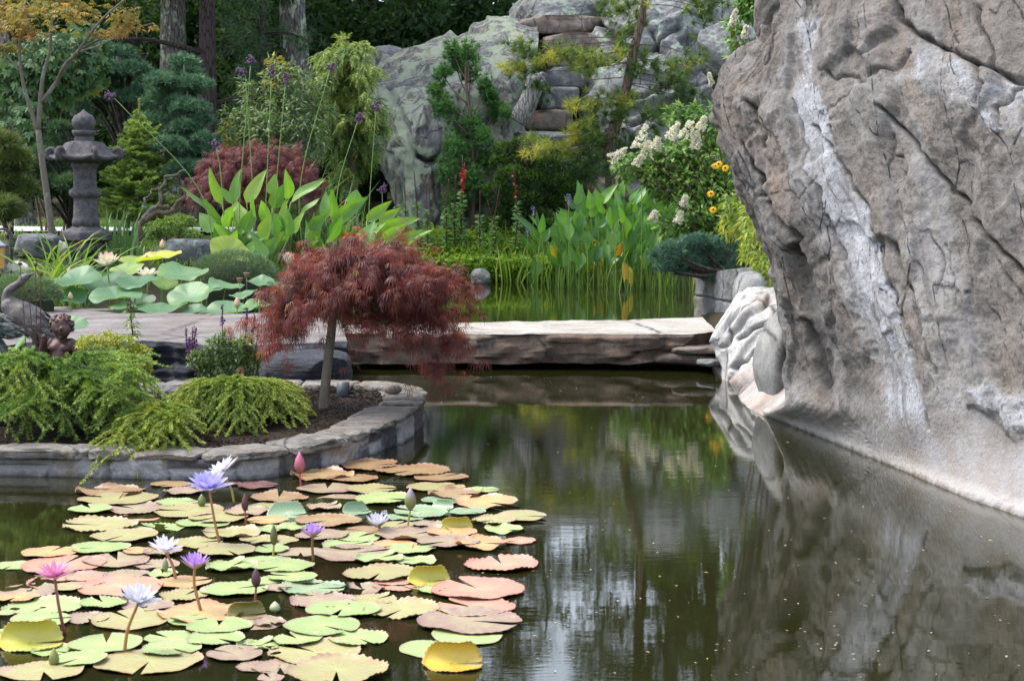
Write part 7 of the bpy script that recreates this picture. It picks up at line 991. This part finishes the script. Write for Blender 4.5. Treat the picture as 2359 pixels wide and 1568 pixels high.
def pad_mesh(seed, amp, cup=0.0, teeth=34):
    rg = np.random.default_rng(seed); nr, m = 12, 136; rr = np.linspace(.0, 1, nr) ** .8; gap = rg.uniform(.05, .16); an = np.linspace(gap, 2 * np.pi - gap, m); ph = rg.uniform(0, 6.28, 6); R_, A = np.meshgrid(rr, an, indexing='ij')
    tooth = np.abs((A * teeth / (2 * np.pi)) % 1 - .5) * 2; tooth = tooth * (.2, .5, .8, .35, .65, .9, .45, .25)[seed % 8]; rim = 1 + .035 * np.sin(2 * A + ph[0]) + .02 * np.sin(3 * A + ph[5]) + .02 * np.sin(5 * A + ph[1]) + (.045 * tooth - .024) * (R_ > .97); x = R_ * rim * np.cos(A); y = R_ * rim * np.sin(A)
    edge = np.clip((R_ - .72) / .28, 0, 1); z = .03 + amp * (edge ** 2 * (.022 + .018 * np.sin(3 * A + ph[2]) + .02 * np.sin(7 * A + ph[3])) + .010 * np.sin(2 * A + ph[4]) * R_ + .010 * np.sin(5 * A + ph[5]) * R_ ** 2) + cup * R_ ** 2 - .015 * np.exp(-R_ * 9) + edge ** 8 * .05 * tooth + .012 * np.exp(-((np.minimum(A - gap, 2 * np.pi - gap - A)) / .2) ** 2) * R_ * amp
    vein = np.exp(-((np.abs((A * 11 / np.pi) % 1 - .5)) / .12) ** 2) * np.clip(1.15 - R_, 0, 1) ; z = np.maximum(z, .008)
    V = np.stack([x, y, z], -1).reshape(-1, 3); mb = MB().add(V, gridF(nr, m)[:, ::-1], R_.ravel(), vein.ravel()); W_ = V.copy(); W_[:, 2] -= .012; mb.add(W_, gridF(nr, m), R_.ravel() * .0 + .9, 0.0); return mb
PAD_MB = [pad_mesh(200 + k, a) for k, a in enumerate((.5, .8, 1.0, .6, 1.6, .9, 2.3, .7))]
MECACHE = {}
def pad_data(v, c):
    if (v, c) not in MECACHE: MECACHE[(v, c)] = PAD_MB[v].data('lily_pad', PM[c][0])
    return MECACHE[(v, c)]
PADS = []
LA = [(710, 362, 405, 'b'), (760, 410, 430, 'y'), (580, 480, 250, 'g'), (860, 467, 360, 'p'), (1130, 425, 230, 'g'), (1170, 365, 230, 'p'), (1095, 315, 220, 'b'), (1480, 310, 120, 'm'), (1210, 487, 410, 'y'), (900, 520, 250, 'c'), (640, 575, 420, 'y'), (1010, 590, 290, 'g'), (1300, 560, 300, 'g'), (1400, 530, 330, 'y'), (1590, 495, 260, 'p'), (1650, 325, 230, 'm'), (800, 653, 380, 'y'), (1480, 637, 330, 'y'), (1260, 690, 280, 'y'), (1660, 675, 210, 'y'), (1450, 745, 330, 'y'), (320, 752, 320, 'o'), (640, 725, 330, 'g'), (880, 750, 170, 'o'), (80, 830, 240, 'g'), (405, 828, 480, 'c'), (750, 800, 380, 'p'), (1040, 755, 230, 'p'), (1000, 825, 250, 'p'), (1480, 845, 290, 'g'), (1650, 805, 200, 'g'), (820, 895, 300, 'p'), (1040, 885, 190, 'g'), (560, 900, 270, 'p'), (430, 930, 460, 'c'), (770, 975, 510, 'c'), (1180, 950, 300, 'o'), (1180, 1025, 280, 'y'), (1500, 990, 370, 'g'), (190, 990, 370, 'p'), (430, 985, 160, 'y'), (100, 1045, 260, 'o'), (280, 1095, 430, 'g'), (660, 1085, 260, 'g'), (950, 1090, 280, 'p'), (1290, 1140, 490, 'o'), (260, 1185, 350, 'g'), (40, 1145, 120, 'g'), (560, 1170, 250, 'p'), (840, 1180, 460, 'y'), (1210, 1190, 240, 'g'), (1400, 1230, 380, 'g'), (1640, 1200, 330, 'p'), (1080, 1295, 280, 'g'), (1380, 1310, 350, 'g'), (680, 1345, 420, 'g'), (345, 1375, 250, 'g'), (60, 1262, 190, 'g'), (1100, 1370, 350, 'g'), (1660, 1340, 260, 'g'), (510, 1445, 310, 'g'), (955, 1445, 580, 'y'), (1504, 1405, 330, 'p'), (90, 1510, 220, 'p'), (280, 1520, 440, 'y'), (1650, 1480, 240, 'p'), (1700, 930, 200, 'g')]
LB = [(490, 205, 150, 'y'), (730, 195, 350, 'b'), (1010, 230, 410, 'b'), (1185, 275, 310, 'b'), (420, 262, 350, 'b'), (620, 282, 290, 'b'), (460, 345, 330, 'p'), (740, 352, 290, 'y'), (1150, 335, 320, 'y'), (1270, 350, 170, 'o'), (1445, 352, 200, 'g'), (1280, 390, 310, 'b'), (530, 405, 270, 'p'), (150, 400, 320, 'b'), (70, 445, 180, 'y'), (820, 415, 340, 'g'), (1190, 425, 230, 's'), (1480, 440, 380, 'o'), (1060, 500, 320, 's'), (1360, 490, 210, 's'), (440, 465, 210, 'p'), (80, 545, 240, 'o'), (460, 550, 360, 'b'), (260, 580, 230, 'g'), (960, 530, 220, 's'), (900, 580, 210, 'y'), (1700, 525, 300, 'y'), (1530, 555, 250, 'y'), (1590, 605, 240, 'g'), (1100, 572, 170, 'p'), (700, 605, 230, 'b'), (1010, 635, 420, 'p'), (1260, 625, 290, 'o'), (100, 605, 200, 'g'), (100, 670, 290, 'y'), (430, 645, 300, 'p'), (650, 655, 260, 'g'), (590, 705, 300, 'g'), (890, 700, 260, 'o'), (1000, 730, 290, 'g'), (1230, 692, 340, 'p'), (1450, 705, 310, 'o'), (1690, 675, 180, 'c'), (100, 737, 200, 'g'), (290, 745, 270, 'p'), (630, 760, 430, 'p'), (790, 800, 270, 'g'), (1030, 800, 230, 'g'), (1575, 830, 410, 'c'), (100, 800, 230, 'g'), (180, 850, 350, 'g'), (240, 912, 290, 'g'), (800, 885, 440, 'y'), (370, 980, 410, 's'), (130, 982, 170, 'p'), (690, 982, 260, 'p'), (920, 955, 310, 'c'), (1420, 990, 550, 'c'), (1120, 992, 160, 'g'), (430, 1065, 380, 'p'), (760, 1050, 260, 'y'), (560, 1125, 430, 'g'), (940, 1120, 420, 'y'), (1400, 1105, 480, 'c'), (1370, 1200, 590, 'p'), (430, 1232, 450, 'g'), (270, 1312, 280, 'g'), (660, 1300, 360, 'g'), (1355, 1280, 420, 'g'), (50, 1342, 190, 'g'), (380, 1382, 550, 'y'), (1150, 1365, 410, 'g'), (160, 1480, 320, 'p'), (520, 1530, 600, 'y'), (90, 1202, 180, 'p'), (100, 1565, 160, 'p'), (1240, 1510, 0, 'g')]
allp = [(*A_(x, y), w_ * .36, c) for x, y, w_, c in LA] + [(*B_(x, y), w_ * .36, c) for x, y, w_, c in LB if w_]
LM = [('the pink lily', *A_(350, 1270)), ('the leftmost lavender lily', *A_(795, 1385)), ('the violet lily', *A_(1285, 1120)), ('the white lavender lily', *A_(1120, 925)), ('the tall blue lily', *A_(1408, 705)), ('the tilted white lily', *A_(1495, 430)), ('the purple lily', *B_(372, 810)), ('the low lavender lily', *B_(785, 600)), ('the green striped bud', *B_(965, 590)), ('the pink bud', *B_(292, 330)), ('the yellow rolled leaf', *A_(200, 1340)), ('the rusty yellow folded leaf', *B_(1265, 1450)), ('the yellow green folded leaf', *B_(1115, 930)), ('the cupped bluish leaf', *B_(205, 500)), ('the dark maroon bud', *A_(1625, 1110)), ('the small maroon bud', *A_(1575, 590)), ('the slim green bud', *B_(112, 770))]
gw = lambda x, y: W(x, y)[:2]; lmw = [(n, gw(x, y)) for n, x, y in LM]; groups_ = {}
for k, (x, y, w_, c) in enumerate(allp):
    p = gw(x, y); ds = [(np.linalg.norm((p - q) * [1, .6]), n, q) for n, q in lmw]; dist, n, q = min(ds, key=lambda a: a[0]); v = p - q; rel = ('right of' if v[0] > 0 else 'left of') if abs(v[0]) > abs(v[1]) * .6 else ('behind' if v[1] > 0 else 'in front of'); groups_.setdefault((PM[c][1], rel, n), []).append((dist, k))
lab = {}
for (cn, rel, n), l in groups_.items():
    l.sort()
    for r, (_, k) in enumerate(l):
        o_ = ['nearest', 'second', 'third', 'fourth', 'fifth', 'sixth', 'seventh'][min(r, 6)]; lab[k] = f'{cn} lily pad {rel} {n}' if len(l) == 1 else f'{o_} {cn} lily pad {rel} {n}'
order = RG.permutation(len(allp))
for k, (x, y, w_, c) in enumerate(allp):
    p = gw(x, y); d = p[1]; r = w_ * mpp(d) / 2 * 1.16; v = int(RG.integers(0, 8)); o = bpy.data.objects.new('lily_pad', pad_data(v, c)); S.collection.objects.link(o); o.scale = (r, r * RG.uniform(.94, 1.06), r * RG.uniform(.7, 1.2)); o.location = (p[0], p[1], -.003 + .0009 * (order[k] % 16)); o.rotation_euler = (RG.normal(0, .012), RG.normal(0, .012), RG.uniform(0, 6.28)); tag(o, lab[k], 'lily pad', 'lily pads floating on the pond')
# special leaves: folded, rolled and cupped
def fold_pad(px, py, wpx, mat, label, ang, rot, name='lily_pad', tilt=.0):
    p = W(px, py); d = p[1]; r = wpx * mpp(d) / 2; mb = MB(); V = PAD_MB[2].V[0].copy(); a_, c_ = PAD_MB[2].A[0], PAD_MB[2].B[0]; u = V[:, 1].copy(); up_ = np.maximum(u + .15, 0); th = np.minimum(up_ * ang, ang * .95); rr = 1 / ang; V[:, 1] = np.where(u > -.15, -.15 + np.sin(th) * rr + np.maximum(up_ - .95, 0) * np.cos(ang * .95), u); V[:, 2] += np.where(u > -.15, (1 - np.cos(th)) * rr, 0); V = V * r; cs, sn = math.cos(rot), math.sin(rot); V = V @ arr([[cs, sn, 0], [-sn, cs, 0], [0, 0, 1]]); V[:, 2] += V[:, 1] * tilt; V = V + p; nr, m = 12, 136; mb.add(V, gridF(nr, m)[:, ::-1], a_, c_); o = mb.build(name, mat, org=p); s_ = o.modifiers.new('thickness', 'SOLIDIFY'); s_.thickness = .002; return tag(o, label, 'lily pad', 'folded and curled lily leaves')
PYEL = padmat('yellow_pad', (.42, .40, .06), (.42, .38, .05), (.40, .30, .05), (.28, .34, .08), .45); PYR = padmat('rusty_yellow_pad', (.54, .41, .04), (.52, .37, .035), (.36, .18, .025), (.42, .25, .035), .45)
fold_pad(*A_(200, 1335), 150, PYEL, 'yellow rolled lily leaf at the lower left edge beside the pink lily stem', 2.6, .1); fold_pad(*B_(1265, 1465), 142, PYR, 'rusty yellow folded lily leaf at the right front of the lily bed', 2.5, -.05); fold_pad(*B_(1115, 935), 100, PYEL, 'yellow green folded lily leaf behind the coral pads on the right', 2.6, .15)
fold_pad(*B_(205, 515), 92, PM['s'][0], 'cupped bluish lily leaf standing up at the back of the bed', 1.5, .2, tilt=.1); fold_pad(*B_(650, 490), 66, PM['s'][0], 'curled bluish leaf left of the low lavender lily', 2.0, .5); fold_pad(*B_(1195, 465), 56, PM['s'][0], 'curled silvery leaf right of the green striped bud', 2.0, -.4); fold_pad(*B_(1290, 600), 78, PYEL, 'narrow yellow green folded leaf right of the low lavender lily', 2.8, .1); fold_pad(*A_(1580, 1150), 90, padmat('dark_olive_pad', (.14, .13, .02), (.13, .12, .02), (.2, .15, .04)), 'dark olive folded leaf at the dark maroon bud stem', 2.8, .2)
# flowers
PET = {'blue': leafmat('blue_lily_petal', [(0, (.42, .30, .66)), (.5, (.46, .42, .80)), (1, (.52, .52, .86))], .3, .5, tcol=(1, 1, 1.1)), 'lav': leafmat('lavender_lily_petal', [(0, (.72, .68, .82)), (.6, (.76, .74, .88)), (1, (.74, .72, .88))], .3, .5, tcol=(1, 1, 1.05)), 'vio': leafmat('violet_lily_petal', [(0, (.62, .30, .55)), (.5, (.52, .33, .74)), (1, (.55, .40, .80))], .3, .5, tcol=(1.1, .9, 1.1)), 'pink': leafmat('pink_lily_petal', [(0, (.66, .28, .48)), (.5, (.70, .30, .54)), (1, (.74, .38, .62))], .3, .5, tcol=(1.1, .9, 1.0))}
M_stA = plain('ochre_stalk', (.30, .15, .06), .45); M_stP = plain('maroon_stalk', (.22, .07, .06), .45); M_stG = plain('olive_stalk', (.30, .26, .06), .45); M_sep = leafmat('green_sepal', [(0, (.18, .25, .08)), (1, (.35, .3, .3))], .15)
def lily(label, cp, bp, wpx, pet, smat, tilt, whorls, cup=.35, wd=.3):
    b = W(*bp); d = b[1]; c = P(cp[0], cp[1], d); size = wpx * mpp(d) / 2 * 1.05; t = flower('water_lily', label, 'water lily', c, b, size, whorls, PET[pet], 'petal', smat, M_stam, 'water lily flowers', tilt, cup, .0062, wd); me = petal_mesh(size * .95, size * .26, .3).data('sepal', M_sep)
    from mathutils import Matrix
    for k in range(4): o = bpy.data.objects.new('sepal', me); S.collection.objects.link(o); o.parent = t; ORG[o.name] = ORG[t.name]; o.matrix_local = Matrix.Translation([float(v) for v in c - b]) @ Matrix.Rotation(tilt[0], 4, 'X') @ Matrix.Rotation(tilt[1], 4, 'Y') @ Matrix.Rotation(.4 + k * math.pi / 2, 4, 'Z') @ Matrix.Translation((0, size * .05, -size * .04)) @ Matrix.Rotation(whorls[0][1] - .12, 4, 'X')
OPEN = [(9, .25, 1, 0), (8, .62, .95, .35), (6, 1.0, .8, .1)]; CUP = [(9, .6, 1, 0), (8, .85, .97, .35), (7, 1.12, .85, .1)]; FLAT = [(10, .12, 1, 0), (9, .38, .9, .3), (7, .75, .7, .1)]
lily('tall blue violet lily on the longest stem at the back of the bed', A_(1340, 345), A_(1408, 705), 104, 'blue', M_stA, (.15, .05), OPEN, .3, .36); lily('tilted white lavender lily behind the tall blue one', A_(1425, 232), A_(1498, 432), 90, 'lav', M_stG, (.1, -.55), FLAT, .2, .3); lily('white lavender lily with an ochre stem left of the violet lily', A_(1055, 735), A_(1125, 928), 80, 'lav', M_stA, (.15, .15), OPEN, .3, .3); lily('violet lily cupped above an ochre stem in the middle of the bed', A_(1245, 850), A_(1285, 1120), 82, 'vio', M_stA, (.05, .1), CUP, .3, .28); lily('pink lily on a maroon stem at the left of the bed', A_(350, 905), A_(415, 1272), 92, 'pink', M_stP, (.1, 0), OPEN, .25, .26); lily('lavender lily on a leaning ochre stem at the lower left', A_(885, 1065), A_(795, 1385), 100, 'lav', M_stA, (.2, .25), OPEN, .3, .32); lily('purple lily with a crimson base on a dark stem right of the slim green bud', B_(368, 645), B_(373, 812), 70, 'vio', plain('brown_stalk', (.16, .08, .03), .45), (.05, 0), CUP, .3, .26); lily('low pale lavender lily sitting just above the pads', B_(785, 582), B_(785, 612), 70, 'lav', M_stG, (.1, 0), CUP, .35, .28)
def bm2(name, c1, c2, c3): return leafmat(name, [(0, c1), (.5, c2), (1, c3)], .08, .45)
BUDS = [('slim maroon bud at the back left of the bed', A_(1567, 425), A_(1577, 592), 40, bm2('maroon_bud', (.07, .02, .025), (.10, .03, .04), (.14, .05, .07)), M_stP, .22), ('dark maroon bud on a stout stem in the middle of the bed', A_(1638, 905), A_(1622, 1112), 46, bm2('dark_maroon_bud', (.07, .03, .035), (.09, .035, .05), (.12, .05, .08)), M_stP, .25), ('green bud just below the tall blue lily', A_(1290, 412), A_(1292, 460), 30, bm2('green_bud', (.10, .14, .05), (.14, .18, .06), (.22, .24, .09)), M_stG, .33), ('green bud near the waterline at the lower left corner', A_(345, 1415), A_(345, 1475), 44, bm2('olive_bud', (.13, .16, .05), (.18, .2, .06), (.28, .26, .1)), M_stG, .28), ('pointed green bud beside the white lavender lily stem', A_(1058, 822), A_(1058, 872), 34, bm2('grey_green_bud', (.13, .18, .08), (.18, .24, .11), (.3, .32, .16)), M_stG, .22), ('tall pink bud at the back of the bed by the planter wall', B_(283, 172), B_(295, 335), 50, bm2('pink_bud', (.26, .10, .08), (.42, .12, .17), (.55, .15, .3)), plain('crimson_stalk', (.4, .07, .1), .45), .26), ('green striped bud with a lilac tip at the right of the bed', B_(992, 402), B_(965, 592), 52, bm2('striped_bud', (.12, .16, .04), (.19, .2, .09), (.42, .3, .5)), M_stG, .27), ('slim dark green bud left of the purple lily', B_(118, 630), B_(110, 775), 48, bm2('slim_green_bud', (.09, .10, .03), (.12, .12, .04), (.14, .12, .06)), M_stG, .19), ('small white green bud at the dark gap in the middle of the bed', B_(125, 1092), B_(125, 1130), 26, bm2('white_green_bud', (.3, .36, .16), (.42, .46, .25), (.6, .62, .45)), M_stG, .5)]
for lb, c_, b_, h, mt, smt, wr in BUDS: d = float(W(*b_)[1]); bud('lily_bud', lb, 'lily bud', c_[0], c_[1], h, d, mt, 'water lily buds', b_[0], b_[1], 0, wr, smt, srad=.0055); 
for o_ in [o for o in bpy.data.objects if o.name.startswith('lily_bud')]: pass
# specks on the water
n = 330; mb = MB(); px_ = RG.uniform(1000, 2350, n); py_ = np.where(RG.uniform(0, 1, n) < .35, RG.uniform(862, 935, n), RG.uniform(930, 1560, n)); k = ~((px_ > 1640) & (py_ < 880 + (px_ - 1640) * .47 + 15)); pts = arr([W(x, y, .003) for x, y in zip(px_[k], py_[k])]); n = len(pts); leaves(mb, pts, nrm(rdir(n) * [1, 1, .08]), UP + .15 * rdir(n), RG.uniform(.006, .03, n) * RG.uniform(.4, 1, n), .008, RG.uniform(0, 1, n), .05)
tag(mb.build('floating_debris', leafmat('dry_scrap', [(0, (.2, .15, .08)), (1, (.5, .44, .33))], .1), org=(.8, 9, 0), smooth=False), 'pale fallen scraps of leaf floating on the open water', 'debris', None, 'stuff')
